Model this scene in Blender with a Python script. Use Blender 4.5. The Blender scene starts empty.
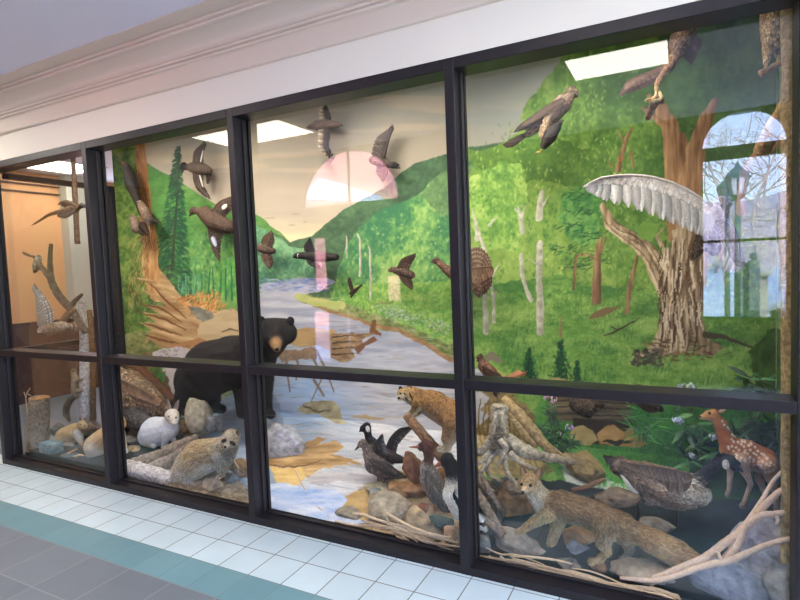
import bpy, bmesh, math, random
import numpy as np
from mathutils import Vector, Matrix
rnd = random.Random(11)
scene = bpy.context.scene
COL = scene.collection
PI = math.pi
# ---------------------------------------------------------------- camera (measured from the tile grid and the window frame)
FOC, YAW, PITCH, ROLL = 538.58, -.4775, -.061, -.0393
CAM = np.array([0, -2.3046, 1.4639])
def cam_rot():
    cy, sy, cp, sp, cr, sr = math.cos(YAW), math.sin(YAW), math.cos(PITCH), math.sin(PITCH), math.cos(ROLL), math.sin(ROLL)
    f = np.array([sy*cp, cy*cp, sp])
    r = np.array([cy, -sy, 0])
    u = np.cross(r, f)
    return np.array([cr*r + sr*u, -sr*r + cr*u, f])
RC = cam_rot()
def ray(u, v):
    return RC.T@np.array([(u - 400)/FOC, -(v - 300)/FOC, 1.])
def P(u, v, y):
    """the place at depth y (behind the glass, which stands at y = 0.1) that a photo point shows"""
    d = ray(u, v)
    return CAM + d*(y - CAM[1])/d[1]
def PZ(u, v, z):
    d = ray(u, v)
    return CAM + d*(z - CAM[2])/d[2]
def PX(u, v, x):
    d = ray(u, v)
    return CAM + d*(x - CAM[0])/d[0]
SL0, SL1 = .045, .30          # the stage floor rises gently to the back
def zfloor(y, x=0.):
    return SL0 + SL1*(y - .12)*np.clip((x + 4.62)/.8, 0, 1)
def px(p):
    """metres per photo pixel at a point"""
    return float((RC@(np.array(p, float) - CAM))[2])/FOC
def uvof(pts):
    q = (np.asarray(pts, float) - CAM)@RC.T
    return np.stack([400 + FOC*q[:, 0]/q[:, 2], 300 - FOC*q[:, 1]/q[:, 2]], 1)

# ---------------------------------------------------------------- materials
def new_mat(name):
    m = bpy.data.materials.new(name)
    m.use_nodes = True
    return m, m.node_tree.nodes, m.node_tree.links, m.node_tree.nodes['Principled BSDF']
def lin(c):
    return tuple(float(q) for q in s2l(c)) + (1.,)
def add_bump(N, L, b, scale, strength, detail=4, dist=.01, vec=None):
    tc = N.new('ShaderNodeTexCoord')
    n = N.new('ShaderNodeTexNoise')
    n.inputs['Scale'].default_value = scale
    n.inputs['Detail'].default_value = detail
    bp = N.new('ShaderNodeBump')
    bp.inputs['Strength'].default_value = strength
    bp.inputs['Distance'].default_value = dist
    L.new((vec or tc.outputs['Object']), n.inputs['Vector'])
    L.new(n.outputs['Fac'], bp.inputs['Height'])
    L.new(bp.outputs['Normal'], b.inputs['Normal'])
    return n
def plain(name, col, rough=.5, metal=0., bump=None, var=0., vscale=6., spec=.5):
    m, N, L, b = new_mat(name)
    b.inputs['Base Color'].default_value = lin(col)
    b.inputs['Roughness'].default_value = rough
    b.inputs['Metallic'].default_value = metal
    b.inputs['Specular IOR Level'].default_value = spec
    if bump:
        add_bump(N, L, b, *bump)
    if var:
        tc = N.new('ShaderNodeTexCoord')
        n = N.new('ShaderNodeTexNoise')
        n.inputs['Scale'].default_value = vscale
        n.inputs['Detail'].default_value = 5
        r = N.new('ShaderNodeValToRGB')
        c = np.array(col, float)
        r.color_ramp.elements[0].position, r.color_ramp.elements[1].position = .3, .7
        r.color_ramp.elements[0].color = lin(np.clip(c*(1 - var), 0, 255))
        r.color_ramp.elements[1].color = lin(np.clip(c*(1 + var*.6), 0, 255))
        L.new(tc.outputs['Object'], n.inputs['Vector'])
        L.new(n.outputs['Fac'], r.inputs['Fac'])
        L.new(r.outputs['Color'], b.inputs['Base Color'])
    return m
def attr(name, rough=.8, bump=None, var=0., vscale=60., spec=.3, stretch=None):
    """the colour each vertex carries, broken up by fine procedural noise"""
    m, N, L, b = new_mat(name)
    a = N.new('ShaderNodeVertexColor')
    a.layer_name = 'Col'
    b.inputs['Roughness'].default_value = rough
    b.inputs['Specular IOR Level'].default_value = spec
    out = a.outputs['Color']
    vec = None
    if stretch:
        tc = N.new('ShaderNodeTexCoord')
        mp = N.new('ShaderNodeMapping')
        mp.inputs['Scale'].default_value = stretch
        L.new(tc.outputs['Object'], mp.inputs['Vector'])
        vec = mp.outputs['Vector']
    if var:
        tc = N.new('ShaderNodeTexCoord')
        n = N.new('ShaderNodeTexNoise')
        n.inputs['Scale'].default_value = vscale
        n.inputs['Detail'].default_value = 6
        mr = N.new('ShaderNodeMapRange')
        mr.inputs['From Min'].default_value, mr.inputs['From Max'].default_value = .28, .72
        mr.inputs['To Min'].default_value, mr.inputs['To Max'].default_value = 1 - var, 1 + var
        mx = N.new('ShaderNodeMix')
        mx.data_type = 'RGBA'
        mx.blend_type = 'MULTIPLY'
        mx.inputs['Factor'].default_value = 1
        L.new(vec or tc.outputs['Object'], n.inputs['Vector'])
        L.new(n.outputs['Fac'], mr.inputs['Value'])
        L.new(out, mx.inputs['A'])
        L.new(mr.outputs['Result'], mx.inputs['B'])
        out = mx.outputs['Result']
    L.new(out, b.inputs['Base Color'])
    if bump:
        add_bump(N, L, b, *bump, vec=vec)
    return m
def emit(name, col, strength):
    m, N, L, b = new_mat(name)
    b.inputs['Base Color'].default_value = lin((230, 235, 235))
    b.inputs['Emission Color'].default_value = lin(col)
    b.inputs['Emission Strength'].default_value = strength
    return m
def glass_mat():
    """clear pane: lets light through, mirrors by the angle (Schlick)"""
    m, N, L, b = new_mat('clear_glass')
    N.remove(b)
    out = N['Material Output']
    g = N.new('ShaderNodeNewGeometry')
    d = N.new('ShaderNodeVectorMath')
    d.operation = 'DOT_PRODUCT'
    L.new(g.outputs['Incoming'], d.inputs[0])
    L.new(g.outputs['Normal'], d.inputs[1])
    def M(op, a, bb=None):
        n = N.new('ShaderNodeMath')
        n.operation = op
        for i, q in enumerate((a, bb)):
            if q is None:
                continue
            if isinstance(q, (int, float)):
                n.inputs[i].default_value = q
            else:
                L.new(q, n.inputs[i])
        return n.outputs[0]
    ab = M('ABSOLUTE', d.outputs['Value'])
    k = M('POWER', M('SUBTRACT', 1., ab), 5.)
    F = M('ADD', M('MULTIPLY', k, .957), .043)
    tr = N.new('ShaderNodeBsdfTransparent')
    tr.inputs['Color'].default_value = (.985, .99, .985, 1)
    gl = N.new('ShaderNodeBsdfGlossy')
    gl.inputs['Roughness'].default_value = 0
    mx = N.new('ShaderNodeMixShader')
    L.new(F, mx.inputs['Fac'])
    L.new(tr.outputs[0], mx.inputs[1])
    L.new(gl.outputs[0], mx.inputs[2])
    L.new(mx.outputs[0], out.inputs['Surface'])
    return m

# ---------------------------------------------------------------- mesh building
def unit(v):
    v = np.asarray(v, float)
    return v/(np.linalg.norm(v) + 1e-12)
def frame_of(t):
    t = unit(t)
    a = np.array([0, 0, 1.]) if abs(t[2]) < .9 else np.array([1., 0, 0])
    s = unit(np.cross(t, a))
    return s, np.cross(s, t)
def spline(pts, n):
    """Catmull-Rom through rows of numbers"""
    p = np.asarray(pts, float)
    if len(p) < 3:
        return np.array([p[0] + (p[-1] - p[0])*t for t in np.linspace(0, 1, n)])
    q = np.vstack([2*p[0] - p[1], p, 2*p[-1] - p[-2]])
    out = []
    for t in np.linspace(0, len(p) - 1 - 1e-6, n):
        i = int(t)
        f = t - i
        a, b, c, d = q[i:i + 4]
        out.append(.5*(2*b + (c - a)*f + (2*a - 5*b + 4*c - d)*f*f + (3*b - a - 3*c + d)*f**3))
    return np.array(out)
class MB:
    """collects shapes with a colour per vertex (0-255 sRGB) and links them as ONE mesh object"""
    def __init__(s):
        s.v, s.f, s.c, s.mi = [], [], [], []
        s.m = 0
    def add(s, vs, fs, col):
        b = len(s.v)
        s.v += [tuple(map(float, q)) for q in vs]
        col = np.asarray(col, float)
        s.c += [tuple(col)]*len(vs) if col.ndim == 1 else [tuple(q) for q in col]
        for f in fs:
            s.f.append(tuple(b + i for i in f))
            s.mi.append(s.m)
    def box(s, lo, hi, col=(128, 128, 128)):
        (x0, y0, z0), (x1, y1, z1) = lo, hi
        s.add([(x0, y0, z0), (x1, y0, z0), (x1, y1, z0), (x0, y1, z0), (x0, y0, z1), (x1, y0, z1), (x1, y1, z1), (x0, y1, z1)],
              [(0, 3, 2, 1), (4, 5, 6, 7), (0, 1, 5, 4), (1, 2, 6, 5), (2, 3, 7, 6), (3, 0, 4, 7)], col)
    def tube(s, pts, rad, col=(128, 128, 128), n=8, smooth=None, cap=True, rough=0., seed=0, flat=None):
        """a tapering limb along pts; rad a number or one per point; rough makes it knobbly; flat=(axis, k) squeezes it"""
        p = np.asarray(pts, float)
        r = np.full(len(p), rad, float) if np.isscalar(rad) else np.asarray(rad, float)
        col = np.asarray(col, float)
        cc = np.tile(col, (len(p), 1)) if col.ndim == 1 else col
        if smooth:
            q = spline(np.hstack([p, r[:, None], cc]), smooth)
            p, r, cc = q[:, :3], np.maximum(q[:, 3], .0004), q[:, 4:]
        rg = np.random.default_rng(seed + 7)
        V, Cc, F = [], [], []
        prev = None
        for i in range(len(p)):
            t = unit(p[min(i + 1, len(p) - 1)] - p[max(i - 1, 0)])
            if prev is None:
                a, b = frame_of(t)
            else:
                a = unit(prev - t*(prev@t))
                b = np.cross(a, t)
            prev = a
            for k in range(n):
                w = 2*PI*k/n
                rr = r[i]*(1 + rough*rg.uniform(-1, 1))
                o = rr*(math.cos(w)*a + math.sin(w)*b)
                if flat is not None:
                    o = o - np.asarray(flat[0])*(o@np.asarray(flat[0]))*(1 - flat[1])
                V.append(p[i] + o)
                Cc.append(cc[i]*(1 + (rough*.5)*rg.uniform(-1, 1)))
        for i in range(len(p) - 1):
            for k in range(n):
                F.append((i*n + k, i*n + (k + 1) % n, (i + 1)*n + (k + 1) % n, (i + 1)*n + k))
        if cap:
            F.append(tuple(range(n - 1, -1, -1)))
            F.append(tuple((len(p) - 1)*n + k for k in range(n)))
        s.add(V, F, np.clip(Cc, 0, 255))
    def ball(s, c, r, col=(128, 128, 128), n=10, m=7, ax=None):
        """ellipsoid; r a number or three, ax rows are its axes"""
        r = np.array([r]*3 if np.isscalar(r) else r, float)
        A = np.eye(3) if ax is None else np.asarray(ax, float)
        V, F = [], []
        for i in range(m + 1):
            th = PI*i/m
            for k in range(n):
                ph = 2*PI*k/n
                V.append(np.asarray(c) + (np.array([math.sin(th)*math.cos(ph), math.sin(th)*math.sin(ph), math.cos(th)])*r)@A)
        for i in range(m):
            for k in range(n):
                F.append((i*n + k, (i + 1)*n + k, (i + 1)*n + (k + 1) % n, i*n + (k + 1) % n))
        s.add(V, F, col)
    def cap(s, a, b, ra, rb, dy=1., n=14):
        """tapered capsule between two balls (for bodies that are fused afterwards); dy squeezes its thickness in y"""
        a, b = np.asarray(a, float), np.asarray(b, float)
        t = unit(b - a) if np.linalg.norm(b - a) > 1e-9 else np.array([1., 0, 0])
        e1, e2 = frame_of(t)
        V, F = [], []
        rows = []
        for i in range(6):
            th = PI/2*i/5
            rows.append((a - t*ra*math.cos(th), ra*math.sin(th)))
        for i in range(6):
            th = PI/2*i/5
            rows.append((b + t*rb*math.sin(th), rb*math.cos(th)))
        for c, r in rows:
            for k in range(n):
                o = max(r, 1e-5)*(math.cos(2*PI*k/n)*e1 + math.sin(2*PI*k/n)*e2)
                o[1] *= dy
                V.append(c + o)
        for i in range(len(rows) - 1):
            for k in range(n):
                F.append((i*n + k, i*n + (k + 1) % n, (i + 1)*n + (k + 1) % n, (i + 1)*n + k))
        F.append(tuple(range(n - 1, -1, -1)))
        F.append(tuple((len(rows) - 1)*n + k for k in range(n)))
        s.add(V, F, (128, 128, 128))
    def leaf(s, base, tip, width, nrm, col, col2=None, k=5, shape=None, camber=.12, thick=0., bars=None, droop=0., edge=.72):
        """a thin blade: feather, leaf; colours run base to tip; bars = (n, colour) across it"""
        base, tip = np.asarray(base, float), np.asarray(tip, float)
        L = np.linalg.norm(tip - base)
        t = unit(tip - base)
        nrm = unit(np.asarray(nrm, float) - t*(np.asarray(nrm, float)@t))
        sd = np.cross(t, nrm)
        shape = shape or (.45, .95, 1., .8, .12)
        if bars:
            k = max(k, bars[0]*2 + 1)
        V, Cc, F = [], [], []
        c1 = np.asarray(col, float)
        c2 = c1 if col2 is None else np.asarray(col2, float)
        for i in range(k):
            q = i/(k - 1)
            w = width/2*np.interp(q, np.linspace(0, 1, len(shape)), shape)
            c = base + t*L*q - nrm*droop*L*q*q
            cc = c1*(1 - q) + c2*q
            if bars and i % 2:
                cc = np.asarray(bars[1], float)
            for j in (-1, 0, 1):
                V.append(c + sd*w*j + nrm*(camber*w*(1 - abs(j))))
                Cc.append(cc*(edge if j else 1.08))
        for i in range(k - 1):
            for j in range(2):
                F.append((i*3 + j, i*3 + j + 1, (i + 1)*3 + j + 1, (i + 1)*3 + j))
        s.add(V, F, np.clip(Cc, 0, 255))
        if thick:
            s.add([np.asarray(q) - nrm*thick for q in V], [f[::-1] for f in F], np.clip(np.array(Cc)*.92, 0, 255))
    def build(s, name, mats, parent=None, smooth=True, weld=False):
        me = bpy.data.meshes.new(name)
        v = np.array(s.v, float)
        if parent is not None:
            v = v - np.array(parent.matrix_world.translation)
        me.from_pydata(v.tolist(), [], s.f)
        for m in (mats if isinstance(mats, (list, tuple)) else [mats]):
            me.materials.append(m)
        set_cols(me, s.c)
        me.polygons.foreach_set('material_index', s.mi)
        if smooth:
            me.polygons.foreach_set('use_smooth', [True]*len(me.polygons))
        me.validate()
        me.update()
        return link(name, me, parent)
def set_cols(me, c):
    c = np.asarray(c, float)
    at = me.color_attributes.new('Col', 'FLOAT_COLOR', 'POINT')
    rgba = np.ones((len(me.vertices), 4), np.float32)
    rgba[:, :3] = s2l(np.clip(c, 0, 255))
    at.data.foreach_set('color', rgba.ravel())
def link(name, me, parent=None):
    o = bpy.data.objects.new(name, me)
    COL.objects.link(o)
    if parent is not None:
        o.parent = parent
        o['wt'] = 0
        del o['wt']
    return o
def tag(o, label, cat=None, group=None, kind=None):
    o['label'] = label
    if cat:
        o['category'] = cat
    if group:
        o['group'] = group
    if kind:
        o['kind'] = kind
    return o
def thing(name, label, cat, at, group=None, kind=None):
    o = bpy.data.objects.new(name, None)
    COL.objects.link(o)
    o.empty_display_size = .05
    o.location = Vector([float(q) for q in at])
    o.matrix_world = Matrix.Translation(o.location)
    return tag(o, label, cat, group, kind)
def struct(o, label, cat):
    return tag(o, label, cat, None, 'structure')
# ---------------------------------------------------------------- the painted backdrop (brushwork computed with numpy)
SS = 2
CW, CH = 800*SS, 600*SS
YY, XX = np.mgrid[0:CH, 0:CW].astype(np.float32)
XX = (XX + .5)/SS
YY = (YY + .5)/SS

def s2l(c):
    c = np.asarray(c, float)/255.
    return np.where(c <= .04045, c/12.92, ((c + .055)/1.055)**2.4)

def noise2(sx, sy, seed, octv=3, ox=None, oy=None):
    x = XX if ox is None else ox
    y = YY if oy is None else oy
    out = np.zeros(x.shape, np.float32)
    amp, tot = 1., 0.
    for o in range(octv):
        rg = np.random.default_rng(seed*17 + o).random((67, 67)).astype(np.float32)
        fx = x*(2**o)/sx + 3.7*o
        fy = y*(2**o)/sy + 1.3*o
        ix = np.floor(fx).astype(int)
        iy = np.floor(fy).astype(int)
        tx = fx - ix
        ty = fy - iy
        tx = tx*tx*(3 - 2*tx)
        ty = ty*ty*(3 - 2*ty)
        a, b, c, d = rg[iy % 67, ix % 67], rg[iy % 67, (ix + 1) % 67], rg[(iy + 1) % 67, ix % 67], rg[(iy + 1) % 67, (ix + 1) % 67]
        out += amp*((a*(1 - tx) + b*tx)*(1 - ty) + (c*(1 - tx) + d*tx)*ty*1.)
        tot += amp
        amp *= .55
    return out/tot*2 - 1

class Canvas:
    def __init__(s):
        s.a = np.zeros((CH, CW, 3), np.float32)
        s.rng = np.random.default_rng(5)

    def box(s, x0, y0, x1, y1):
        return (slice(max(0, int(y0*SS)), min(CH, int(y1*SS) + 2)), slice(max(0, int(x0*SS)), min(CW, int(x1*SS) + 2)))

    def poly(s, pts, fn, warp=0, ws=8, seed=1):
        """fill a polygon; fn(x, y) gives rgb 0-255, or a colour; ragged by warp"""
        p = np.array(pts, float)
        b = s.box(p[:, 0].min() - warp, p[:, 1].min() - warp, p[:, 0].max() + warp, p[:, 1].max() + warp)
        x, y = XX[b], YY[b]
        if x.size == 0:
            return
        wx, wy = x, y
        if warp:
            wx = x + warp*noise2(ws, ws, seed, 3, x, y)
            wy = y + warp*noise2(ws, ws, seed + 50, 3, x, y)
        m = np.zeros(x.shape, bool)
        n = len(p)
        for i in range(n):
            (ax, ay), (bx, by) = p[i], p[(i + 1) % n]
            if ay == by:
                continue
            c = ((ay > wy) != (by > wy)) & (wx < (bx - ax)*(wy - ay)/(by - ay) + ax)
            m ^= c
        col = fn(x, y) if callable(fn) else np.broadcast_to(np.array(fn, np.float32), x.shape + (3,))
        s.a[b][m] = col[m]

    def line(s, pts, w, fn, warp=0, ws=6, seed=3, grain=0):
        """a tapering brush line through pts; w = width or list of widths"""
        p = np.array(pts, float)
        w = np.array([w]*len(p) if np.isscalar(w) else w, float)
        mw = w.max() + warp
        b = s.box(p[:, 0].min() - mw, p[:, 1].min() - mw, p[:, 0].max() + mw, p[:, 1].max() + mw)
        x, y = XX[b], YY[b]
        if x.size == 0:
            return
        wx, wy = x, y
        if warp:
            wx = x + warp*noise2(ws, ws*2, seed, 2, x, y)
            wy = y + warp*noise2(ws, ws*2, seed + 9, 2, x, y)
        best = np.full(x.shape, -1e9, np.float32)
        side = np.zeros(x.shape, np.float32)
        for i in range(len(p) - 1):
            a, d = p[i], p[i + 1] - p[i]
            L2 = d@d + 1e-9
            t = np.clip(((wx - a[0])*d[0] + (wy - a[1])*d[1])/L2, 0, 1)
            dx, dy = wx - a[0] - t*d[0], wy - a[1] - t*d[1]
            r = (w[i]*(1 - t) + w[i + 1]*t)/2
            q = r - np.sqrt(dx*dx + dy*dy)
            sd = (d[0]*dy - d[1]*dx)/np.sqrt(L2)/np.maximum(r, .3)
            up = q > best
            best = np.where(up, q, best)
            side = np.where(up, sd, side)
        m = best > 0
        if callable(fn):
            col = fn(x, y, side)
        else:
            col = np.broadcast_to(np.array(fn, np.float32), x.shape + (3,)).copy()
        if grain:
            col = col*(1 + grain*noise2(3, 9, seed + 2, 2, x, y))[..., None]
        s.a[b][m] = col[m]

    def dabs(s, n, pts, pal, ln=5, wd=2, ang=0, aj=.5, alpha=.8, seed=1, sjit=.5, vary=14):
        """n brush dabs inside a polygon, colours from a palette"""
        r = np.random.default_rng(seed)
        p = np.array(pts, float)
        lo, hi = p.min(0), p.max(0)
        pal = np.array(pal, float)
        k = 0
        tries = 0
        while k < n and tries < n*6:
            tries += 1
            x, y = lo + (hi - lo)*r.random(2)
            c = False
            for i in range(len(p)):
                (ax, ay), (bx, by) = p[i], p[(i + 1) % len(p)]
                if (ay > y) != (by > y) and x < (bx - ax)*(y - ay)/(by - ay) + ax:
                    c = not c
            if not c:
                continue
            k += 1
            s.dab(x, y, ln*(1 + sjit*r.uniform(-1, 1)), wd*(1 + sjit*r.uniform(-1, 1)), ang + aj*r.normal(),
                  pal[r.integers(len(pal))] + r.normal()*vary*np.array([.9, 1, .7]), alpha)

    def dab(s, x, y, L, w, a, col, alpha=.8):
        m = max(L, w)/2 + 1
        b = s.box(x - m, y - m, x + m, y + m)
        X, Y = XX[b] - x, YY[b] - y
        if X.size == 0:
            return
        ca, sa = math.cos(a), math.sin(a)
        q = ((X*ca + Y*sa)/(L/2))**2 + ((Y*ca - X*sa)/(w/2))**2
        k = (np.clip(1.4*(1 - q), 0, 1)*alpha)[..., None]
        s.a[b] = s.a[b]*(1 - k) + np.clip(np.array(col, np.float32), 0, 255)*k

def mix(a, b, t):
    t = np.clip(t, 0, 1)[..., None]
    return np.array(a, np.float32)*(1 - t) + np.array(b, np.float32)*t

def tone(c1, c2, sx, sy, seed, octv=3, g=1.3):
    return lambda x, y, sd=None: mix(c1, c2, .5 + g*.5*noise2(sx, sy, seed, octv, x, y))

def grad_y(stops, nz=None):
    def f(x, y, sd=None):
        ys = [q[0] for q in stops]
        yy = y + (nz(x, y) if nz else 0)
        return np.stack([np.interp(yy, ys, [q[1][k] for q in stops]) for k in range(3)], -1)
    return f

def bark(c_dark, c_light, seed=1, sx=2.5, sy=22):
    def f(x, y, sd):
        t = .5 + .75*noise2(sx, sy, seed, 3, x, y) - .25*sd
        return mix(c_dark, c_light, t)
    return f

def foliage(dark, mid, light, seed, sc=7., sy=1.2, bias=None, k=1.5):
    """clumped leaf masses: three tones split by noise at three scales"""
    def f(x, y, sd=None):
        t = .55*noise2(sc*4.5, sc*4*sy, seed, 2, x, y) + .75*noise2(sc, sc*sy, seed + 1, 3, x, y) + .5*noise2(sc*.32, sc*.34*sy, seed + 2, 2, x, y)
        if bias is not None:
            t = t + bias(x, y)
        t = np.tanh(t*k)*1.15
        a = mix(dark, mid, t + 1)
        return np.where((t > 0)[..., None], mix(mid, light, t), a)
    return f

def paint():
    C = Canvas()
    # sky: grey green above, tan, then cream by the horizon, streaked with cloud
    sky = grad_y([(30, (150, 150, 138)), (105, (158, 152, 136)), (140, (166, 154, 132)), (175, (172, 156, 134)), (205, (186, 170, 148)), (240, (226, 208, 162))],
                 lambda x, y: 22*noise2(90, 16, 3, 4, x, y))
    C.a[:] = sky(XX, YY)
    cool = noise2(120, 30, 8, 4)
    k = np.clip((cool - .05)*2.2, 0, .65)*np.clip((190 - YY)/70, 0, 1)
    C.a[:] = mix((0, 0, 0), (140, 146, 142), k) + C.a*(1 - k[..., None])
    k = np.clip(noise2(80, 9, 12, 3)*2 - .35, 0, .5)*np.clip((240 - YY)/60, 0, 1)
    C.a[:] = C.a*(1 - k[..., None]) + np.array((196, 172, 144))*k[..., None]
    k = np.clip((XX - 440)/50, 0, .75)*np.clip((170 - YY)/40, 0, 1)*(1 - .5*np.clip(noise2(70, 12, 31, 3), 0, 1))
    C.a[:] = C.a*(1 - k[..., None]) + np.array((146, 148, 136))*k[..., None]
    C.poly([(90, 250), (300, 262), (800, 262), (800, 600), (0, 600), (0, 300)], foliage((84, 100, 56), (132, 142, 84), (176, 170, 116), 91, 9, .6), 3, 9)
    for (x, y, l) in ((292, 225, 8), (305, 222, 5), (296, 214, 10), (270, 218, 14)):
        C.dab(x, y, l, 1.2, 0, (150, 130, 110), .7)
    # left hill
    C.poly([(100, 140), (140, 150), (147, 163), (162, 172), (176, 179), (194, 191), (215, 204), (240, 210), (252, 213), (264, 219), (272, 227), (280, 232), (290, 242), (300, 300), (100, 330)],
           foliage((62, 104, 52), (92, 140, 70), (132, 168, 92), 4, 10, .8, lambda x, y: (x - 215)/260 + (y - 205)/200, .8), .6, 5)
    C.poly([(100, 130), (134, 138), (146, 160), (150, 215), (170, 270), (150, 330), (100, 340)], foliage((50, 84, 40), (88, 128, 58), (150, 166, 82), 21, 6, 1.2), 3, 8)
    # far valley haze and the long right-hand hill
    C.poly([(270, 232), (282, 236), (290, 242), (312, 236), (326, 224), (342, 211), (356, 203), (384, 188), (400, 174), (415, 163), (447, 154), (470, 147), (502, 142), (520, 138), (520, 330), (280, 290)],
           foliage((56, 80, 56), (78, 106, 74), (104, 134, 88), 5, 8, .8, lambda x, y: (380 - x)/500 - .15, .8), .8, 5)
    C.poly([(252, 222), (276, 236), (290, 246), (310, 250), (318, 286), (252, 292)], foliage((70, 118, 88), (104, 154, 110), (150, 190, 134), 7, 5, 1.1), 2, 6)
    # crowded crowns of the right hill: light yellow green above, teal hollows between
    C.poly([(340, 262), (352, 236), (372, 215), (392, 206), (418, 196), (430, 182), (455, 176), (480, 165), (530, 140), (560, 150), (560, 330), (330, 300)],
           foliage((62, 116, 78), (110, 156, 84), (166, 192, 108), 9, 8, 1.2, lambda x, y: .35*np.sin(x/13. + y/31.) - .45*np.exp(-((x - 398)/16)**2 - ((y - 236)/22)**2) + .25*np.clip((y - 250)/40, -1, 1)), 3, 9)
    C.poly([(420, 196), (436, 176), (456, 172), (480, 160), (480, 210), (440, 214)], foliage((76, 104, 70), (104, 134, 84), (132, 160, 98), 92, 8, 1, None, .9), 4, 9)
    C.dabs(420, [(346, 262), (372, 225), (440, 195), (470, 300), (350, 300)], [(174, 196, 112), (84, 136, 84), (190, 204, 128), (110, 158, 90)], 4, 2, 1.4, .7, .5, 43)
    # right forest
    C.poly([(458, 240), (463, 182), (486, 150), (505, 142), (524, 128), (521, 110), (533, 95), (546, 78), (558, 66), (572, 40), (800, -20), (800, 330), (455, 330)],
           foliage((64, 98, 44), (102, 138, 60), (146, 170, 82), 11, 9, 1.2, lambda x, y: .5*np.clip((620 - x)/130, -1, 1) - .5*np.clip((x - 650)/80, 0, 1)*np.clip((200 - y)/100, 0, 1) + .3*np.clip((y - 190)/60, -1, 1), 1.15), 4, 10)
    C.poly([(465, 150), (500, 143), (540, 136), (600, 150), (640, 176), (600, 196), (540, 176), (505, 186), (470, 160)], foliage((66, 96, 44), (88, 122, 54), (116, 146, 66), 14, 7, 1, None, .9), 7, 16)
    C.poly([(470, 176), (500, 160), (520, 164), (528, 200), (520, 250), (475, 250)], foliage((92, 136, 62), (136, 172, 80), (182, 200, 108), 95, 7, 1.2), 7, 14)
    # shadow high in the woods on the right, painted in as darker greens
    C.poly([(660, 30), (760, 5), (800, 0), (800, 190), (740, 178), (716, 130), (690, 140), (668, 98)], foliage((56, 82, 44), (78, 110, 56), (104, 136, 66), 15, 10, 1, None, .8), 8, 20)
    rng = np.random.default_rng(77)
    for i in range(900):
        x, y = rng.uniform(462, 800), rng.uniform(60, 330)
        if y < 150 - (x - 465)*.85 + 6:
            continue
        c = [(156, 184, 86), (104, 146, 60), (70, 112, 60), (180, 196, 104)][rng.integers(4)]
        if x > 640 and y < 190:  # darker dabs inside the painted shadow
            c = [(104, 138, 62), (72, 104, 50)][rng.integers(2)]
        for j in range(4):
            C.dab(x + rng.normal()*4, y + rng.normal()*5, rng.uniform(2.5, 6), rng.uniform(1.2, 2.4), rng.uniform(.8, 2.3), np.array(c) + rng.normal()*9, .6)
    # dark teal thicket on the right of the birches
    C.poly([(562, 192), (585, 184), (600, 200), (604, 228), (590, 246), (568, 238), (558, 214)], foliage((58, 110, 60), (92, 142, 70), (132, 170, 88), 16, 6, 1), 9, 10)
    for (x, y) in ((575, 196), (584, 212), (572, 228), (590, 236), (566, 250), (588, 258), (576, 266)):
        for j in range(26):
            C.dab(x + rng.normal()*8, y + rng.normal()*3, rng.uniform(4, 10), 1.5, rng.normal()*.35 - .25, (44 + rng.normal()*10, 84 + rng.normal()*14, 48), .75)
    # forest floor and meadow
    C.poly([(455, 292), (500, 284), (560, 276), (620, 290), (660, 292), (720, 290), (800, 284), (800, 520), (455, 520)],
           foliage((66, 112, 52), (112, 152, 70), (160, 186, 96), 17, 9, .45, lambda x, y: .5*noise2(40, 13, 17, 3, x, y) - .5*np.clip((318 - y)/30, 0, 1) + .15, 1.), 4, 12)
    C.poly([(352, 286), (380, 284), (465, 280), (465, 352), (440, 340), (418, 332), (398, 322), (370, 312), (340, 300)], foliage((96, 146, 66), (140, 176, 84), (176, 198, 104), 18, 7, .6), 3, 8)
    for i in range(5200):
        x, y = rng.uniform(455, 800), rng.uniform(286, 402)
        dk = noise2(40, 13, 17, 2, np.array([[x]]), np.array([[y]]))[0, 0]
        pal = (156, 186, 94) if dk > .1 else ((106, 152, 68) if dk > -.25 else (66, 118, 60))
        L = 3 + (y - 286)/110*6
        C.dab(x, y, L*rng.uniform(.6, 1.3), 1.1, 1.57 + rng.normal()*.28, np.array(pal) + rng.normal()*13, .62)
    for i in range(700):
        x = rng.uniform(330, 468)
        y = rng.uniform(284, 300 + (x - 330)*.33)
        C.dab(x, y, rng.uniform(3, 7), 1.2, 1.57 + rng.normal()*.3, np.array([(150, 190, 86), (100, 156, 60), (84, 140, 60)][rng.integers(3)]) + rng.normal()*10, .6)
    for i in range(260):      # pale flowering bushes on the far bank
        x = rng.choice([rng.normal(392, 9), rng.normal(438, 10), rng.normal(408, 10)])
        y = 312 + (x - 390)*.28 + rng.normal()*4
        C.dab(x, y, rng.uniform(1.5, 3), rng.uniform(1.2, 2), 0, np.array([(176, 176, 170), (150, 160, 140), (96, 130, 80), (198, 196, 196)][rng.integers(4)]), .8)
    # trunks in the woods
    T = bark((96, 70, 48), (176, 138, 96), 3)
    W = bark((150, 146, 124), (214, 206, 178), 5, 6, 6)
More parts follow.
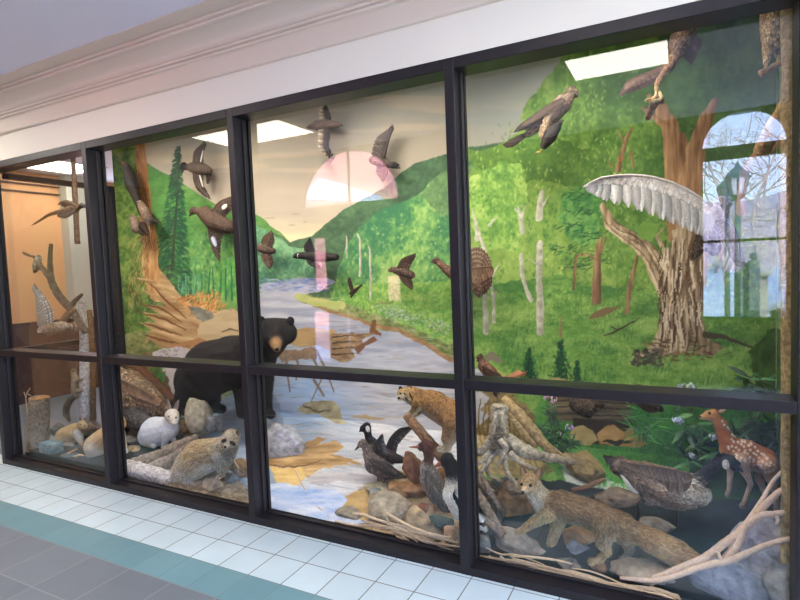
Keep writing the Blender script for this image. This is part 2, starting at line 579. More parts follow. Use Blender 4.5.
    for pts, w, f in (
        ([(486, 332), (485, 300), (483, 278), (484, 250), (478, 230)], [6, 5, 5, 4, 2], W), ([(494, 322), (494, 296), (490, 280), (500, 262)], [4, 3.5, 3, 1], W),
        ([(477, 240), (476, 222), (472, 210)], [4, 3, 1.5], W), ([(489, 226), (497, 216)], [2.5, 1], W),
        ([(531, 300), (526, 288), (522, 275), (521, 255)], [5, 4.5, 4.5, 4], W), ([(522, 232), (521, 216), (518, 206)], [5, 4, 1], W), ([(522, 218), (525, 206)], [2.5, 1], W), ([(521, 215), (515, 208)], [2, 1], W),
        ([(540, 332), (540, 300), (539, 276), (540, 244)], [8, 7, 7, 7], W), ([(539, 218), (540, 204), (542, 192)], [8, 6.5, 5], W), ([(543, 206), (549, 196)], [3, 1], W), ([(538, 266), (529, 258)], [2, 1], W),
        ([(360, 276), (360, 240), (358, 234)], [2.2, 2, 1.5], W), ([(371, 300), (370, 250), (369, 246)], [2, 1.6, 1.4], W), ([(347, 258), (346, 236)], [1.6, 1], W),
        ([(596, 300), (597, 270), (598, 250), (601, 238)], [10, 8, 7, 3], T), ([(598, 262), (588, 254), (576, 256), (574, 290)], [2.5, 2, 3, 3], T), ([(601, 252), (607, 236)], [2.5, 1], T),
        ([(627, 312), (630, 286), (636, 262), (640, 250)], [5, 4.5, 3.5, 2], T), ([(560, 336), (561, 318)], [2.5, 1.5], T), ([(618, 170), (622, 152), (627, 138), (632, 128)], [6, 5, 4, 2], T), ([(625, 145), (618, 130)], [2.5, 1], T),
        ([(634, 168), (630, 152)], [2, 3], T), ([(785, 330), (783, 260), (785, 200)], [4, 3.5, 3], T)):
        C.line(pts, w, f, .8, 4)
    for i in range(26):       # dark marks of the birch bark
        x, y = rng.choice([486, 540, 521, 540, 540]), rng.uniform(204, 328)
        C.dab(x + rng.normal()*2, y, rng.uniform(1.5, 3.5), 1.2, 0, (110, 96, 76), .5)
    # the great old oak and its limbs
    B = bark((116, 92, 66), (220, 192, 152), 31, 3, 26)
    R = bark((116, 82, 52), (196, 150, 104), 37, 3, 24)
    C.line([(684, 230), (681, 190), (677, 150), (670, 128), (660, 108), (648, 96)], [34, 31, 25, 20, 13, 4], R, 2.2, 5)
    C.line([(688, 220), (690, 188), (696, 150), (706, 118), (716, 100)], [28, 24, 19, 13, 5], R, 2.2, 5)
    C.line([(668, 128), (655, 118), (642, 108)], [10, 6, 2], R, 1, 4)
    C.poly([(632, 358), (652, 344), (659, 326), (661, 304), (660, 288), (664, 272), (670, 256), (672, 232), (690, 222), (704, 236), (708, 262), (704, 292), (702, 320), (708, 338), (724, 348), (712, 356), (688, 352), (672, 356)], lambda x, y: bark((112, 88, 64), (226, 198, 160), 31, 3, 26)(x, y, (x - 680)/30), 2, 6)
    C.line([(670, 296), (662, 278), (652, 258), (640, 244), (624, 233), (610, 224), (603, 206)], [20, 22, 19, 15, 13, 11, 7], B, 2., 6)
    for k in range(26):
        t = rng.uniform(0, .8)
        q = rng.uniform(-.42, .42)
        pl = spline([(668, 292), (652, 258), (640, 244), (624, 233), (610, 224), (603, 208)], 40)
        i0 = int(t*39)
        off = np.array([q*16*(1 - t*.5), -q*14*(1 - t*.5)])
        C.line([pl[i0] + off, pl[min(39, i0 + 4)] + off*.95, pl[min(39, i0 + 8)] + off*.9], [.5, 1.3, .4], [(84, 62, 44), (232, 206, 168), (110, 84, 60)][k % 3], .6, 4)
    C.line([(672, 262), (662, 246), (656, 236), (664, 228)], [7, 5, 3, 1.5], B, .8, 4)
    C.line([(690, 262), (698, 240), (704, 222), (716, 210)], [8, 14, 13, 8], bark((80, 56, 40), (140, 104, 76), 33), 1.5, 5)
    C.poly([(634, 228), (644, 222), (660, 224), (652, 242), (640, 240)], tone((104, 142, 62), (128, 162, 72), 6, 6, 3), 2, 5)
    C.dabs(90, [(632, 344), (660, 334), (720, 340), (738, 352), (700, 360), (650, 362), (632, 356)], [(84, 60, 42), (110, 80, 52), (70, 96, 44), (150, 120, 70)], 10, 2, .1, .3, .7, 71)
    C.dabs(120, [(636, 350), (660, 350), (664, 366), (630, 364)], [(64, 62, 52), (90, 84, 70)], 5, 3, 0, .8, .8, 72)
    for k in range(110):
        q = rng.uniform(-21, 21)
        v0 = rng.uniform(232, 334)
        C.line([(680 + q, v0), (680 + q*1.02 + rng.normal()*1.5, v0 + 12), (680 + q*1.08 + rng.normal()*2, v0 + rng.uniform(18, 30))], [.5, 1.6, .6], [(78, 58, 42), (232, 208, 172), (104, 80, 58)][k % 3], 1., 4)
    C.line([(705, 334), (726, 338), (748, 346), (764, 352)], [7, 4, 2.5, 1.2], (74, 66, 46), 1.5, 6)
    C.line([(604, 336), (618, 330), (640, 318)], [1, 2, 1], (70, 60, 44), 1, 5)
    C.line([(610, 326), (618, 330)], [1, 1.5], (70, 60, 44))
    C.line([(590, 318), (603, 312), (618, 308)], [3, 8, 2], (126, 104, 70), 1.5, 5)
    C.line([(740, 212), (744, 172), (756, 158), (775, 140)], [9, 9, 12, 15], R, 1.2, 5)
    # orange patches and wild flowers
    for (x, y) in ((612, 165), (622, 160)):
        for j in range(8):
            C.dab(x + rng.normal()*3, y + rng.normal()*2, 3, 2, 0, (176, 110, 60), .6)
    # three young spruces on the meadow
    for (x, yt, yb, w) in ((529, 348, 382, 9), (561, 340, 380, 11), (577, 360, 384, 6)):
        for i in range(int(w*26)):
            t = rng.random()**.7
            y = yt + (yb - yt)*t
            C.dab(x + rng.normal()*w*.4*(.15 + t), y, rng.uniform(3, 6), 1.6, 1.57 + rng.normal()*.7, (34 + rng.normal()*8, 74 + rng.normal()*12, 46), .85)
    C.poly([(542, 388), (552, 378), (570, 380), (596, 390), (620, 396), (560, 396)], tone((150, 130, 90), (182, 164, 112), 8, 4, 6), 2, 6)
    C.line([(484, 360), (492, 356), (500, 361)], [5, 9, 4], (128, 118, 96), .6, 4)
    C.line([(482, 372), (490, 366), (504, 376)], [7, 4, 5], (168, 172, 88), 1.5, 4)
    # ---- river
    riv = [(252, 292), (262, 284), (290, 279), (326, 277), (336, 282), (318, 292), (298, 296), (300, 302), (330, 312), (356, 320), (378, 330), (398, 332), (420, 342), (452, 362), (500, 376),
           (504, 392), (490, 420), (480, 470), (470, 545), (262, 535), (238, 520), (230, 470), (246, 440), (232, 400), (238, 345), (250, 330)]
    rv = lambda x, y, sd=None: mix((156, 158, 168), (212, 208, 206), .55 + .9*noise2(34, 5, 19, 4, x, y) + .25*np.clip((y - 400)/80, -1, 1))
    C.poly(riv, rv, 1.5, 8)
    bl = np.clip(1.3 - np.hypot((XX - 300)/60, (YY - 408)/52), 0, 1) + np.clip(1.2 - np.hypot((XX - 300)/46, (YY - 512)/26), 0, 1)*.8 + np.clip(1.1 - np.hypot((XX - 215)/34, (YY - 420)/34), 0, 1)
    bl = bl*np.clip(.75 + .6*noise2(30, 7, 23, 3), 0, 1)
    ky = (YY > 330)[..., None]
    k = np.clip(bl, 0, .8)[..., None]*ky
    C.a[:] = C.a*(1 - k) + (np.array((164, 196, 230), np.float32) + 26*noise2(26, 5, 29, 3)[..., None])*k
    for i in range(800):
        y = rng.uniform(284, 540)
        x = rng.uniform(242, 475)
        if y < 330 and not (256 < x < 330 + (y - 284)*1.1):
            continue
        s = .35 + (y - 284)/160
        c = [(206, 204, 206), (128, 132, 150), (176, 164, 150), (222, 220, 216), (150, 164, 190)][rng.integers(5)]
        C.dab(x, y, rng.uniform(8, 22)*s, rng.uniform(.7, 1.6)*max(.6, s), .04 + rng.normal()*.08 + (.12 if y > 420 else 0), np.array(c) + rng.normal()*6, .5)
    for i in range(90):       # tan and umber ripples
        y = rng.uniform(300, 520)
        x = rng.uniform(290, 470)
        C.dab(x, y, rng.uniform(8, 26), rng.uniform(1, 2.2), .06 + rng.normal()*.1, np.array([(150, 112, 74), (176, 140, 96), (122, 96, 76)][rng.integers(3)]), .34)
    for i in range(200):
        x, y = rng.uniform(256, 330), rng.uniform(279, 291)
        C.dab(x, y, rng.uniform(4, 10), 1, 0, [(96, 120, 190), (150, 166, 210), (200, 204, 214)][rng.integers(3)], .6)
    # banks: earth rims
    C.line([(300, 300), (330, 311), (356, 319), (374, 326), (398, 330), (420, 341), (452, 360)], [2, 3, 3, 4, 4, 5, 5], tone((132, 96, 64), (186, 150, 104), 6, 3, 8), 1.5, 5)
    C.line([(298, 297), (318, 302), (342, 306)], [7, 9, 8], tone((170, 180, 100), (206, 196, 128), 8, 4, 8), 1.5, 5)
    C.line([(374, 322), (372, 331), (380, 334)], [5, 6, 3], (120, 80, 52), 1, 4)
    C.line([(256, 288), (252, 296), (244, 300)], [5, 6, 5], (170, 178, 96), 1, 4)
    # flat brown slabs in the stream
    C.poly([(290, 332), (304, 327), (320, 328), (334, 331), (336, 352), (318, 346), (302, 347), (286, 344)], tone((160, 124, 82), (190, 156, 108), 16, 3, 12), 2.2, 6)
    C.poly([(330, 334), (352, 332), (376, 334), (362, 340), (364, 347), (352, 350), (356, 358), (342, 362), (330, 358)], tone((116, 92, 66), (186, 152, 110), 8, 3, 13), 1.8, 5)
    for y in (337, 343, 349, 355):
        C.line([(332, y), (345, y - 1), (362, y - 2)], [1.4, 1, .5], (70, 52, 40), 1, 4)
    C.poly([(354, 348), (366, 342), (374, 336), (378, 340), (366, 346), (358, 354)], (120, 84, 62), 1, 5)
    # painted deer drinking in the shallows (in the river, loosely brushed)
    C.poly([(276, 354), (284, 349), (298, 350), (312, 347), (319, 351), (316, 360), (302, 359), (282, 362)], tone((130, 104, 82), (168, 138, 110), 5, 4, 12), 1.5, 5)
    for pts in (([(297, 356), (298, 368), (296, 380)]), ([(312, 356), (318, 368), (322, 378), (311, 402)]), ([(318, 354), (326, 370), (334, 392)]), ([(286, 358), (288, 378), (290, 392)]), ([(314, 380), (324, 396)])):
        C.line(pts, [3, 2, 1.4, 1.1][:len(pts)], (136, 118, 106))
    C.poly([(296, 410), (304, 403), (318, 400), (332, 400), (340, 408), (342, 418), (348, 424), (336, 424), (322, 416), (308, 414)], tone((138, 124, 90), (196, 184, 142), 7, 5, 14), 1.5, 6)
    C.line([(304, 406), (318, 412), (330, 410)], [1.5, 2, 1], (104, 88, 62), 1, 5)
    C.line([(352, 416), (366, 417), (384, 419)], [1.5, 4, 1.5], (186, 160, 116), 1, 5)
    C.line([(360, 464), (340, 458), (326, 455)], [2, 5, 2], (176, 138, 84), 1, 5)
    C.line([(386, 470), (420, 476), (440, 478)], [2, 5, 2], (166, 128, 84), 1, 5)
    # golden shelves on the near bank
    C.poly([(264, 452), (290, 448), (310, 441), (318, 436), (326, 438), (318, 446), (324, 452), (304, 458), (262, 462)], tone((166, 124, 74), (218, 176, 116), 16, 2.5, 16), 2, 6)
    C.poly([(262, 462), (280, 466), (300, 466), (310, 461), (318, 462), (300, 470), (262, 472)], tone((130, 90, 48), (186, 138, 76), 10, 3, 18), 1, 5)
    C.poly([(262, 464), (284, 468), (296, 468), (301, 478), (298, 485), (276, 485), (260, 482)], tone((186, 146, 74), (222, 188, 116), 10, 4, 17), 1.5, 6)
    C.poly([(304, 474), (340, 472), (400, 478), (440, 482), (440, 490), (400, 486), (350, 482), (310, 484)], tone((166, 158, 164), (206, 196, 188), 20, 2.5, 22), 4, 8)
    C.poly([(258, 444), (286, 452), (318, 444), (332, 440), (346, 446), (330, 456), (352, 464), (322, 468), (306, 476), (258, 470)], lambda x, y: mix((150, 112, 66), (220, 182, 124), .5 + .9*noise2(22, 2.5, 74, 3, x, y)), 3, 7)
    C.poly([(262, 464), (284, 468), (302, 467), (306, 478), (298, 485), (276, 485), (260, 482)], tone((196, 154, 82), (228, 194, 122), 14, 3, 17), 1.5, 6)
    C.line([(262, 463), (284, 467), (304, 466), (322, 460)], [1.5, 2, 1.6, .6], (112, 80, 48), 1, 6)
    C.poly([(330, 528), (344, 500), (372, 484), (400, 476), (440, 472), (470, 468), (470, 550), (400, 548)], foliage((112, 88, 60), (158, 130, 94), (198, 172, 130), 75, 7, .6), 5, 8)
    C.poly([(336, 506), (346, 496), (366, 488), (384, 486), (380, 506), (366, 520), (346, 520)], tone((160, 124, 70), (204, 168, 100), 10, 5, 24), 2, 6)
    # near the old stump: yellow ochre bank
    C.poly([(468, 386), (490, 384), (510, 390), (540, 420), (556, 470), (520, 480), (470, 470), (478, 440), (470, 426), (486, 418), (472, 410), (482, 398)], foliage((96, 84, 52), (140, 122, 76), (178, 156, 102), 25, 8, .8), 3, 7)
    C.poly([(466, 392), (482, 392), (490, 398), (480, 410), (490, 416), (474, 430), (466, 436)], tone((170, 166, 166), (206, 204, 200), 12, 4, 26), 1, 5)
    for k in range(12):
        C.line([(480 + k*5, 400 + k*3), (478 + k*5, 425 + k*3), (484 + k*5, 452 + k*2)], [1, 2, 1], (112, 88, 40), 1.5, 5)
    # ---- bottom right: fallen log, ochre boulders, lawn
    C.poly([(540, 392), (620, 396), (720, 402), (800, 404), (800, 500), (700, 498), (640, 486), (560, 480), (530, 440)], foliage((44, 96, 42), (72, 130, 54), (108, 160, 74), 27, 10, .7, lambda x, y: (650 - x)/200, .9), 4, 10)
    for i in range(1700):
        x, y = rng.uniform(545, 775), rng.uniform(400, 500)
        C.dab(x, y, rng.uniform(5, 12), 1.2, 1.57 + rng.normal()*.35, np.array([(66, 136, 50), (40, 104, 38), (96, 158, 62), (30, 84, 36)][rng.integers(4)]) + rng.normal()*8, .5)
    C.poly([(548, 394), (640, 398), (638, 412), (630, 424), (600, 424), (548, 420)], tone((72, 62, 46), (138, 118, 86), 30, 4, 28), 1, 5)
    for y in (402, 408, 415):
        C.line([(548, y - 2), (590, y), (632, y + 1)], [1.2, 1.8, 1], (48, 42, 34), 1, 8)
    C.poly([(573, 418), (640, 422), (646, 446), (572, 444)], (54, 44, 28), 2, 6)
    for pts, c1, c2 in (([(569, 436), (572, 428), (582, 425), (592, 430), (598, 440), (590, 446), (574, 442)], (166, 140, 82), (206, 182, 120)),
                        ([(596, 434), (606, 426), (614, 425), (624, 432), (632, 426), (640, 430), (646, 444), (640, 448), (600, 444)], (160, 116, 62), (204, 160, 100)),
                        ([(568, 464), (576, 452), (586, 450), (598, 460), (606, 472), (596, 476), (576, 472)], (140, 114, 68), (184, 156, 104))):
        C.poly(pts, tone(c1, c2, 8, 6, 33), 1, 5)
    C.line([(604, 441), (616, 443), (632, 442)], [2, 5, 2], (58, 46, 28), 1.5, 4)
    C.poly([(560, 462), (574, 466), (600, 476), (612, 482), (640, 486), (636, 494), (600, 490), (566, 482)], tone((150, 156, 140), (206, 210, 200), 10, 4, 34), 2, 6)
    C.dabs(140, [(574, 468), (606, 476), (640, 484), (636, 492), (600, 486), (576, 478)], [(52, 130, 50), (90, 160, 70)], 6, 1.2, 1.57, .3, .7, 73)
    for i in range(150):
        C.dab(rng.normal(642, 6), rng.uniform(402, 440), rng.uniform(8, 16), 1.3, 1.57 + rng.normal()*.3, (58 + rng.normal()*10, 132 + rng.normal()*14, 54), .7)
    C.poly([(690, 440), (720, 436), (762, 420), (800, 420), (800, 500), (690, 500)], tone((28, 58, 34), (48, 88, 44), 12, 12, 35), 4, 9)
    # right end: dark undergrowth
    C.poly([(748, 352), (770, 330), (800, 330), (800, 420), (760, 400)], tone((40, 72, 30), (92, 128, 48), 6, 12, 36), 4, 8)
    # ---- left side: spruce, old tree, torn stump
    C.dabs(420, [(190, 300), (190, 240), (214, 226), (256, 230), (262, 296), (226, 300), (205, 310)], [(76, 136, 82), (116, 172, 100), (150, 190, 110), (60, 114, 84)], 6, 3, 1.4, .6, .6, 45)
    C.dabs(140, [(214, 260), (240, 240), (252, 296), (222, 302)], [(120, 182, 80), (70, 146, 74)], 8, 3, 1.5, .3, .6, 46)
    for i in range(1500):
        t = rng.random()**.75
        y = 146 + t*160
        w = 1.5 + 22*t
        sgn = rng.choice([-1, 1])
        x = 178 - t*8 + sgn*w*rng.random()
        C.dab(x, y + abs(x - 176 + t*8)*.25, rng.uniform(3, 6 + 6*t), 1.5, sgn*.45 + rng.normal()*.25, (30 + rng.normal()*9 + 14*t, 66 + rng.normal()*16 + 22*t, 46 + 18*t), .7)
    C.line([(180, 146), (177, 200), (172, 270)], [1, 2, 3], (52, 66, 46))
    for k in range(9):
        C.line([(196 + k*6, 300), (196 + k*6 + rng.normal(), 285 - rng.random()*20)], [2, 1], (52, 110, 66))
    for i in range(60):
        C.dab(rng.uniform(178, 205), rng.uniform(278, 300), 1.4, rng.uniform(8, 16), 0, (120, 178, 140), .4)
    LT = bark((150, 96, 50), (222, 178, 122), 51, 3, 20)
    C.line([(158, 292), (150, 270), (150, 240), (146, 215), (142, 180), (139, 140)], [20, 17, 15, 14, 12, 10], LT, 1.2, 5)
    for k in range(7):
        C.line([(135 + k*1.5, 148 + k*3), (138 + k*1.9, 200), (143.5 + k*2, 250)], [.6, 1.2, .6], (116, 76, 44), 1, 5)
    C.dabs(130, [(130, 235), (150, 240), (150, 300), (128, 310)], [(190, 150, 96), (150, 150, 70), (110, 80, 50), (206, 170, 120)], 9, 1.4, 1.7, .4, .7, 52)
    S1 = bark((142, 106, 66), (216, 180, 132), 53, 20, 3)
    C.poly([(160, 270), (172, 284), (184, 300), (206, 312), (232, 308), (244, 316), (244, 362), (210, 372), (186, 366), (168, 352), (150, 340), (142, 346), (152, 330), (138, 322), (156, 322), (140, 312), (160, 314), (142, 304), (166, 306), (140, 288), (166, 298), (150, 280), (138, 274), (160, 284)],
           lambda x, y: mix((158, 120, 78), (222, 190, 142), .5 + .9*noise2(30, 4, 54, 4, x + .6*y, y - .3*x)), 1, 5)
    C.line([(138, 278), (155, 284), (168, 296), (186, 312)], [2, 5, 8, 9], S1, 1, 5)
    for pts in (([(140, 304), (160, 308), (182, 322)]), ([(138, 312), (162, 318), (186, 330)]), ([(140, 322), (160, 328), (182, 336)]), ([(150, 284), (166, 300), (186, 318)]), ([(142, 334), (160, 340), (190, 346)])):
        C.line(pts, [1, 2.4, 1], (112, 76, 46), 1, 5)
    C.dabs(240, [(176, 300), (190, 294), (216, 292), (226, 306), (214, 314), (186, 308)], [(206, 138, 74), (226, 168, 104), (170, 110, 60)], 8, 1.3, -1.0, .5, .8, 55)
    C.poly([(188, 306), (200, 307), (212, 312), (216, 320), (206, 324), (196, 318)], tone((112, 108, 94), (160, 156, 138), 4, 3, 56), 1, 4)
    C.poly([(200, 322), (222, 312), (256, 312), (262, 340), (256, 356), (214, 358), (196, 344)], tone((186, 160, 118), (214, 190, 150), 26, 4, 57), 4, 9)
    C.line([(222, 332), (230, 329), (238, 331)], [1, 2, 1], (110, 92, 66))
    C.line([(172, 346), (200, 342), (220, 348)], [3, 7, 3], (178, 128, 84), 1.5, 6)
    C.poly([(152, 352), (176, 346), (200, 352), (196, 400), (172, 410)], tone((190, 180, 178), (214, 208, 206), 6, 5, 58), 2, 6)
    C.dabs(60, [(160, 350), (180, 346), (182, 362), (160, 366)], [(200, 180, 206), (150, 130, 160), (120, 150, 90)], 3, 2, 0, 1, .7, 59)
    C.poly([(128, 362), (150, 352), (170, 380), (172, 410), (150, 404), (124, 390)], tone((96, 76, 52), (170, 136, 92), 6, 10, 60), 3, 7)
    C.dabs(90, [(150, 368), (164, 366), (166, 396), (152, 392)], [(40, 110, 50), (70, 140, 66)], 6, 1.5, 1.6, .5, .8, 61)
    # ---- the stage floor: dark slate paint towards the front, water and earth where the stream runs out
    fl = [(0, 600), (800, 620), (800, 496), (740, 500), (690, 498), (640, 494), (600, 490), (566, 482), (540, 480), (500, 478), (470, 486), (462, 545), (330, 540), (246, 520), (210, 486), (206, 440), (190, 420), (172, 410), (110, 392), (60, 420), (0, 440)]
    C.poly(fl, tone((20, 29, 33), (44, 58, 62), 30, 10, 62), 3, 9)
    C.poly([(196, 410), (216, 398), (240, 392), (276, 396), (284, 430), (270, 452), (240, 470), (214, 474), (200, 440)], tone((126, 136, 148), (164, 182, 204), 14, 5, 63), 7, 9)
    C.poly([(206, 470), (246, 464), (272, 472), (284, 500), (276, 534), (236, 520), (214, 500)], tone((110, 130, 146), (176, 190, 206), 14, 5, 66), 6, 9)
    C.poly([(256, 488), (280, 482), (300, 486), (336, 490), (348, 500), (340, 512), (366, 522), (330, 534), (256, 524)], lambda x, y: mix((136, 160, 206), (214, 214, 220), .5 + .9*noise2(24, 6, 64, 4, x, y)), 2, 8)
    C.poly([(120, 468), (170, 462), (236, 474), (258, 500), (262, 524), (200, 506), (130, 490), (112, 478)], foliage((84, 72, 58), (134, 118, 98), (180, 166, 142), 65, 4, .6), 4, 7)
    return np.clip(C.a, 4, 250)
LAMP_W, SKY_W, SUN_W, DAY_W = 18, 16, 34, 48
# ---------------------------------------------------------------- the hall
MAT = {}
MAT['frame'] = plain('bronze_anodised_frame', (42, 38, 41), .42, .3, spec=.4, var=.1, vscale=40)
MAT['glass'] = glass_mat()
MAT['wall'] = plain('cream_wall_paint', (236, 229, 212), .8, bump=(300, .06, 2, .002))
MAT['trim'] = plain('blush_trim_paint', (224, 209, 190), .6)
MAT['ceiling'] = plain('lavender_grey_ceiling_paint', (236, 234, 242), .9)
MAT['peach'] = plain('peach_wall_paint', (212, 160, 112), .8, bump=(200, .05, 2, .002))
MAT['mint'] = plain('pale_mint_column_paint', (186, 190, 178), .7)
MAT['wood_dark'] = plain('dark_red_brown_wood', (64, 38, 34), .5, var=.3, vscale=9)
MAT['attr'] = attr('painted_board', .75, var=.05, vscale=90)
MAT['troffer'] = emit('fluorescent_diffuser', (255, 248, 236), 16)
MAT['white_metal'] = plain('white_enamel', (225, 225, 222), .4)

def tiles(name, col, grout, sx, sy, ox, oy, mortar, rough, var):
    m, N, L, b = new_mat(name)
    tc = N.new('ShaderNodeTexCoord')
    mp = N.new('ShaderNodeMapping')
    mp.inputs['Location'].default_value = (-ox, -oy, 0)
    br = N.new('ShaderNodeTexBrick')
    br.offset = 0
    br.squash = 1
    c = np.array(col, float)
    br.inputs['Color1'].default_value = lin(c*(1 - var))
    br.inputs['Color2'].default_value = lin(np.clip(c*(1 + var), 0, 255))
    br.inputs['Mortar'].default_value = lin(grout)
    br.inputs['Scale'].default_value = 1
    br.inputs['Mortar Size'].default_value = mortar
    br.inputs['Mortar Smooth'].default_value = .1
    br.inputs['Bias'].default_value = 0
    br.inputs['Brick Width'].default_value = sx
    br.inputs['Row Height'].default_value = sy
    n = N.new('ShaderNodeTexNoise')
    n.inputs['Scale'].default_value = 5
    n.inputs['Detail'].default_value = 6
    mr = N.new('ShaderNodeMapRange')
    mr.inputs['To Min'].default_value, mr.inputs['To Max'].default_value = .9, 1.1
    mx = N.new('ShaderNodeMix')
    mx.data_type = 'RGBA'
    mx.blend_type = 'MULTIPLY'
    mx.inputs['Factor'].default_value = 1
    L.new(tc.outputs['Object'], mp.inputs['Vector'])
    L.new(mp.outputs['Vector'], br.inputs['Vector'])
    L.new(tc.outputs['Object'], n.inputs['Vector'])
    L.new(n.outputs['Fac'], mr.inputs['Value'])
    L.new(br.outputs['Color'], mx.inputs['A'])
    L.new(mr.outputs['Result'], mx.inputs['B'])
    L.new(mx.outputs['Result'], b.inputs['Base Color'])
    bp = N.new('ShaderNodeBump')
    bp.inputs['Strength'].default_value = .35
    bp.inputs['Distance'].default_value = -.002
    L.new(br.outputs['Fac'], bp.inputs['Height'])
    L.new(bp.outputs['Normal'], b.inputs['Normal'])
    b.inputs['Roughness'].default_value = rough
    b.inputs['Specular IOR Level'].default_value = .35
    return m
TS, TX0, TW1 = .2, -18.3378*.2, .21708
XL, XR, YB, YF, ZC = -7.05, 4.2, 4.2, -3.5, 2.8          # the hall: left wall, right end, far back of the side passage, window wall, ceiling
mb = MB()
y1, y2 = -(TW1 + TS), -(TW1 + 2*TS)
for i, (a, b) in enumerate(((y1, .12), (y2, y1), (YF, y2), (.12, YB))):
    mb.m = (0, 1, 2, 2)[i]
    mb.add([(XL, a, 0), (XR, a, 0), (XR, b, 0), (XL, b, 0)], [(0, 1, 2, 3)], (200, 200, 200))
fl = mb.build('floor', [tiles('white_floor_tiles', (202, 216, 218), (112, 112, 106), TS, TS, TX0, -TW1 - 5*TS, .0028, .42, .02),
                        tiles('teal_floor_tiles', (114, 150, 155), (112, 134, 134), TS, TS, TX0, -TW1 - 5*TS, .0025, .42, .03),
                        tiles('grey_floor_tiles', (118, 123, 128), (146, 146, 144), .3, .3, TX0, y2 - 3*.3, .003, .5, .05)], smooth=False)
struct(fl, 'tiled hall floor in white, teal and grey rows', 'floor')
mb = MB()
VX0, VX1 = -5.3, -2.05                  # a porch, open above, is set back into the hall behind the lobby front
mb.box((XL, -2.66, ZC), (XR, YB, ZC + .1))
mb.box((XL, YF - .2, ZC), (VX0, -2.66, ZC + .1))
mb.box((VX1, YF - .2, ZC), (XR, -2.66, ZC + .1))
struct(mb.build('ceiling', MAT['ceiling'], smooth=False), 'plain lavender grey ceiling', 'ceiling')

def walled(openings, a0, a1, z0, z1, place):
    """cells of a wall around rectangular openings (a, b, zlo, zhi, arch rise)"""
    mb = MB()
    xs = sorted({a0, a1, *[q for o in openings for q in o[:2]]})
    zs = sorted({z0, z1, *[q for o in openings for q in (o[2], o[3] + o[4])]})
    for i in range(len(xs) - 1):
        for j in range(len(zs) - 1):
            cx, cz = (xs[i] + xs[i + 1])/2, (zs[j] + zs[j + 1])/2
            if any(o[0] < cx < o[1] and o[2] < cz < o[3] + o[4] for o in openings):
                continue
            mb.box(*place(xs[i], xs[i + 1], zs[j], zs[j + 1]))
    for a, b, zl, zh, rise in openings:
        if rise:
            n = 14
            for sgn in (-1, 1):
                for k in range(n):
                    t0, t1 = PI/2*k/n, PI/2*(k + 1)/n
                    xm, w = (a + b)/2, (b - a)/2
                    lo = [(xm + sgn*w*math.cos(t), zh + rise*math.sin(t)) for t in (t0, t1)]
                    (p, q), (r, s) = place(0, 0, 0, 0), place(1, 1, 1, 1)
                    d0, d1 = place(lo[0][0], lo[1][0], 0, 0)
                    ring = []
                    for (xx, zz) in (lo[0], (xm + sgn*w, zh + rise*math.sin(t0)), (xm + sgn*w, zh + rise*math.sin(t1)), lo[1]):
                        e = place(xx, xx, zz, zz)
                        ring.append(e)
                    V = [e[0] for e in ring] + [e[1] for e in ring]
                    mb.add(V, [(0, 1, 2, 3), (7, 6, 5, 4), (0, 3, 7, 4)], (128, 128, 128))
    return mb
# window wall opposite: an arched sash, a fanlight, slim door lights; all seen only mirrored in the glass
RY = 3.7         # the wall at y = -3.5 mirrored in the glass at y = 0.1
def mx(u, v, Y=RY):
    q = P(u, v, Y)
    return float(q[0]), float(q[2])
wa, wb = mx(703, 200)[0], mx(787, 200)[0]
z_sill, z_tr0, z_tr1 = mx(745, 320)[1], mx(745, 157)[1], mx(745, 144)[1]
rise = mx(745, 110)[1] - z_tr1
VY = -2.6        # an entrance lobby stands forward of the wall; its front has a fanlight and slim door lights
VM = .2 - VY
fa, fb = mx(303, 200, VM)[0], mx(398, 190, VM)[0]
fz = mx(350, 203, VM)[1]
frise = mx(350, 150, VM)[1] - fz
OPEN = [(wa, wb, z_sill, z_tr0, 0), (wa, wb, z_tr1, z_tr1, rise), (VX0, VX1, .0, ZC, 0)]
def slot(u0, u1, v0, v1):
    um, vm = (u0 + u1)/2, (v0 + v1)/2
    return (mx(u0, vm, VM)[0], mx(u1, vm, VM)[0], mx(um, v1, VM)[1], mx(um, v0, VM)[1], 0)
VOPEN = [(fa, fb, fz, fz, frise), slot(313, 330, 312, 362), slot(313, 326, 238, 290), slot(347, 350, 310, 358), slot(386, 400, 276, 301)]
bk = walled(OPEN, XL, XR, 0, ZC, lambda a, b, c, d: ((a, YF - .05, c), (b, YF, d)))
MAT['taupe'] = plain('dark_taupe_wall', (96, 88, 84), .8)  # one even dark taupe
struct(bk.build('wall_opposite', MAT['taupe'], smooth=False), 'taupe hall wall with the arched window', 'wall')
lb = walled(VOPEN, VX0, VX1, 0, ZC, lambda a, b, c, d: ((a, VY - .05, c), (b, VY, d)))
for x in (VX0, VX1 - .05):
    lb.box((x, YF, 0), (x + .05, VY - .05, ZC))
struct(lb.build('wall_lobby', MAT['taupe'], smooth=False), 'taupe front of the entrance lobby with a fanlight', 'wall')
def muntins(name, bars, label):
    t = thing(name, label, 'window', (bars[0][0][0], bars[0][0][1], bars[0][0][2]), None, 'structure')
    for lo, hi in bars:
        m = MB()
        m.box(lo, hi)
        m.build('sash_bar', MAT['frame'], t, False)
    return t
zb = mx(745, 240)[1]
muntins('window_3', [((wa, YF - .045, zb - .012), (wb, YF - .01, zb + .012)), ((wa, YF - .045, z_sill), (wb, YF + .02, z_sill + .03))], 'arched sash window behind the viewer')
muntins('window_4', [(((fa + fb)/2 - .008, VY - .045, fz), ((fa + fb)/2 + .008, VY - .01, fz + frise))], 'half round fanlight behind the viewer')
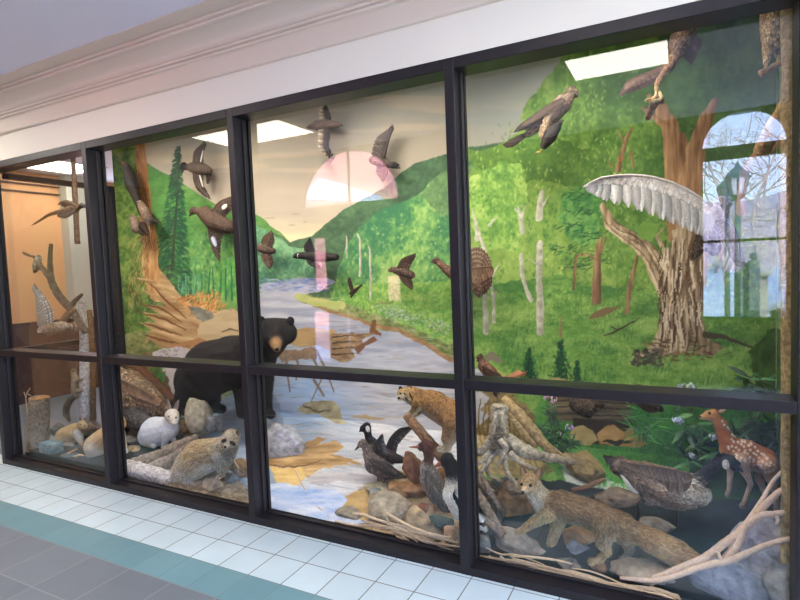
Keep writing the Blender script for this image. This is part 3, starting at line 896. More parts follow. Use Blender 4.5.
# ends of the hall
mb = MB()
mb.box((XR, YF - .2, 0), (XR + .15, .2, .5))
mb.box((XR, YF - .2, 2.5), (XR + .15, .2, ZC))
for a in (YF - .2, -1.75, .08):  # unseen tall windows, added to let more daylight in
    mb.box((XR, a, .5), (XR + .15, a + .12, 2.5))
struct(mb.build('wall_right', MAT['wall'], smooth=False), 'right end wall with two tall windows added for daylight', 'wall')
# side passage beyond the display's glass end: peach wall, mint column, arched window to a brick yard
ya, yb_ = 2.4, 3.05
lw = walled([(ya, yb_, .95, 2.2, .33)], YF - .2, YB, 0, ZC, lambda a, b, c, d: ((XL - .2, a, c), (XL, b, d)))
struct(lw.build('wall_left', MAT['peach'], smooth=False), 'peach wall of the side passage', 'wall')
mb = MB()
mb.box((XL - .2, YB, 0), (-4.7, YB + .15, ZC))
mb.box((-4.7, 1.25, 0), (-4.6, YB, ZC))
struct(mb.build('wall_back', MAT['wall'], smooth=False), 'cream back wall of the side passage', 'wall')
mb = MB()
mb.box((XL, -1.2, 0), (XL + .05, 2.45, .94))
mb.box((XL, -1.2, .94), (XL + .075, 2.45, .97))
mb.box((XL, -1.2, 0), (XL + .065, 2.45, .12))
struct(mb.build('baseboard_left', MAT['wood_dark'], smooth=False), 'dark brown wainscot under the peach wall', 'wainscot')
mb = MB()
mb.box((XL, 1.92, .97), (XL + .16, 2.26, ZC))
mb.box((XL, 1.88, .97), (XL + .2, 2.3, 1.05))
struct(mb.build('trim_2', MAT['mint'], smooth=False), 'pale mint pilaster on the peach wall', 'pilaster')
mb = MB()
for z in (2.55, 2.645):
    mb.box((XL, -1.2, z), (XL + .03, 1.92, z + .014))
struct(mb.build('trim_3', MAT['wood_dark'], smooth=False), 'two thin dark picture rails on the peach wall', 'rail')

# wall above the glass and its cornice
XE = -4.885
mb = MB()
mb.box((XE, 0, 2.386), (XR, .14, ZC))
mb.box((.418, .01, 0), (XR, .13, 2.386))
struct(mb.build('wall_front', MAT['wall'], smooth=False), 'cream wall band above the display window', 'wall')
mb = MB()
prof = [(0, 2.568), (-.022, 2.568), (-.028, 2.576), (-.028, 2.664), (-.034, 2.666), (-.048, 2.668), (-.05, 2.678), (-.044, 2.684), (-.058, 2.686), (-.06, 2.698), (-.054, 2.704), (-.062, 2.708)]
for k in range(9):
    t = k/8*PI/2
    prof.append((-.066 - .115*(1 - math.cos(t)), 2.712 + .048*math.sin(t)))
prof += [(-.19, 2.762), (-.196, 2.77), (-.192, 2.776), (-.206, 2.778), (-.21, 2.788), (-.205, 2.793), (-.3, 2.795), (-.3, 2.8)]
V = [(x, a, b) for x in (XE, XR) for a, b in prof]
n = len(prof)
mb.add(V, [(i, i + 1, n + i + 1, n + i) for i in range(n - 1)], (200, 200, 200))
co = mb.build('trim_1', MAT['trim'], smooth=False)
struct(co, 'blush painted cornice moulding along the ceiling', 'cornice')
# storefront frame
DEP = .13
GY = .1
ZM0, ZM1, ZH0, ZH1, ZS = .887, .932, 2.336, 2.386, .042
MUL = [-4.88, -3.562, -2.243, -.927, .372]
MW = .046
t = thing('window_1', 'dark bronze framed display window of four bays with a rail at waist height', 'window', (-2.2, .05, 0), None, 'structure')
def fbox(parent, name, lo, hi, ch=.003):
    m = MB()
    m.box(lo, hi)
    o = m.build(name, MAT['frame'], parent, False)
    bv = o.modifiers.new('edge', 'BEVEL')
    bv.width = ch
    bv.segments = 2
    return o
for x in MUL:
    fbox(t, 'mullion', (x, 0, 0), (x + MW, DEP, ZH1))
    fbox(t, 'glazing_stop', (x + MW, GY - .035, ZS), (x + MW + .012, GY - .008, ZH0))
    fbox(t, 'glazing_stop', (x + MW, GY + .008, ZS), (x + MW + .012, GY + .03, ZH0))
for a, b in zip(MUL[:-1], MUL[1:]):
    fbox(t, 'head_rail', (a + MW, 0, ZH0), (b, DEP, ZH1))
    fbox(t, 'middle_rail', (a + MW, .002, ZM0), (b, DEP, ZM1))
    fbox(t, 'sill_rail', (a + MW, .001, 0), (b, DEP, ZS))
    fbox(t, 'glazing_stop', (a + MW, GY - .03, ZS), (b, GY - .008, ZS + .012))
    for lo, hi in ((ZS, ZM0), (ZM1, ZH0)):
        m = MB()
        m.box((a + MW - .004, GY - .003, lo - .004), (b + .004, GY + .003, hi + .004))
        m.build('glass_pane', MAT['glass'], t, False)
t = thing('window_2', 'dark framed glass end of the display towards the side passage', 'window', (-4.75, .6, 0), None, 'structure')
EX0, EX1 = -4.80, -4.75
fbox(t, 'corner_post', (EX0, 1.02, 0), (EX1 + .02, 1.1, 2.33))
fbox(t, 'top_rail', (EX0, DEP, 2.29), (EX1, 1.02, 2.335))
fbox(t, 'middle_rail', (EX0, DEP, .89), (EX1, 1.02, .932))
fbox(t, 'sill_rail', (EX0, DEP, 0), (EX1, 1.02, .06))
for lo, hi in ((.056, .894), (.928, 2.294), (2.33, ZC)):
    m = MB()
    m.box((EX0 + .022, DEP - .004, lo), (EX0 + .028, 1.024, hi))
    m.build('glass_pane', MAT['glass'], t, False)
# display back wall and right end, then the painting on them
DX0, DX1, DY = -4.735, .47, 1.055
mb = MB()
mb.box((EX1 + .02, DY + .006, 0), (DX1 + .1, DY + .1, ZC))
mb.box((DX1 - .01, .13, 0), (DX1 + .1, DY + .1, ZC))
struct(mb.build('wall_display', MAT['wall'], smooth=False), 'board walls behind the painted backdrop', 'wall')
ART = paint()
def art_at(pts):
    q = uvof(pts)
    u = np.clip(q[:, 0]*SS - .5, 0, CW - 1.01)
    v = np.clip(q[:, 1]*SS - .5, 0, CH - 1.01)
    i, j = u.astype(int), v.astype(int)
    a, b = (u - i)[:, None], (v - j)[:, None]
    return (ART[j, i]*(1 - a) + ART[j, i + 1]*a)*(1 - b) + (ART[j + 1, i]*(1 - a) + ART[j + 1, i + 1]*a)*b
def painted(name, p00, p10, p01, nu, nv, mat, slope=False):
    p00, p10, p01 = (np.array(q, float) for q in (p00, p10, p01))
    a, b = np.meshgrid(np.linspace(0, 1, nu), np.linspace(0, 1, nv))
    pts = p00 + a.ravel()[:, None]*(p10 - p00) + b.ravel()[:, None]*(p01 - p00)
    if slope:
        pts[:, 2] = zfloor(pts[:, 1], pts[:, 0])
    i = np.arange(nu*nv).reshape(nv, nu)
    f = np.stack([i[:-1, :-1], i[:-1, 1:], i[1:, 1:], i[1:, :-1]], -1).reshape(-1, 4)
    me = bpy.data.meshes.new(name)
    me.vertices.add(len(pts))
    me.vertices.foreach_set('co', pts.ravel())
    me.loops.add(len(f)*4)
    me.loops.foreach_set('vertex_index', f.ravel())
    me.polygons.add(len(f))
    me.polygons.foreach_set('loop_start', np.arange(len(f))*4)
    me.materials.append(mat)
    set_cols(me, art_at(pts))
    me.update()
    me.validate()
    return link(name, me)
MAT['mural'] = attr('mural_paint', .8, spec=.2, var=.04, vscale=140)
mu = painted('mural', (DX0, DY, .03), (DX1 - .02, DY, .03), (DX0, DY, ZC - .02), 960, 540, MAT['mural'])
tag(mu, 'painted backdrop of a river valley, green woods and an old oak', 'mural')
ms = painted('side_panel', (DX1 - .015, DY, .03), (DX1 - .015, .14, .03), (DX1 - .015, DY, ZC - .02), 60, 300, MAT['mural'])
struct(ms, 'painted right end panel of the display', 'panel')
MAT['stage'] = attr('stage_paint', .6, spec=.3, var=.1, vscale=60, bump=(60, .15, 4, .004))
sf = painted('stage_floor', (DX0 - .01, .125, 0), (DX1 - .02, .125, 0), (DX0 - .01, DY, 0), 760, 150, MAT['stage'], True)
struct(sf, 'sloping display floor painted with dark slate and stream water', 'floor')

# ---------------------------------------------------------------- lights
def area(name, at, aim, sx, sy, power, col=(1, 1, 1), spread=PI):
    d = bpy.data.lights.new(name, 'AREA')
    d.shape = 'RECTANGLE'
    d.size, d.size_y = sx, sy
    d.energy = power
    d.color = col
    d.spread = spread
    o = bpy.data.objects.new(name, d)
    COL.objects.link(o)
    o.location = at
    o.rotation_euler = (Vector(aim) - Vector(at)).to_track_quat('-Z', 'Y').to_euler()
    return o
def troffer(x0, x1, y0, y1, label, z=ZC):
    t = thing('ceiling_light', label, 'ceiling light', ((x0 + x1)/2, (y0 + y1)/2, z), 'recessed ceiling lights of the hall')
    m = MB()
    m.box((x0, y0, z - .012), (x1, y1, z - .004))
    m.build('diffuser', MAT['troffer'], t, False)
    m = MB()
    for lo, hi in (((x0 - .02, y0 - .02), (x1 + .02, y0)), ((x0 - .02, y1), (x1 + .02, y1 + .02)), ((x0 - .02, y0), (x0, y1)), ((x1, y0), (x1 + .02, y1))):
        m.box((lo[0], lo[1], z - .016), (hi[0], hi[1], z))
    m.build('trim_frame', MAT['white_metal'], t, False)
    return t
troffer(-.66, -.047, -1.735, -1.18, 'square ceiling light mirrored at the top of the right bay')
troffer(-4.15, -3.09, -1.83, -1.22, 'ceiling light mirrored across the second mullion')
troffer(2.4, 3.0, -1.735, -1.18, 'ceiling light at the right end of the hall')
for x, lb in ((-5.9, 'added ceiling light out of view above the left end of the display'), (1.6, 'added ceiling light out of view above the right end of the display')):  # unseen lights added to brighten the floor and wall
    troffer(x, x + 1.2, -1.1, -.5, lb)
q = [PZ(u, v, ZC) for u, v in ((19.5, 167), (46, 162), (81, 165.7), (81, 172.5))]
troffer(-6.72, -6.1, 1.3, 1.93, 'long ceiling light of the side passage')
MAT['black'] = plain('black_enamel', (24, 24, 26), .4)
for k, x in enumerate((-4.0, -2.85, -1.7, -.55)):
    t = thing('display_light', 'linear lamp hidden above the %s bay of the display' % ('left', 'second', 'third', 'right')[k], 'lamp', (x, .3, 2.66), 'linear lamps hidden above the display glass')
    m = MB()
    m.box((x - .42, .22, 2.64), (x + .42, .38, 2.7))
    m.build('housing', MAT['white_metal'], t, False)
    m = MB()
    m.box((x - .01, .29, 2.7), (x + .01, .31, ZC))
    m.build('stem', MAT['white_metal'], t, False)
    area('display_lamp', (x, .3, 2.63), (x + .25, .97, .55), .8, .14, LAMP_W, (1, .96, .9), 2.55)
# sky, sun and the daylight lamps added at the right end
w = bpy.data.worlds.new('sky')
scene.world = w
w.use_nodes = True
N, L = w.node_tree.nodes, w.node_tree.links
bg = N['Background']
tc = N.new('ShaderNodeTexCoord')
sep = N.new('ShaderNodeSeparateXYZ')
rp = N.new('ShaderNodeValToRGB')
rp.color_ramp.elements[0].position, rp.color_ramp.elements[0].color = .0, (.66, .78, 1., 1)
rp.color_ramp.elements[1].position, rp.color_ramp.elements[1].color = .5, (.2, .42, 1., 1)
L.new(tc.outputs['Generated'], sep.inputs[0])
L.new(sep.outputs['Z'], rp.inputs['Fac'])
L.new(rp.outputs['Color'], bg.inputs['Color'])
bg.inputs['Strength'].default_value = SKY_W
sd = bpy.data.lights.new('sun', 'SUN')
sd.energy = SUN_W
sd.angle = .01
so = bpy.data.objects.new('sun', sd)
COL.objects.link(so)
so.rotation_euler = Vector((-.35, -.9, -.6)).to_track_quat('-Z', 'Y').to_euler()
# warm fill lamps added inside the two end windows to brighten the hall
area('daylight_fill', (XR + .1, -2.6, 1.5), (0, -1.6, .8), 1.5, 2.0, DAY_W, (1, .93, .85))
area('daylight_fill', (XR + .1, -.85, 1.5), (0, -1.2, .8), 1.5, 2.0, DAY_W, (1, .93, .85))

# camera
cd = bpy.data.cameras.new('camera')
cd.sensor_width = 36
cd.lens = FOC/800*36
cd.clip_start = .01
co = bpy.data.objects.new('camera', cd)
COL.objects.link(co)
R3 = Matrix((RC[0], RC[1], -RC[2])).transposed()
co.matrix_world = Matrix.Translation(Vector(CAM)) @ R3.to_4x4()
scene.camera = co
scene.view_settings.view_transform = 'Standard'
scene.view_settings.look = 'None'
scene.view_settings.gamma = 1
scene.view_settings.use_curve_mapping = False
scene.view_settings.exposure = 0
scene.cycles.use_denoising = True
scene.cycles.max_bounces = 10
scene.cycles.transparent_max_bounces = 24
scene.cycles.caustics_reflective = False
scene.cycles.caustics_refractive = False
# ---------------------------------------------------------------- animals, rocks and wood: builders
MAT['fur'] = attr('short_fur', .85, bump=(200, .8, 3, .006), var=.34, vscale=150, spec=.15)
MAT['hair'] = attr('guard_hair', .8, spec=.2)
MAT['plumage'] = attr('plumage', .75, bump=(150, .5, 3, .004), var=.28, vscale=110, spec=.2)
MAT['feather'] = attr('feather_vane', .7, var=.2, vscale=130, spec=.2)
MAT['horn'] = attr('horn_and_bill', .4, spec=.5)
MAT['eye'] = plain('glass_eye', (8, 7, 6), .3, spec=.3)
MAT['rock'] = attr('weathered_rock', .9, bump=(34, 1., 8, .016), var=.42, vscale=26, spec=.15)
MAT['bark'] = attr('bark_and_driftwood', .9, bump=(60, 1., 6, .012), var=.5, vscale=48, spec=.15)
MAT['twig'] = attr('dry_twig', .8, bump=(120, .4, 4, .003), var=.15, vscale=80, spec=.2)
MAT['green'] = attr('leaf_green', .5, var=.15, vscale=70, spec=.4)
DG = bpy.context.evaluated_depsgraph_get

def pt(u, v, y0, yo=0.):
    """photo point at depth y0, then moved by yo straight along y"""
    return P(u, v, y0 + yo)
def fuse(name, caps, mat, parent, vox=.006, it=4, paint_fn=None):
    """one continuous skin over all the tapered limbs in caps = [(a, b, ra, rb, colour, dy)]"""
    mb = MB()
    for a, b, ra, rb, col, dy in caps:
        mb.cap(a, b, ra, rb, dy)
    me = bpy.data.meshes.new('t')
    me.from_pydata(mb.v, [], mb.f)
    o = bpy.data.objects.new('t', me)
    COL.objects.link(o)
    m = o.modifiers.new('r', 'REMESH')
    m.mode = 'VOXEL'
    m.voxel_size = vox
    m = o.modifiers.new('s', 'SMOOTH')
    m.iterations = it
    m.factor = .5
    ev = o.evaluated_get(DG())
    nm = bpy.data.meshes.new_from_object(ev)
    bpy.data.objects.remove(o)
    bpy.data.meshes.remove(me)
    n = len(nm.vertices)
    v = np.empty(n*3)
    nm.vertices.foreach_get('co', v)
    v = v.reshape(-1, 3)
    nr = np.empty(n*3, np.float32)
    nm.vertex_normals.foreach_get('vector', nr)
    nr = nr.reshape(-1, 3)
    D, W = [], []
    for a, b, ra, rb, col, dy in caps:
        a, b = np.asarray(a), np.asarray(b)
        d = b - a
        t = np.clip((v - a)@d/(d@d + 1e-12), 0, 1)
        w = v - a - t[:, None]*d
        w = w*np.array([1, 1/dy, 1])
        D.append(np.linalg.norm(w, axis=1)/(ra*(1 - t) + rb*t + 1e-6))
    D = np.array(D)
    wt = np.exp(-(D - D.min(0))*7)
    wt /= wt.sum(0)
    colr = np.einsum('kn,kc->nc', wt, np.array([c[4] for c in caps], float))
    flow = np.einsum('kn,kc->nc', wt, np.array([unit(np.asarray(c[1]) - np.asarray(c[0])) for c in caps]))
    if paint_fn is not None:
        colr = paint_fn(v, nr, colr)
    nm.materials.clear()
    nm.materials.append(mat)
    nm.name = name
    if parent is not None:
        sh = np.array(parent.matrix_world.translation)
        nm.vertices.foreach_set('co', (v - sh).ravel())
    for at in list(nm.color_attributes):
        nm.color_attributes.remove(at)
    set_cols(nm, colr)
    nm.polygons.foreach_set('use_smooth', [True]*len(nm.polygons))
    nm.update()
    ob = link(name, nm, parent)
    return ob, (v, nr, colr, flow, nm)
def coat(name, data, n, L, W, mat, parent, lift=.35, jit=.14, tip=1.15, root=.8, wide=False, sel=None, seed=1, spread=.35):
    """fur or small feathers growing from a skin, lying along the flow of the body"""
    v, nr, colr, flow, nm = data
    rg = np.random.default_rng(seed)
    tri = np.empty(len(nm.polygons)*1, int)
    lt = []
    for p in nm.polygons:
        q = p.vertices
        lt.append((q[0], q[1], q[2]))
        if len(q) == 4:
            lt.append((q[0], q[2], q[3]))
    lt = np.array(lt)
    ar = np.linalg.norm(np.cross(v[lt[:, 1]] - v[lt[:, 0]], v[lt[:, 2]] - v[lt[:, 0]]), axis=1)
    if sel is not None:
        ar = ar*sel(v[lt[:, 0]], nr[lt[:, 0]])
    i = rg.choice(len(lt), n, p=ar/ar.sum())
    a, b = rg.random(n), rg.random(n)
    k = a + b > 1
    a[k], b[k] = 1 - a[k], 1 - b[k]
    T = lt[i]
    w3 = np.stack([1 - a - b, a, b], 1)
    p = np.einsum('nk,nkc->nc', w3, v[T])
    N_ = np.einsum('nk,nkc->nc', w3, nr[T])
    N_ /= np.linalg.norm(N_, axis=1)[:, None] + 1e-9
    F_ = flow[T[:, 0]] + spread*rg.normal(size=(n, 3)) + np.array([0, 0, -.25])
    F_ -= N_*np.einsum('nc,nc->n', F_, N_)[:, None]
    F_ /= np.linalg.norm(F_, axis=1)[:, None] + 1e-9
    S_ = np.cross(N_, F_)
    l = L*rg.uniform(.6, 1.2, n)[:, None]
    d = F_ + N_*lift
    d /= np.linalg.norm(d, axis=1)[:, None]
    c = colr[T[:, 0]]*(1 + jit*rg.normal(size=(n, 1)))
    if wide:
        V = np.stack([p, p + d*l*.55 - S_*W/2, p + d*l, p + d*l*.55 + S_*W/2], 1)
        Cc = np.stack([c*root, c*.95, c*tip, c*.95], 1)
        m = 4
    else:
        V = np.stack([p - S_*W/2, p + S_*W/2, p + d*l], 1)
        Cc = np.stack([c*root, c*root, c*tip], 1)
        m = 3
    if parent is not None:
        V = V - np.array(parent.matrix_world.translation)
    me = bpy.data.meshes.new(name)
    me.vertices.add(n*m)
    me.vertices.foreach_set('co', V.ravel())
    me.loops.add(n*m)
    me.loops.foreach_set('vertex_index', np.arange(n*m))
    me.polygons.add(n)
    me.polygons.foreach_set('loop_start', np.arange(n)*m)
    me.materials.append(mat)
    set_cols(me, np.clip(Cc.reshape(-1, 3), 0, 255))
    me.update()
    me.validate()
    o = link(name, me, parent)
    o['kind'] = 'stuff'
    return o
def limbs(y0, spec):
    """photo-space limbs: ((u, v, r[, yo]), (u, v, r[, yo]), colour[, dy]) -> capsules in the room"""
    out = []
    for s in spec:
        a, b = s[0], s[1]
        pa = pt(a[0], a[1], y0, a[3] if len(a) > 3 else 0)
        pb = pt(b[0], b[1], y0, b[3] if len(b) > 3 else 0)
        out.append((pa, pb, a[2]*px(pa), b[2]*px(pb), s[2], s[3] if len(s) > 3 else 1.))
    return out
def eye(parent, u, v, y, r, name='eye'):
    m = MB()
    p = pt(u, v, y)
    m.ball(p, r*px(p), (14, 12, 10), 10, 8)
    return m.build(name, MAT['eye'], parent)
def cone(parent, name, pts, cols, mat='horn', n=8, flat=None):
    """pts = [(u, v, y, r_px)]"""
    m = MB()
    p = [pt(q[0], q[1], q[2]) for q in pts]
    m.tube(p, [q[3]*px(k) for q, k in zip(pts, p)], cols, n=n, smooth=len(p)*4, flat=flat)
    return m.build(name, MAT[mat], parent)
def wing(parent, y0, lead, trail, n, c1, c2, name='wing', bars=None, cov=None, wide=1.5, edge=1.1, yt=0., covl=.42, rim=.66):
    """feathers hung between a leading edge and a trailing edge, both lists of photo points from the body out to the tip"""
    m = MB()
    Ld = spline([(a, b) for a, b in lead], 40)
    Tr = spline([(a, b) for a, b in trail], 40)
    c1, c2 = bt(c1), bt(c2)
    cov = None if cov is None else bt(cov)
    bars = None if bars is None else (bars[0], bt(bars[1]))
    V = np.array([0, -1, .15])
    def pos(L_, t, extra):
        q = L_[int(round(t*39))]
        return pt(q[0], q[1], y0 + yt*t + extra)
    span = sum(np.linalg.norm(pos(Ld, k/20, 0) - pos(Ld, (k + 1)/20, 0)) for k in range(20)) + sum(np.linalg.norm(pos(Tr, k/20, 0) - pos(Tr, (k + 1)/20, 0)) for k in range(20))
    w = span/2/n*wide*1.5
    for layer, (f, dep) in enumerate(((1., 0.), (covl*1.25, -.004), (covl*.7, -.007))):
        for i in range(n):
            t = (i + .5*(layer == 1))/(n - .5)
            a = pos(Ld, min(t, 1), dep + .0004*i)
            b = pos(Tr, min(t, 1), dep + .004*(layer == 0) + .0004*i)
            j = 1 + .1*rnd.uniform(-1, 1)
            if layer == 0:
                m.leaf(a, b, w, V, c1*j*(.9 + .2*(i % 2)), c2*j*(.9 + .2*(i % 2)), 6, bars=bars, thick=.0012, edge=rim)
            else:
                cc = np.array(cov if cov is not None else c1, float)
                m.leaf(a, a + (b - a)*f, w*1.05, V, cc*j*.82, cc*j*(1.18 if layer == 1 else 1.05), 5, thick=.001, edge=rim)
    e = [pos(Ld, t, -.004) for t in np.linspace(0, 1, 12)]
    k = px(e[0])
    m.tube(e, [edge*k*(1.5 - t) for t in np.linspace(0, 1, 12)], np.array(cov if cov is not None else c1)*.95, n=7)
    return m.build(name, MAT['feather'], parent)
def tail(parent, y0, root, tips, n, c1, c2, bars=None, w=3., name='tail', yt=0.):
    """a fan of feathers from root to points spread along tips (photo points)"""
    m = MB()
    tp = spline(tips, max(n, 2)) if len(tips) > 1 else np.array([tips[0]]*n, float)
    r = pt(root[0], root[1], y0)
    c1, c2 = bt(c1), bt(c2)
    for i in range(n):
        q = pt(tp[i][0], tp[i][1], y0 + yt)
        j = 1 + .1*rnd.uniform(-1, 1)
        o = np.array([0, .0012*abs(i - n/2), 0])
        m.leaf(r + o, q + o, w*px(r), (0, -1, .2), c1*j, c2*j, 6, bars=bars, thick=.0012, shape=(.5, .8, 1, .95, .45))
    return m.build(name, MAT['feather'], parent)
def legs(parent, y0, lines, col, r=.8, name='leg'):
    for ln in lines:
        m = MB()
        p = [pt(q[0], q[1], y0, q[2] if len(q) > 2 else 0) for q in ln]
        k = px(p[0])
        m.tube(p, r*k, col, n=7)
        f = p[-1]
        for a in (-.6, 0, .6):
            d = np.array([-math.cos(a), math.sin(a)*.8, 0])*r*k*4
            m.tube([f, f + d*.6 + np.array([0, 0, .15*r*k]), f + d - np.array([0, 0, .35*r*k])], [r*k*.8, r*k*.6, r*k*.25], col, n=5)
        m.build(name, MAT['horn'], parent)

def grain(seed, f=40., k=.2, axis=None):
    """speckle of a coat: colour multiplied by value noise in object space"""
    rg = np.random.default_rng(seed)
    T = rg.random((32, 32, 32))
    def g(v):
        q = v*f
        i = np.floor(q).astype(int)
        t = q - i
        t = t*t*(3 - 2*t)
        o = 0
        for dx in (0, 1):
            for dy in (0, 1):
                for dz in (0, 1):
                    o = o + T[(i[:, 0] + dx) % 32, (i[:, 1] + dy) % 32, (i[:, 2] + dz) % 32]*np.where(dx, t[:, 0], 1 - t[:, 0])*np.where(dy, t[:, 1], 1 - t[:, 1])*np.where(dz, t[:, 2], 1 - t[:, 2])
        return o
    return g
NZ = grain(3)
def spots_near(v, pts, r):
    out = np.zeros(len(v))
    for p in pts:
        out = np.maximum(out, np.exp(-(np.linalg.norm(v - np.asarray(p), axis=1)/r)**4))
    return out

def rock(name, label, u, v, y, rx, ry, col, dz=.7, seed=0, cat='rock', group=None, tilt=0., jag=.28, col2=None, sub=4):
    """a boulder centred on a photo point; rx, ry its half sizes in photo pixels, dz depth against width; facets by cutting planes"""
    rg = np.random.default_rng(seed*13 + int(u))
    k = px(P(u, v, y))
    y = max(y, .128 + 1.02*max(rx, ry)*k*dz)
    c = P(u, v, y)
    k = px(c)
    bm = bmesh.new()
    bmesh.ops.create_icosphere(bm, subdivisions=sub, radius=1)
    p = np.array([q.co[:] for q in bm.verts])
    p = p/np.linalg.norm(p, axis=1)[:, None]
    f = [[q.index for q in fa.verts] for fa in bm.faces]
    bm.free()
    r = np.ones(len(p))
    for i in range(int(9 + jag*16)):
        n = unit(rg.normal(size=3))
        h = rg.uniform(.62, .9)
        d = p@n
        r = np.minimum(r, np.where(d > 1e-3, h/np.maximum(d, 1e-3), 9))
    q = p*r[:, None]
    q = q*(1 + .09*(NZ(p*.055 + seed) - .5)[:, None]*2 + .05*(NZ(p*.15 + seed + 5) - .5)[:, None]*2)
    ct, st = math.cos(tilt), math.sin(tilt)
    q = q*np.array([rx*k*1.18, max(rx, ry)*k*dz, ry*k*1.18])
    q = np.stack([q[:, 0]*ct - q[:, 2]*st, q[:, 1], q[:, 0]*st + q[:, 2]*ct], 1)
    cc = np.array(col, float)
    t = NZ(p*.06 + seed*3.1)[:, None]
    c2 = np.array(col2 if col2 is not None else cc*.78, float)
    colr = cc*(t) + c2*(1 - t)
    m = MB()
    m.add(q + c, f, np.clip(colr*1.05, 0, 255))
    o = m.build(name, MAT['rock'], None)
    return tag(o, label, cat, group)
def limbwood(parent, name, pts, col, n=10, rough=.12, seed=0, mat='bark', sm=None, col2=None):
    """branch from photo points (u, v, y, r_px)"""
    m = MB()
    p = [pt(q[0], q[1], q[2]) for q in pts]
    cc = col if col2 is None else [np.array(col)*(1 - t) + np.array(col2)*t for t in np.linspace(0, 1, len(p))]
    m.tube(p, [q[3]*px(k) for q, k in zip(pts, p)], cc, n=n, smooth=sm or len(p)*6, rough=rough, seed=seed)
    o = m.build(name, MAT[mat], parent)
    return o
# ---------------------------------------------------------------- mammals
def base_of(u, v, y):
    return P(u, v, y)
def speckle(k, f, seed=0, light=None):
    def fn(v, nr, c):
        n = NZ(v*f/40. + seed)[:, None]
        c = c*(1 - k + 2*k*n)
        if light is not None:
            c = c + (np.array(light) - c)*np.clip(-nr[:, 2:3]*1.1 - .15, 0, .8)
        return c
    return fn
def ear(parent, y, a, tip, w, col, inner=None, yo=-.004):
    """a cupped ear from its base to its tip"""
    m = MB()
    p, q = pt(a[0], a[1], y), pt(tip[0], tip[1], y)
    k = px(p)
    m.leaf(p, q, w*k, (0, -1, .1), col, np.array(col)*.9, 7, shape=(.7, 1, .95, .7, .15), camber=-.35, thick=.003)
    if inner is not None:
        d = np.array([0, -.003, 0])
        m.leaf(p + (q - p)*.15 + d, p + (q - p)*.85 + d, w*k*.6, (0, -1, .1), inner, inner, 6, shape=(.6, 1, .95, .7, .15), camber=-.35)
    return m.build('ear', MAT['fur'], parent)

# grey fox striding across the rocks
y = .24
fox = thing('fox', 'grizzled tan fox striding over the rocks at the front, bushy tail behind', 'fox', P(560, 556, y))
tan, gri, pale, rust = (176, 142, 100), (126, 102, 76), (222, 206, 178), (138, 102, 70)
caps = limbs(y, [
    ((530, 481, 8.5, -.03), (526, 484, 8, -.045), tan), ((527, 486, 5.5, -.06), (523.5, 491, 3, -.095), (206, 176, 136)), ((535, 486, 7, -.02), (522, 486, 6, -.035), (200, 176, 140)),
    ((533, 488, 8, -.01), (545, 502, 11, 0), (196, 172, 134)), ((534, 496, 7, -.02), (547, 512, 9, -.01), pale),
    ((552, 504, 13), (585, 512, 14.5), gri), ((562, 504, 13), (600, 517, 14), gri), ((585, 513, 14), (622, 528, 15), gri), ((615, 524, 14.5), (632, 532, 12), gri),
    ((632, 530, 9), (650, 540, 11.5), rust), ((650, 540, 11.5), (676, 553, 13), (166, 130, 94)), ((676, 553, 13), (696, 562, 8), (150, 112, 78)), ((696, 562, 7), (703, 566, 3), (110, 84, 62)),
    ((549, 513, 8, -.04), (535, 521, 5.2, -.05), tan), ((535, 521, 5, -.05), (524, 529, 3.6, -.055), tan), ((524, 529.5, 3.5, -.055), (517, 532, 3, -.06), tan),
    ((560, 514, 9, .03), (555, 532, 5.2, .03), tan), ((555, 532, 5, .03), (550, 547, 3.8, .03), tan), ((550, 548, 3.6, .03), (544.5, 550.5, 3, .015), tan),
    ((606, 526, 13, -.05), (603, 542, 7, -.055), gri), ((603, 541, 6.5, -.055), (607, 551, 4.2, -.05), tan), ((607, 551, 4, -.05), (599, 560, 3.4, -.055), tan), ((599, 560, 3.3, -.055), (593, 562, 2.8, -.065), tan),
    ((624, 534, 10, .05), (629, 546, 5, .05), (176, 150, 118)), ((629, 546, 4.5, .05), (628, 556, 3.2, .05), (190, 166, 136)), ((628, 556, 3, .05), (622, 558.5, 2.6, .04), (200, 180, 150))])
bd, dat = fuse('body', caps, MAT['fur'], fox, .0048, 5, speckle(.3, 150, 1, (196, 172, 138)))
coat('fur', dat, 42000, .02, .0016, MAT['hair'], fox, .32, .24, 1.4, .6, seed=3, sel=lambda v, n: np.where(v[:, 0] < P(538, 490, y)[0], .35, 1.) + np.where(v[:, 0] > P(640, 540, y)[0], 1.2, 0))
ear(fox, y - .03, (524.5, 477), (521.5, 466), 7.5, (176, 140, 100), (190, 156, 120))
ear(fox, y - .02, (536.5, 478), (541, 467.5), 8.5, (176, 140, 100), (176, 140, 106))
eye(fox, 521.6, 484.3, y - .094, 1.6)
eye(fox, 530.5, 485.5, y - .086, 1.8)
eye(fox, 522.6, 492.6, y - .113, 2.1, 'nose')

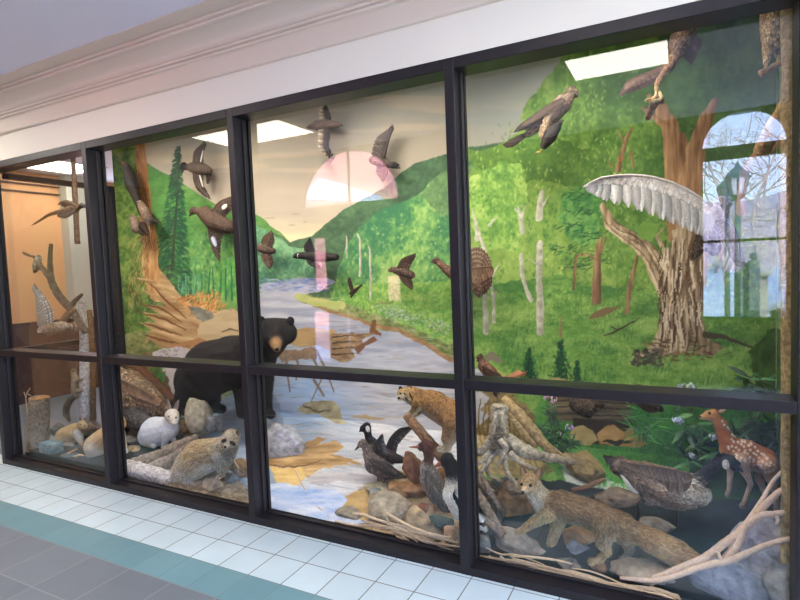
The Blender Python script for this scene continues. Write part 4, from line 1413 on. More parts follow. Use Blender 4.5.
# bobcat crouched over the leaning log
y = .44
cat = thing('bobcat', 'tawny spotted bobcat crouching with its forepaws on a leaning log', 'bobcat', P(440, 452, y))
tw, spw = (158, 116, 74), (222, 204, 176)
caps = limbs(y, [
    ((408, 393, 6.5, -.03), (403, 394, 6, -.05), (186, 146, 102)), ((402, 396, 4, -.07), (399.5, 398, 2.8, -.085), (214, 196, 166)), ((407, 397, 5, -.03), (413, 400, 6, -.02), (220, 202, 170)),
    ((410, 393, 7), (422, 399, 9.5), tw), ((418, 399, 9.5), (436, 404, 13), tw), ((430, 402, 12.5), (450, 415, 15), tw), ((448, 412, 14), (460, 428, 14), tw), ((424, 405, 8), (444, 418, 9), (206, 178, 140)),
    ((456, 424, 14, -.05), (449, 438, 8, -.06), tw), ((449, 438, 7, -.06), (448, 447, 4, -.06), (196, 164, 122)), ((448, 447.5, 4, -.06), (440, 449, 3.4, -.075), (206, 178, 140)),
    ((418, 404, 6, -.05), (414, 411, 3.6, -.06), tw), ((414, 411, 3.5, -.06), (408.5, 415, 3, -.07), (200, 172, 132)), ((424, 406, 6, .03), (417, 413, 3.4, .0), tw), ((417, 413, 3.3, 0), (411.5, 416, 2.8, -.04), (200, 172, 132)),
    ((464, 424, 4, .0), (472, 432, 3, .0), tw)])
def bobpaint(v, nr, c):
    n = NZ(v*5.2 + 9)
    c = c*(1.1 - .5*np.clip((n - .58)*6, 0, 1))[:, None]
    c = c*(.9 + .2*NZ(v*1.2 + 3))[:, None]
    return c + (np.array(spw) - c)*np.clip(-nr[:, 2:3]*1.2 - .2, 0, .85)
bd, dat = fuse('body', caps, MAT['fur'], cat, .005, 5, bobpaint)
coat('fur', dat, 15000, .012, .0018, MAT['hair'], cat, .25, .2, 1.3, .62, seed=4)
ear(cat, y - .035, (407, 389.5), (411.5, 385.8), 5, (176, 136, 92), (220, 200, 170))
ear(cat, y - .055, (401, 389.8), (399.5, 386.2), 4.5, (90, 70, 54))
for a, b in (((409, 392), (413.5, 401.5)), ((405, 397.5), (409, 401.5))):
    m = MB()
    m.leaf(pt(a[0], a[1], y - .078), pt(b[0], b[1], y - .066), .008, (0, -1, .1), (54, 40, 32), (70, 52, 40), 5)
    m.build('cheek_stripe', MAT['hair'], cat)
eye(cat, 400.5, 393.6, y - .112, 1.1)
eye(cat, 404.8, 394.2, y - .103, .95)
eye(cat, 398.9, 398, y - .112, 1.3, 'nose')

# black bear
y = .74
bear = thing('black_bear', 'black bear with a tan muzzle standing behind the hare, looking out', 'bear', P(225, 410, y))
bk, bk2, mz = (42, 39, 39), (34, 32, 34), (186, 148, 106)
caps = limbs(y, [
    ((275, 332, 14.5, -.12), (276, 337, 14, -.14), bk), ((267, 333, 12, -.11), (285, 333, 12, -.11), bk), ((268, 326, 8, -.1), (284, 326, 8, -.1), bk), ((276, 342, 6.5, -.2), (276.5, 347.5, 4.4, -.28), (150, 114, 80)), ((276, 338, 7.5, -.17), (276, 343, 6.5, -.2), (96, 76, 60)),
    ((270, 341, 17, -.05), (254, 352, 22, 0), bk), ((256, 356, 21), (232, 361, 26), bk), ((240, 360, 25), (212, 368, 28), bk), ((214, 368, 27), (199, 380, 24), bk),
    ((197, 382, 19, -.08), (188, 396, 13, -.1), bk2), ((188, 396, 12, -.1), (180, 408, 7.5, -.1), bk2), ((180, 408, 7, -.1), (190, 412, 5, -.13), bk2),
    ((206, 382, 16, .08), (212, 398, 9, .08), bk2), ((212, 398, 8, .08), (214, 407, 6, .06), bk2), ((214, 407, 5.5, .06), (222, 409, 4.5, .03), bk2),
    ((240, 368, 15, .07), (242, 392, 8.5, .07), bk2), ((242, 392, 8, .07), (243, 412, 6.5, .05), bk2),
    ((262, 362, 14, -.08), (264, 390, 9, -.1), bk), ((264, 390, 8.5, -.1), (266, 410, 6.5, -.1), bk), ((266, 411, 6, -.1), (271, 414.5, 4.8, -.14), bk2)])
bd, dat = fuse('body', caps, MAT['fur'], bear, .0085, 6, speckle(.1, 90, 2))
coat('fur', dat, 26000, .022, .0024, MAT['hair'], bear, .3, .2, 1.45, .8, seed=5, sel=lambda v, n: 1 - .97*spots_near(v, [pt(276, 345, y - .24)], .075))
for u, v in ((261.5, 320.5), (290.5, 321)):
    m = MB()
    p = pt(u, v, y - .11)
    m.ball(p, (4.4*px(p), 3*px(p), 4.6*px(p)), (34, 30, 30), 12, 8)
    m.build('ear', MAT['fur'], bear)
eye(bear, 269.5, 337.5, y - .262, 1.1)
eye(bear, 281.5, 337.5, y - .262, 1.1)
m = MB()
p = pt(277, 349.4, y - .315)
m.ball(p, (2.6*px(p), 2*px(p), 1.9*px(p)), (20, 18, 18), 10, 8)
m.build('nose', MAT['eye'], bear)
m = MB()
for k in range(5):
    p = pt(265.5 + k*2.4, 415, y - .168)
    m.tube([p, p + np.array([.003, -.016, .004]), p + np.array([.004, -.03, -.012])], [.005, .004, .001], (60, 54, 50), n=6)
m.build('claws', MAT['horn'], bear)

# spotted fawn
y = .62
fawn = thing('fawn', 'rust brown white-spotted fawn by the right-hand post', 'deer', P(748, 505, y))
fr, frl, fb = (158, 92, 52), (196, 166, 144), (216, 190, 164)
caps = limbs(y, [
    ((713, 415, 6), (709, 415.5, 5.2), (186, 134, 88)), ((709, 416, 4.6), (701.5, 417, 2.4), (196, 150, 106)), ((714, 417, 5), (722, 424, 6), (178, 120, 74)), ((719, 422, 6), (727, 440, 7.5), fr), ((726, 438, 8), (731, 447, 10), fr),
    ((732, 447, 10.5), (748, 452, 12), fr), ((746, 452, 12), (764, 460, 12.5), fr), ((763, 459, 12), (769, 466, 9.5), fr), ((728, 450, 8), (736, 460, 7), (196, 150, 112)), ((738, 460, 6), (758, 466, 6.5), fb),
    ((740, 460, 8, -.05), (746, 473, 4.6, -.055), (186, 150, 124)), ((746, 473, 4.2, -.055), (751, 484, 2.6, -.055), frl), ((751, 484, 2.6, -.055), (744, 503, 2.2, -.05), frl), ((744, 503, 2.6, -.05), (742, 506, 3, -.06), (150, 126, 116)),
    ((732, 458, 6.5, .05), (730.5, 472, 3.4, .05), (186, 150, 124)), ((730.5, 472, 3.2, .05), (729, 491, 2.1, .05), frl), ((729, 491, 2.4, .05), (727.5, 495, 2.7, .04), (150, 126, 116)),
    ((768, 464, 9.5, -.04), (770, 478, 5, -.04), (176, 128, 92)), ((770, 478, 4.6, -.04), (776, 494, 2.8, -.03), frl), ((776, 494, 2.7, -.03), (776, 517, 2.2, -.04), frl), ((776, 517, 2.6, -.04), (775, 521, 3, -.05), (150, 126, 116)),
    ((764, 466, 8, .05), (760, 480, 4.4, .05), (176, 128, 92)), ((760, 480, 4, .05), (765, 494, 2.4, .06), frl), ((765, 494, 2.4, .06), (762, 512, 2.1, .05), frl),
    ((774, 462, 3.5), (779, 470, 2), fr)])
sp = []
rg = np.random.default_rng(8)
for row, (a, b, n) in enumerate((((724, 424), (733, 436), 6), ((735, 438), (776, 466), 15), ((731, 441), (772, 468), 14), ((729, 446), (768, 470), 12), ((729, 451), (764, 470), 10), ((731, 456), (754, 466), 6))):
    for k in range(n):
        t = (k + rg.uniform(-.2, .2))/(n - 1)
        q = (a[0] + (b[0] - a[0])*t, a[1] + (b[1] - a[1])*t)
        sp.append(P(q[0] + rg.normal()*.6, q[1] + rg.normal()*.7 - 2.5*math.sin(PI*t)*(row > 0), y - .055))
def fawnpaint(v, nr, c):
    c = c*(.9 + .2*NZ(v*1.5))[:, None]
    # the same rows of spots on both flanks
    w = v.copy()
    w[:, 1] = y - .055
    s = spots_near(w, sp, .0056)
    s = np.where(np.abs(nr[:, 2]) > -2, s, 0)*np.where(v[:, 2] < P(745, 470, y)[2], 0, 1)
    c = c + (np.array((240, 224, 204)) - c)*(.95*s)[:, None]
    return c + (np.array(fb) - c)*np.clip(-nr[:, 2:3]*1.2 - .3, 0, .8)
bd, dat = fuse('body', caps, MAT['fur'], fawn, .0042, 5, fawnpaint)
coat('fur', dat, 9000, .007, .0011, MAT['hair'], fawn, .2, .1, 1.1, .86, seed=6)
ear(fawn, y - .02, (717, 412), (728, 408), 6, (150, 104, 70), (206, 176, 150))
ear(fawn, y + .03, (713, 411), (716, 403), 5, (150, 104, 70))
eye(fawn, 709.5, 413.2, y - .024, 1.3)
eye(fawn, 700.2, 416.6, y - .01, 1.1, 'nose')

# raccoon
y = .25
rac = thing('raccoon', 'grey-brown masked raccoon clambering over a split log at the front', 'raccoon', P(185, 488, y))
rb_, rg_, rf = (176, 140, 102), (176, 168, 156), (206, 188, 162)
caps = limbs(y, [
    ((231, 437.5, 8.5, -.03), (230, 440, 8.3, -.045), rf), ((228, 443, 4.6, -.07), (225.8, 446.5, 2.5, -.1), (226, 212, 190)), ((228, 444, 8, -.01), (215, 450, 11), (196, 172, 140)), ((230, 448, 8), (226, 456, 9), rg_),
    ((216, 451, 12.5), (200, 456, 16), rb_), ((202, 457, 15), (190, 464, 14.5), (172, 148, 118)), ((210, 462, 9, -.02), (196, 470, 9, -.02), (190, 184, 172)), ((189, 465, 13.5), (183, 472, 11), rg_),
    ((220, 456, 8, -.04), (221, 466, 5, -.05), rg_), ((221, 466, 4.5, -.05), (222, 473, 3.4, -.05), (150, 136, 120)),
    ((224, 456, 7, .04), (231, 466, 4, .04), rg_), ((231, 466, 3.8, .04), (237, 471, 3, .03), (150, 136, 120)),
    ((182, 471, 10, -.04), (178, 481, 6, -.05), rf), ((178, 481, 5.5, -.05), (174.5, 487, 4, -.055), (196, 176, 140)), ((175, 487.5, 3.8, -.055), (170, 490.5, 3.2, -.075), (196, 170, 130)),
    ((192, 476, 8, .05), (194, 486, 5, .05), rg_), ((190, 474, 8, -.01), (190, 484, 7.5, -.04), (168, 166, 164)), ((190, 484, 7.5, -.04), (193, 492, 5, -.05), (150, 148, 146))])
bd, dat = fuse('body', caps, MAT['fur'], rac, .0046, 5, speckle(.25, 130, 4))
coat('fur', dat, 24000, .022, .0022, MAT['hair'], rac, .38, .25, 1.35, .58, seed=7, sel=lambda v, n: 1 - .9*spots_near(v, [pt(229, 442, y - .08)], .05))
ear(rac, y - .035, (225, 434), (222.8, 429.5), 5.5, (190, 172, 146), (120, 100, 84))
ear(rac, y - .03, (236.5, 434.5), (239, 430.5), 5.5, (190, 172, 146), (120, 100, 84))
for (u, v, w, tl) in ((224.2, 440.6, 3.4, .5), (232.6, 443.2, 4.2, -.25)):
    m = MB()
    p = pt(u, v, y - .095 + .012*(u > 230))
    k = px(p)
    m.ball(p, (w*k, 1.6*k, 2.1*k), (58, 48, 44), 12, 8, ax=[(math.cos(tl), 0, math.sin(tl)), (0, 1, 0), (-math.sin(tl), 0, math.cos(tl))])
    m.build('eye_mask', MAT['fur'], rac)
eye(rac, 224.4, 440.8, y - .112, 1.)
eye(rac, 231.8, 443, y - .104, 1.)
eye(rac, 225.2, 447, y - .12, 1.4, 'nose')

# hares and rabbits
def hare(label, y, at, spec, ears, eyes_, mat_fn, seed, nfur=8000):
    t = thing('hare', label, 'hare', P(at[0], at[1], y))
    bd, dat = fuse('body', limbs(y, spec), MAT['fur'], t, .0048, 5, mat_fn)
    coat('fur', dat, nfur, .012, .0014, MAT['hair'], t, .3, .07, 1.08, .86, seed=seed)
    for a, b, w, c, ic in ears:
        ear(t, y + c[3] if len(c) > 3 else y, a, b, w, c[:3], ic)
    for (u, v, yo, r) in eyes_:
        eye(t, u, v, y + yo, r)
    return t
wh, whs = (232, 234, 240), (206, 214, 228)
hare('white snowshoe hare sitting upright in front of the bear', .5, (162, 446), [
    ((172, 416, 7.2, -.03), (174, 419.5, 5, -.06), (224, 214, 200)), ((173, 421, 3.6, -.07), (174.5, 423, 2.6, -.08), (222, 212, 200)), ((171, 421, 7.5), (167, 430, 11), wh),
    ((167, 429, 12), (156, 432, 15.5), wh), ((156, 432, 15), (150, 436, 11.5), whs), ((168, 434, 6, -.04), (164.5, 442, 3.4, -.05), wh), ((164.5, 442, 3.2, -.05), (164, 446.5, 2.8, -.06), wh),
    ((173, 430, 5, .02), (173, 437, 3, .01), wh), ((173, 437, 2.8, .01), (174, 441, 2.5, 0), wh), ((152, 440, 8, -.05), (148, 443.5, 3.6, -.06), (222, 210, 190)), ((148, 443.5, 3.4, -.06), (154, 445.5, 3, -.07), (222, 210, 190))],
    [((169.5, 411), (167.6, 399), 6, (226, 222, 222), (180, 160, 150)), ((174.5, 411), (178.6, 400), 6, (226, 222, 222), (180, 160, 150))],
    [(169, 416.5, -.083, 1.), (176, 417.5, -.075, 1.)], speckle(.04, 60, 5), 8)
tanr, cr = (214, 186, 140), (226, 220, 212)
hare('tan hare with a pale belly sitting behind the slate blocks', .46, (72, 446), [
    ((82, 425, 4.8, -.02), (84, 427, 3.6, -.03), (196, 172, 132)), ((80, 428, 5), (75, 432, 8.5), tanr), ((75, 432, 9), (66, 437, 10), tanr), ((66, 437, 9.5), (61, 442, 7), tanr), ((78, 434, 5, -.03), (81, 441, 3, -.03), cr), ((81, 441, 2.8, -.03), (83, 446, 2.2, -.03), (170, 140, 116)), ((66, 443, 5, -.03), (72, 446.5, 2.6, -.04), cr)],
    [((80.5, 421.5), (79.6, 416.5), 2.6, (196, 170, 130), (170, 140, 110)), ((83.5, 421.5), (86, 417.5), 2.6, (196, 170, 130), (170, 140, 110))],
    [(80.6, 424.6, -.055, .7), (84.8, 425.4, -.055, .7)], speckle(.06, 60, 6), 9, 5000)
hare('tan and white hare half hidden behind the first mullion', .34, (106, 460), [
    ((118.5, 421, 6.2), (121.5, 424.5, 4.6, -.02), (206, 170, 120)), ((117, 426, 6), (110, 434, 10), tanr), ((110, 435, 11), (98, 446, 13), tanr), ((99, 447, 11.5, -.02), (95, 456, 8.5, -.03), (214, 220, 230)), ((95, 457, 7.5, -.04), (92.5, 464, 4.2, -.05), (206, 214, 228)), ((93, 464.5, 4, -.05), (99, 467, 3.2, -.06), cr),
    ((119, 434, 6), (123.5, 446, 3.4), (216, 196, 170)), ((123.5, 446, 3.2), (126, 455, 2.8), cr)],
    [((119.5, 416), (121.2, 409.5), 3.2, (206, 180, 140), (170, 140, 116)), ((117, 416), (115.5, 409.5), 3.2, (206, 180, 140), (170, 140, 116))],
    [(123.8, 421.6, -.02, .8)], speckle(.06, 60, 7), 10, 6000)

# squirrel on the pale trunk
y = .585
sq = thing('squirrel', 'grey squirrel clinging to the pale slender trunk', 'squirrel', P(76, 395, y))
sg = (150, 138, 118)
bd, dat = fuse('body', limbs(y, [
    ((74, 371.5, 3), (73, 373.5, 2.3), (160, 132, 104)), ((74.5, 374, 2.8), (76, 381, 4), sg), ((76, 381, 4.3), (76.2, 390, 5), sg), ((76.5, 390, 4.6), (77.5, 395, 3.4), sg), ((77.5, 381, 2, -.02), (82.5, 379.5, 1.2, -.03), sg), ((78, 391, 2.6, -.02), (82.5, 390.5, 1.3, -.03), sg),
    ((76, 396, 2.4), (70, 400, 3), (124, 118, 104)), ((70, 400, 3.1), (66.5, 407, 3.2), (124, 118, 104)), ((66.5, 407, 3.2), (66, 414, 3), (124, 118, 104)), ((66, 414, 3), (69, 420, 1.6), (124, 118, 104))]), MAT['fur'], sq, .0032, 3, speckle(.1, 90, 6))
coat('fur', dat, 5000, .011, .0013, MAT['hair'], sq, .45, .14, 1.25, .75, seed=11)
ear(sq, y - .01, (75, 369.5), (76, 366.5), 1.8, sg)
ear(sq, y - .015, (72.5, 369.8), (72, 367), 1.8, sg)
eye(sq, 73.2, 371, y - .03, .55)

# porcupine
y = .54
po = thing('porcupine', 'dark porcupine with pale quills behind the white hare', 'porcupine', P(134, 428, y))
bd, dat = fuse('body', limbs(y, [((124, 421, 6), (132, 417, 9), (84, 80, 80)), ((132, 417, 9.5), (142, 421, 9), (84, 80, 80)), ((142, 422, 8), (149, 426, 4.5), (96, 92, 92)), ((128, 424, 4), (127, 430, 2.5), (60, 54, 52)), ((142, 426, 4), (143, 431, 2.5), (60, 54, 52))]), MAT['fur'], po, .006, 4, speckle(.12, 60, 9))
coat('quills', dat, 2600, .05, .0022, MAT['hair'], po, .5, .2, 2.1, .8, seed=12)
eye(po, 149.5, 424.5, y - .045, .8)
# ---------------------------------------------------------------- birds
def bt(c):
    """dusty tone of old mounts"""
    c = np.array(c, float)
    return c if c.mean() > 185 else (c*.78 + c.mean()*.22)*.86
def bird(name, label, cat, y, at, body, group=None, vox=.004, n=0, L=.017, W=.0095, tip=1.4, root=.66, sk=.18, f=90, jit=.18, light=None, seed=1, paint_fn=None):
    t = thing(name, label, cat, P(at[0], at[1], y), group)
    body = [(q[0], q[1], bt(q[2])) + tuple(q[3:]) for q in body]
    b, dat = fuse('body', limbs(y, body), MAT['plumage'], t, vox, 4, paint_fn or speckle(sk, f, seed, light))
    if n:
        coat('body_feathers', dat, n, L, W, MAT['feather'], t, .12, jit, tip, root, wide=True, seed=seed, spread=.2)
    return t
# hawk on the tree top, mid right bay
y = .8
b = bird('hawk', 'brown hawk perched with a dark catch below the ceiling light', 'hawk', y, (546, 150), [
    ((571, 92, 5.4), (573.5, 93, 4.6), (128, 104, 80)), ((570, 95, 5.5), (562, 104, 8.5), (140, 112, 88)), ((563, 103, 9), (552, 114, 9.5), (150, 124, 98)), ((552, 114, 9), (540, 124, 7), (160, 136, 112)), ((540, 124, 6.5), (530, 132, 4), (170, 148, 124)), ((548, 120, 6, -.02), (543, 134, 4, -.02), (176, 142, 104)), ((543, 134, 3.6, -.02), (543, 141, 1.8, -.02), (176, 136, 84))], n=1500, L=.02, seed=2)
wing(b, y - .05, [(562, 98), (552, 104), (535, 118)], [(556, 118), (538, 126), (511, 133)], 11, (92, 70, 54), (70, 54, 44), cov=(104, 80, 62))
tail(b, y, (532, 130), [(503, 145), (506, 147.5), (511, 147)], 5, (96, 76, 60), (64, 50, 42), bars=(4, (60, 46, 38)), w=4)
cone(b, 'bill', [(575.5, 93.5, y - .02, 1.7), (577.5, 95, y - .025, 1.2), (577.6, 97.6, y - .025, .4)], (60, 54, 48))
eye(b, 574, 91.5, y - .035, .9)
legs(b, y - .02, [((543, 140), (543, 148), (540, 152))], (206, 176, 90), 1.2)
b = bird('blackbird', 'dark catch held in the talons of the perched hawk', 'bird', y - .03, (552, 140), [((556, 128, 5), (550, 136, 7), (62, 56, 50)), ((550, 136, 7), (545, 144, 4.5), (70, 60, 52)), ((557, 127, 3.5), (561, 122, 2), (50, 46, 42))], n=500, L=.016, seed=3)
cone(b, 'tail', [(559, 126, y - .03, 2), (562, 120.5, y - .03, .8)], (46, 42, 40), 'feather')
# bird of prey with spread wing under the light
y = .72
b = bird('osprey', 'mottled brown bird of prey landing beside the square ceiling light', 'hawk', y, (660, 98), [
    ((690, 24, 9), (682, 36, 10), (150, 112, 84)), ((682, 36, 10), (676, 50, 8.5), (140, 102, 76)), ((676, 50, 7), (673, 62, 4), (160, 118, 88)), ((675, 56, 5, -.03), (664, 72, 3.6, -.03), (176, 126, 84)), ((664, 72, 3.4, -.03), (657, 84, 2.6, -.03), (186, 138, 92)), ((657, 84, 2.4, -.03), (657, 92, 2, -.03), (206, 166, 112)), ((694, 18, 6), (698, 12, 5), (150, 112, 84))], n=1600, L=.02, seed=4, sk=.2)
wing(b, y - .03, [(672, 62), (655, 70), (634, 80)], [(668, 72), (648, 86), (616, 97)], 11, (146, 106, 80), (108, 78, 60), bars=(4, (96, 68, 54)), cov=(150, 110, 84), edge=.8)
wing(b, y + .05, [(690, 30), (700, 40)], [(684, 58), (692, 66)], 6, (120, 90, 70), (96, 72, 58), cov=(120, 90, 70))
legs(b, y - .03, [((657, 90), (656, 96), (652, 99)), ((659, 92), (662, 97), (659, 100))], (216, 186, 130), 1.8)
limbwood(None, 'perch_snag', [(648, 118, y + .1, 3), (652, 108, y + .04, 4), (656, 101, y, 4), (664, 101, y, 3)], (110, 82, 56), seed=4)
tag(bpy.data.objects['perch_snag'], 'short snag under the feet of the landing bird of prey', 'branch')
# hawk on a peg, top right corner
y = .5
b = bird('hawk', 'tawny hawk standing on a peg in the top right corner', 'hawk', y, (770, 72), [
    ((772, 4, 10), (773, 20, 11.5), (196, 148, 86)), ((773, 20, 11.5), (774, 36, 11), (190, 144, 86)), ((779, 16, 10, .02), (781, 38, 9, .02), (136, 118, 96)), ((772, 36, 9), (768, 50, 5), (204, 154, 90)), ((768, 50, 4.6), (766.5, 60, 3), (214, 160, 92)), ((778, 44, 6, .03), (779, 56, 3, .03), (150, 124, 94)), ((772, -6, 8), (771, 2, 9), (150, 118, 84))], n=1800, L=.02, seed=5, sk=.2, f=70)
wing(b, y + .0, [(786, 2), (787, 14), (788, 26)], [(784, 36), (786, 46), (788, 52)], 7, (120, 104, 86), (90, 76, 64), cov=(130, 112, 92))
legs(b, y, [((766.5, 59), (766, 66), (764, 70)), ((779, 55), (778, 60), (776, 64))], (214, 176, 110), 1.3)
limbwood(None, 'perch_peg', [(759.5, 75, y, 3.4), (770, 69, y, 3), (780, 63, y, 3), (792, 58, y, 3)], (156, 122, 84), seed=5)
tag(bpy.data.objects['perch_peg'], 'short peg under the tawny hawk in the top right corner', 'branch')
# pale winged bird over the oak
y = .78
b = bird('snowy_owl', 'large bird with one broad pale underwing spread before the oak', 'owl', y, (716, 235), [
    ((722, 204, 8), (718, 212, 10.5), (196, 182, 164)), ((718, 212, 11), (710, 228, 11), (176, 150, 124)), ((710, 228, 10.5), (702, 244, 8), (112, 84, 62)), ((708, 236, 9, -.02), (714, 248, 7), (96, 76, 58)), ((702, 244, 7), (694, 256, 3.5), (104, 78, 58))], n=1400, L=.022, seed=6, sk=.2)
wing(b, y - .06, [(712, 206), (683, 188), (660, 179), (635, 175), (604, 177), (588, 184)], [(706, 238), (692, 232), (668, 222), (640, 211), (606, 201), (590, 192)], 26, (226, 218, 206), (204, 196, 184), cov=(214, 202, 188), yt=-.1, edge=1.4, wide=1.6, covl=.26, rim=.8)
wing(b, y - .02, [(722, 214), (732, 226), (738, 244), (741, 262)], [(712, 240), (722, 262), (726, 272), (738, 272)], 12, (206, 200, 190), (196, 186, 172), cov=(150, 130, 110))
eye(b, 718, 203, y - .055, 1.2)
cone(b, 'bill', [(722, 206, y - .06, 1.4), (722.5, 209, y - .07, .5)], (50, 46, 40))
# pheasant hen flying out of the third mullion
y = .93
rust_, bar_ = (146, 104, 68), (78, 54, 38)
b = bird('hen_pheasant', 'brown barred hen bird with fanned tail flying behind the third mullion', 'pheasant', y, (462, 280), [
    ((437, 260.5, 3.4), (434.5, 261, 2.6), (110, 82, 60)), ((438, 262, 3), (446, 269, 4.2), (130, 84, 60)), ((446, 269, 4.6), (460, 276, 9), (128, 94, 66)), ((460, 276, 9.5), (474, 282, 10), rust_), ((474, 282, 9.5), (482, 288, 6), rust_)], n=1000, L=.018, seed=7, sk=.22)
wing(b, y - .04, [(466, 270), (474, 268), (491, 266)], [(474, 292), (480, 298), (492, 286)], 12, (166, 118, 78), (120, 86, 58), bars=(6, bar_), cov=(156, 112, 74))
tail(b, y - .01, (477, 274), [(466, 256), (472, 248), (481, 248), (489, 256), (491, 266)], 13, (176, 138, 98), (186, 152, 112), bars=(6, (96, 72, 52)), w=6)
cone(b, 'bill', [(433, 261.2, y - .01, 1.1), (430.5, 262, y - .012, .3)], (90, 76, 60))
eye(b, 435.5, 259.8, y - .022, .55)
legs(b, y, [((484, 292), (492, 298), (497, 292))], (176, 160, 140), .6)
# flying ducks and others fixed before the painted sky and valley
y = .95
def flyer(name, label, cat, at, body, wings, tl=None, bill=None, n=350, seed=1, sk=.15, L=.015, yy=None):
    yq = y if yy is None else yy
    b = bird(name, label, cat, yq, at, body, None, .0038, n, L, .008, seed=seed, sk=sk)
    for w in wings:
        wing(b, yq - .015, **w)
    if tl:
        tail(b, yq, *tl[0], **tl[1])
    if bill:
        cone(b, 'bill', [(q[0], q[1], yq - .01, q[2]) for q in bill], (60, 56, 50))
    return b
dk, br1 = (46, 38, 34), (118, 94, 76)
b = flyer('flying_duck', 'dark-headed flying duck with white wing bars high on the left', 'duck', (198, 170), [((184, 166, 3.8), (182.5, 168, 3), dk), ((185, 167, 3), (192, 167.5, 3.6), (60, 48, 42)), ((192, 167.5, 5), (200, 168.5, 7), br1), ((200, 168.5, 7), (208, 170.5, 4.5), (104, 82, 66))],
      [dict(lead=[(194, 163), (195, 152), (203, 143)], trail=[(204, 164), (203.5, 155), (206.5, 145)], n=9, c1=(96, 74, 60), c2=(84, 66, 54), cov=(104, 82, 66)),
       dict(lead=[(194, 173), (196, 185), (209, 198)], trail=[(204, 174), (204, 186), (210, 196)], n=9, c1=(96, 74, 60), c2=(84, 66, 54), cov=(104, 82, 66))],
      (((207, 171), [(207, 184), (209, 183), (211, 176)], 4, (80, 62, 52), (54, 42, 38)), {'w': 3}), [(182.2, 169, 1.4), (182.4, 173, .8)])
def patch(parent, pts, yq, col, name, w):
    m = MB()
    p = [pt(q[0], q[1], yq) for q in pts]
    m.leaf(p[0], p[1], w*px(p[0]), (0, -1, .1), col, np.array(col)*.95, 6, shape=(.6, 1, 1, .9, .5), thick=.001)
    m.build(name, MAT['feather'], parent)
patch(b, [(200.5, 162), (203, 150)], y - .032, (226, 216, 200), 'wing_bar', 2.4)
patch(b, [(199.5, 175), (203, 187)], y - .032, (226, 216, 200), 'wing_bar', 2.4)
b = flyer('flying_duck', 'plump brown flying duck half behind the second mullion', 'duck', (214, 224), [((194, 210.5, 4), (192, 212, 3), (100, 76, 62)), ((195, 211, 3), (203, 212, 4.4), (112, 82, 64)), ((204, 213, 7), (215, 221, 10), (116, 84, 64)), ((215, 221, 10), (228, 227, 7), (106, 78, 60))],
      [dict(lead=[(212, 212), (220, 202), (232, 197)], trail=[(226, 216), (232, 210), (238, 204)], n=9, c1=(112, 84, 66), c2=(96, 72, 58), cov=(116, 86, 68)),
       dict(lead=[(209, 228), (211, 242), (218, 259)], trail=[(224, 230), (221, 246), (220, 256)], n=9, c1=(104, 80, 66), c2=(90, 70, 60), cov=(112, 84, 68))],
      (((226, 228), [(236, 234), (238, 230)], 4, (90, 68, 54), (60, 48, 42)), {'w': 4}), [(191.5, 213, 1.6), (189.5, 216, .9)], n=500, seed=2)
patch(b, [(222, 208), (227, 205)], y - .04, (226, 216, 200), 'wing_patch', 5)
patch(b, [(212, 237), (216, 246)], y - .04, (200, 206, 220), 'wing_patch', 6)
flyer('woodcock', 'small brown bird with raised wings just right of the second mullion', 'bird', (266, 250), [((257, 247, 3), (255, 248, 2.2), (120, 90, 70)), ((258, 248, 3.4), (266, 249, 5.5), (120, 88, 68)), ((266, 249, 5.2), (273, 251, 3), (104, 78, 62))],
      [dict(lead=[(262, 243), (264, 237), (270, 232)], trail=[(273, 247), (275, 241), (273, 234)], n=7, c1=(116, 82, 62), c2=(96, 70, 56), cov=(122, 90, 68), bars=(3, (84, 60, 48))),
       dict(lead=[(262, 254), (264, 261), (269, 267)], trail=[(272, 254), (274, 262), (272, 266)], n=7, c1=(116, 82, 62), c2=(96, 70, 56), cov=(122, 90, 68), bars=(3, (84, 60, 48)))], seed=3, n=300, sk=.25)
b = flyer('bufflehead', 'black duck with a white cheek flying over the far river', 'duck', (316, 256), [((298, 255.5, 3.4), (296, 256, 2.8), (40, 38, 38)), ((300, 255.5, 3.4), (310, 256, 4.4), (52, 48, 46)), ((310, 256, 5), (324, 257, 5), (62, 54, 50)), ((324, 257, 5), (336, 257, 3.4), (54, 46, 42))],
      [dict(lead=[(306, 251), (305, 246), (309, 239)], trail=[(316, 252), (314, 247), (311, 240)], n=6, c1=(56, 50, 46), c2=(46, 42, 40), cov=(52, 48, 46)), dict(lead=[(308, 260), (310, 264), (318, 267)], trail=[(318, 260), (322, 263), (322, 266)], n=6, c1=(56, 50, 46), c2=(200, 196, 190), cov=(52, 48, 46))], None, [(294.5, 256.5, 1.3), (292.5, 257.5, .8)], seed=4, n=250)
m = MB()
p = pt(298.5, 255.5, y - .02)
m.ball(p, (2.6*px(p), .6*px(p), 1.9*px(p)), (226, 220, 206), 10, 8)
m.build('cheek_patch', MAT['plumage'], b)
flyer('swift', 'tiny dark bird with raised wings above the river bank', 'bird', (353, 292), [((350.5, 293, 1.6), (354, 291.5, 2.2), (92, 58, 44)), ((354, 291.5, 2), (351, 297, 1.2), (92, 58, 44))],
      [dict(lead=[(351.5, 291), (349.5, 285), (348.5, 278)], trail=[(354.5, 291), (352.5, 287), (349.3, 280)], n=6, c1=(92, 60, 46), c2=(80, 52, 42), edge=.6), dict(lead=[(354.5, 289.5), (358, 287), (361.5, 284.5)], trail=[(356, 293), (359, 289), (361.5, 286)], n=6, c1=(92, 60, 46), c2=(80, 52, 42), edge=.6)], None, [(349.6, 294, .6), (348.5, 295, .2)], n=0)
